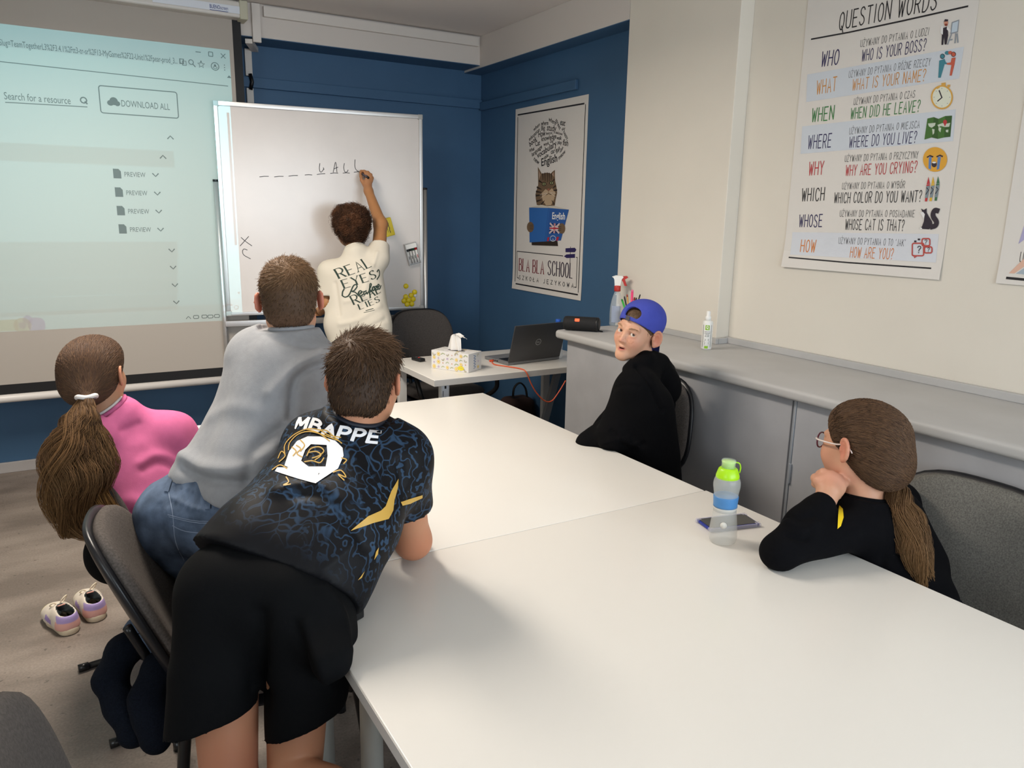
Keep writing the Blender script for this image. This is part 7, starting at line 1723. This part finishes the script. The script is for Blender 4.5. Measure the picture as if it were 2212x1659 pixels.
for t_, a, b, h in (('when', (245, 345), (290, 303), 22), ('where', (297, 302), (349, 298), 24), ('where', (350, 268), (402, 300), 24), ('street', (400, 266), (430, 336), 22), ('eat', (432, 296), (469, 307), 32), ('if', (444, 330), (452, 346), 16), ('of', (456, 326), (466, 336), 14), ('happy', (455, 350), (484, 406), 20), ('Big', (297, 338), (325, 334), 26), ('study', (338, 337), (404, 346), 34), ('education', (213, 415), (289, 340), 22),
                    ('How', (277, 387), (328, 376), 34), ('lexicon', (333, 368), (378, 364), 15), ('delicious', (400, 360), (450, 372), 14), ('book', (216, 457), (268, 408), 32), ('Cat', (256, 452), (290, 442), 30), ('knowledge', (299, 416), (407, 394), 27), ('walk', (409, 402), (444, 406), 20), ('Dog', (362, 427), (385, 424), 17), ('What', (214, 497), (251, 477), 20), ('language', (233, 527), (306, 462), 24), ('work', (316, 450), (355, 440), 20), ('vocabulary', (272, 538), (410, 446), 34),
                    ('play', (415, 434), (446, 438), 20), ('fish', (452, 442), (490, 451), 32), ('car', (368, 508), (398, 496), 26), ('flat', (409, 507), (437, 470), 26), ('relax', (436, 502), (459, 460), 16), ('meow', (426, 550), (474, 496), 24), ('sale', (319, 547), (352, 524), 22), ('new', (243, 550), (280, 584), 26), ('English', (298, 595), (414, 560), 44)):
    J.add(K, word_on(t_, q1, a, b, h*m1, bold=.012))
J.add(C_('red_lettering', '7a2230'), word_on('BLA', q1, (140, 1340), (216, 1352), 72*m1, serif=.10, font=False, w=.15, gap=.24, xs=.9)); J.add(C_('red_lettering', '7a2230'), word_on('BLA', q1, (238, 1356), (320, 1367), 74*m1, serif=.10, font=False, w=.15, gap=.24, xs=.9))
J.add(C_('navy_lettering', '33283a'), word_on('SCHOOL', q1, (346, 1371), (522, 1397), 80*m1, serif=.08, font=False, w=.15, gap=.26, xs=.9)); J.add(C_('grey_lettering', '3a3a3e'), word_on('SZKOŁA JĘZYKOWA', q1, (140, 1403), (532, 1465), 23*m1, font=False, w=.13, gap=.75))
J.poly(C_('sign_arrows', '2a2156'), R1((473, 1182), (540, 1178), (551, 1193), (540, 1210), (473, 1210))); J.poly(C_('sign_arrows', '2a2156'), R1((480, 1226), (541, 1222), (541, 1250), (480, 1252), (462, 1239)))
fur, dk_, lt_ = C_('cat_fur', '6f5a44'), C_('cat_stripes', '2e241c'), C_('cat_pale_fur', 'b9a184')
J.poly(fur, R1((275, 598), (288, 622), (303, 648), (340, 641), (368, 646), (382, 632), (397, 621), (397, 660), (399, 700), (408, 740), (413, 785), (403, 830), (396, 876), (330, 880), (268, 872), (260, 830), (258, 795), (268, 760), (277, 728), (277, 680)))
J.poly(C_('cat_ear', 'a58a78'), R1((281, 622), (296, 654), (284, 690))); J.poly(C_('cat_ear', 'a58a78'), R1((390, 634), (374, 652), (392, 672)))
J.poly(lt_, R1((300, 790), (330, 758), (352, 772), (376, 752), (400, 780), (392, 830), (370, 872), (335, 876), (310, 840)))
for P in (((310, 650), (312, 690)), ((326, 646), (328, 700)), ((342, 645), (344, 705)), ((356, 647), (357, 700)), ((372, 652), (370, 690)), ((270, 745), (300, 760)), ((264, 775), (300, 782)), ((262, 805), (305, 800)), ((402, 735), (385, 748)), ((410, 765), (388, 768)), ((268, 845), (300, 835)), ((285, 700), (305, 712)), ((392, 690), (380, 703)), ((300, 868), (322, 842)), ((390, 865), (376, 840))): J.add(dk_, ribbon(R1(*P), [.012, .005]))
for x, y in ((320, 722), (374, 714)): J.poly(dk_, [q1(x+16*math.cos(t), y+15*math.sin(t)) for t in np.linspace(0, 6.28, 14)[:-1]]); J.poly(C_('cat_eyes', '9aa070'), [q1(x+11*math.cos(t), y+10*math.sin(t)) for t in np.linspace(0, 6.28, 12)[:-1]]); J.poly(dk_, [q1(x+4*math.cos(t), y+9*math.sin(t)) for t in np.linspace(0, 6.28, 10)[:-1]])
J.poly(C_('cat_nose', '9a5f4c'), R1((341, 757), (362, 754), (352, 772))); J.add(dk_, ribbon(R1((352, 772), (352, 790)), .003)); J.add(dk_, ribbon(R1((335, 800), (352, 791), (372, 797)), .003))
for P in (((340, 785), (290, 800)), ((340, 790), (296, 822)), ((366, 782), (404, 790)), ((366, 787), (400, 812))): J.add(C_('cat_whiskers', 'd6cfc4'), ribbon(R1(*P), .0018))
J.poly(dk_, R1((230, 1138), (415, 1128), (420, 1166), (232, 1160)))
J.poly(C_('book_pages', 'c9c3b6'), R1((224, 888), (300, 870), (362, 884), (384, 876), (497, 905), (362, 898)))
J.poly(C_('book_back_cover', '2f66ae'), R1((213, 890), (359, 893), (332, 1133), (216, 1140))); J.poly(C_('book_front_cover', '2a59a0'), R1((359, 893), (498, 905), (440, 1126), (332, 1133)))
J.add(C_('book_spine_line', '1f4480'), ribbon(R1((352, 893), (325, 1133)), .003)); wk = C_('book_title', 'e6e6e4'); J.add(wk, word_on('English', q1, (376, 972), (470, 976), 38*m1, bold=.02))
J.poly(C_('flag_blue', '1d2a66'), R1((362, 1002), (432, 1006), (428, 1074), (357, 1074)))
for a, b, w_, k in (((362, 1002), (428, 1074), .011, wk), ((432, 1006), (357, 1074), .011, wk), ((397, 1003), (392, 1074), .017, wk), ((360, 1038), (430, 1040), .017, wk), ((397, 1003), (392, 1074), .009, C_('flag_red', 'b0263a')), ((360, 1038), (430, 1040), .009, C_('flag_red', 'b0263a')), ((362, 1002), (428, 1074), .003, C_('flag_red', 'b0263a')), ((432, 1006), (357, 1074), .003, C_('flag_red', 'b0263a'))): J.add(k, ribbon(R1(a, b), w_, False))
J.add(wk, outline([q1(384+20*math.cos(t), 1112+20*math.sin(t)) for t in np.linspace(0, 6.28, 18)[:-1]], .003)); J.add(wk, ribbon(R1((384, 1112), (378, 1130)), .002)+ribbon(R1((384, 1112), (391, 1130)), .002)); J.poly(C_('flag_red', 'b0263a'), R1((345, 1104), (358, 1102), (353, 1130), (341, 1131))); J.poly(C_('flag_red', 'b0263a'), R1((412, 1100), (428, 1100), (420, 1126), (405, 1127)))
for x, y in ((222, 1030), (447, 1040)):
    J.poly(fur, [q1(x+25*math.cos(t), y+38*math.sin(t)) for t in np.linspace(0, 6.28, 18)[:-1]])
    for i in (-1, 0, 1): J.add(dk_, ribbon(R1((x-4, y+12*i), (x+20*(1 if x < 300 else -1), y+14*i)), .003))
J.build(sh1, fr1, fn=lf1)
# question words poster
yL, yR_ = onx(1692, 577, XR)[1], onx(2032, 600, XR)[1]
p2t, sh2, fr2, lf2, yO2, zO2 = sheet('poster', 'tall white question words chart with coloured lettering on cream wall', XR, yL, yR_, onx(1860, 590, XR)[2], 2.43, .012)
def q2(x, y): P = onx(1680+x/2.592, y/2.592, XR); return (yO2-P[1], P[2]-zO2)
R2 = lambda *P: [q2(*p) for p in P]; J = Ink(); m2 = np.linalg.norm(np.array(q2(500, 1200))-np.array(q2(500, 1000)))/200
bd_ = C_('row_band', 'c9d0d9')
J.poly(bd_, R2((168, 418), (162, 572), (1018, 440), (1046, 262))); J.poly(bd_, R2((140, 708), (130, 862), (985, 790), (1000, 612))); [J.poly(C_('row_band_pale', 'd0d4dc'), R2((85-9*a, 1300+125*a), (85-9*b, 1300+125*b), (905-15*b, 1310+160*b), (905-15*a, 1310+160*a))) for a, b in [(i/12, (i+1)/12) for i in range(12)]]
nv, og, gn, rd_, bk_ = C_('navy_lettering', '2a2456'), C_('orange_lettering', 'c98a3e'), C_('green_lettering', '2f7a3c'), C_('red_lettering', 'b8323a'), C_('black_lettering', '1c1b20')
def hw(key, t_, a, b, h, w=.085): J.add(key, word_on(t_, q2, a, b, h*m2, font=False, w=w*.85, gap=.30, xs=.7, jit=.02, seed=len(t_)))
hw(bk_, 'QUESTION WORDS', (345, 168), (890, 50), 92, .09); J.add(('rule_line', M_ink), ribbon(R2((192, 220), (400, 182), (700, 118), (1066, 36)), .0055)); J.add(('rule_line', M_ink), ribbon(R2((72, 1441), (400, 1470), (862, 1502)), .0055))
for key, t1, a1, b1, h1_, t2, a2, b2, t3, a3, b3 in ((nv, 'WHO', (245, 372), (342, 360), 80, 'LUDZI', (465, 264), (846, 197), 'WHO IS YOUR BOSS?', (472, 344), (830, 283)), (og, 'WHAT', (220, 528), (330, 508), 76, 'RÓŻNE RZECZY', (400, 436), (857, 366), 'WHAT IS YOUR NAME?', (420, 506), (828, 452)),
        (gn, 'WHEN', (193, 682), (316, 668), 76, 'CZAS', (428, 588), (770, 546), 'WHEN DID HE LEAVE?', (410, 666), (797, 624)), (nv, 'WHERE', (172, 834), (300, 824), 76, 'MIEJSCA', (403, 752), (796, 716), 'WHERE DO YOU LIVE?', (402, 826), (778, 798)),
        (rd_, 'WHY', (176, 980), (258, 976), 76, 'PRZYCZYNY', (378, 906), (788, 886), 'WHY ARE YOU CRYING?', (382, 984), (780, 965)), (bk_, 'WHICH', (137, 1126), (263, 1122), 74, 'WYBÓR', (363, 1060), (713, 1053), 'WHICH COLOR DO YOU WANT?', (318, 1136), (806, 1130)),
        (nv, 'WHOSE', (122, 1270), (250, 1270), 72, 'POSIADANIE', (350, 1212), (768, 1216), 'WHOSE CAT IS THAT?', (380, 1284), (708, 1292)), (C_('amber_lettering', 'd07c36'), 'HOW', (132, 1408), (215, 1412), 72, "TO 'JAK'", (344, 1364), (716, 1378), 'HOW ARE YOU?', (410, 1440), (650, 1450))):
    hw(key, t1, a1, b1, h1_, .10); hw(bk_, 'UŻYWANY DO PYTANIA O '+t2, a2, b2, 36, .075); hw(nv if t1 in ('WHOSE', 'WHICH') and False else (bk_ if t1 in ('WHICH', 'WHOSE') else key), t3, a3, b3, 58, .10)
E2 = lambda x, y, rx, ry, n=20: [q2(x+rx*math.cos(t), y+ry*math.sin(t)) for t in np.linspace(0, 2*math.pi, n, endpoint=False)]
# little pictures down the right-hand side
sk_, bd2, wh, gr_ = C_('picture_skin', 'c98f78'), C_('picture_dark', '2c2430'), C_('picture_white', 'e4e4e4'), C_('picture_grey', '8a929c')
J.poly(bd2, R2((924, 160), (955, 148), (958, 200), (948, 250), (938, 250), (935, 205), (930, 252), (920, 252))); J.poly(wh, R2((917, 150), (930, 146), (928, 195), (915, 185))); J.poly(wh, R2((952, 146), (970, 168), (985, 160), (985, 172), (966, 182), (950, 165))); J.poly(sk_, E2(946, 128, 12, 17)); J.poly(bd2, R2((934, 122), (940, 108), (958, 110), (956, 120))); J.poly(C_('picture_beard', '8a3f2e'), E2(946, 140, 9, 7))
J.poly(gr_, R2((978, 125), (1020, 110), (1012, 182), (970, 192))); J.poly(C_('picture_blue', 'bccbd8'), R2((983, 130), (1015, 118), (1008, 176), (976, 184)))
for a, b in (((975, 195), (955, 248)), ((1000, 190), (996, 240)), ((1008, 190), (1012, 238)), ((962, 225), (980, 222))): J.add(gr_, ribbon(R2(a, b), .004))
te, co = C_('teal_figure', '3a8090'), C_('coral_figure', 'c05a44')
J.poly(te, E2(926, 316, 12, 13)); J.poly(te, R2((908, 340), (938, 330), (945, 350), (965, 356), (965, 362), (938, 360), (916, 436), (902, 436))); J.poly(co, E2(988, 305, 12, 13)); J.poly(co, R2((978, 325), (1000, 322), (994, 360), (978, 424), (966, 424), (976, 365), (950, 362), (950, 354), (972, 350))); J.poly(te, E2(953, 297, 14, 11)); J.poly(co, E2(970, 296, 12, 10)); J.add(bd2, outline(E2(926, 316, 12, 13), .0018)+outline(E2(988, 305, 12, 13), .0018))
ye = C_('watch_gold', 'd2a14a'); J.poly(ye, E2(923, 545, 62, 68, 28)); J.poly(C_('watch_face', 'd9dccb'), E2(923, 545, 53, 59, 28)); J.poly(ye, R2((920, 466), (944, 462), (944, 482), (920, 486))); J.poly(ye, R2((890, 488), (906, 480), (912, 492), (896, 500))); J.poly(ye, R2((952, 476), (970, 474), (968, 488), (956, 492)))
J.add(bd2, ribbon(R2((923, 547), (908, 508)), .004)+ribbon(R2((923, 547), (900, 566)), .004)); J.add(gr_, [E2(923+44*math.cos(t), 545+49*math.sin(t), 2.6, 2.6, 8) for t in np.arange(0, 6.28, .785)])
J.poly(C_('map_green', '3f6b2c'), R2((842, 664), (878, 656), (904, 666), (942, 650), (980, 648), (970, 766), (936, 770), (900, 778), (866, 770), (825, 782))); J.poly(C_('map_dark_green', '2f5522'), R2((878, 656), (904, 666), (900, 778), (866, 770))); J.poly(C_('map_dark_green', '2f5522'), R2((942, 650), (980, 648), (970, 766), (936, 770)))
for P in (((845, 692), (888, 688), (884, 704), (866, 716), (850, 708)), ((868, 722), (882, 724), (880, 746), (872, 756)), ((898, 700), (925, 690), (952, 692), (970, 688), (964, 710), (940, 712), (918, 706), (905, 712)), ((905, 712), (920, 716), (914, 742), (904, 728)), ((945, 728), (960, 726), (958, 742), (946, 740))): J.poly(C_('map_land', 'c3cdbd'), R2(*P))
J.poly(C_('map_pin', 'b53238'), E2(941, 684, 11, 13)); J.poly(C_('map_pin', 'b53238'), R2((932, 690), (950, 690), (940, 710)))
J.poly(C_('face_yellow', 'd9a136'), E2(885, 893, 68, 69, 32)); tr_ = C_('tears_blue', '5a7fb4'); J.poly(tr_, R2((850, 880), (866, 878), (862, 950), (848, 944))); J.poly(tr_, R2((900, 878), (918, 878), (908, 946), (894, 952))); J.poly(bd2, E2(880, 920, 15, 17)); J.poly(wh, E2(880, 910, 11, 5)); J.add(bd2, ribbon(R2((842, 880), (856, 872), (872, 878)), .005)+ribbon(R2((896, 877), (912, 870), (926, 876)), .005))
for i, (x, c_) in enumerate(((846, 'b8363a'), (872, 'd6ac34'), (900, '3a6b4a'))):
    k = C_('crayon', c_); y = 990+ -2*i; dx = 8; J.poly(k, R2((x+2, y), (x+10, y+40), (x-8, y+42))); J.poly(k, R2((x-9, y+44), (x+10, y+42), (x+2-dx, y+138), (x-20+dx*.2, y+138))); J.poly(C_('crayon_wrap', '7c8a92'), R2((x-9, y+52), (x+10, y+50), (x-2, y+118), (x-18, y+119)))
    J.add(bd2, ribbon(R2((x-8, y+62), (x+3, y+74), (x-12, y+98)), .003))
J.poly(bd2, R2((812, 1182), (806, 1168), (822, 1176), (838, 1166), (838, 1190), (852, 1215), (868, 1240), (872, 1270), (850, 1284), (822, 1282), (798, 1280), (812, 1268), (822, 1240), (826, 1212), (816, 1204))); J.poly(wh, R2((802, 1190), (818, 1186), (828, 1200), (822, 1228), (812, 1208))); J.poly(wh, E2(806, 1278, 7, 4)); J.add(bd2, ribbon(crom(R2((868, 1270), (888, 1262), (892, 1240), (876, 1215), (874, 1195), (884, 1178), (898, 1180)), 5), .017))
rb_ = C_('speech_outline', 'b5453e')
for x0_, y0_, x1_, y1_ in ((758, 1362, 822, 1432), (812, 1336, 856, 1376), (826, 1382, 868, 1416)): P = [q2(a, b) for a, b in rrect(x0_, y0_, x1_, y1_, 9)]; J.add(rb_, outline(P, .0045))
J.add(rb_, ribbon(R2((768, 1430), (772, 1443), (784, 1432)), .004)); 
for x, y, h in ((785, 1416, 36), (826, 1368, 24), (842, 1410, 22)): J.add(bd2, word_on('?', q2, (x, y), (x+h*.55, y), h*m2, font=False, w=.12))
for x, y in ((770, 1349), (790, 1338)): J.add(bd2, ribbon(R2((x, y), (x+9, y)), .003)+ribbon(R2((x, y+5), (x+9, y+5)), .003))
J.build(sh2, fr2, fn=lf2)
# third poster, cut by the right edge of the photo
yL3 = onx(2153, 612, XR)[1]; z3 = onx(2170, 613, XR)[2]
p3t, sh3, fr3, lf3, yO3, zO3 = sheet('poster', 'white poster cut off by the right edge of the photo', XR, yL3, yL3-.62, z3, 2.43, .004)
def q3(x, y): P = onx(1680+x/2.592, y/2.592, XR); return (yO3-P[1], P[2]-zO3)
R3 = lambda *P: [q3(*p) for p in P]; J = Ink()
J.poly(C_('lilac_shape', 'a9a4c8'), R3((1350, 1366), (1385, 1255), (1440, 1180), (1440, 1300))); J.poly(C_('peach_shape', 'd8b09c'), R3((1298, 1530), (1390, 1440), (1480, 1390), (1480, 1440), (1400, 1480), (1330, 1531))); J.poly(C_('grey_blue_shape', 'a3b0bc'), R3((1338, 1532), (1400, 1490), (1480, 1460), (1480, 1545)))
J.add(bk_, word_on('U', q3, (1357, 1466), (1376, 1467), 46*m2, font=False, w=.11)); J.add(('rule_line', M_ink), ribbon(R3((1290, 1556), (1480, 1574)), .008)); J.build(sh3, fr3, fn=lf3)
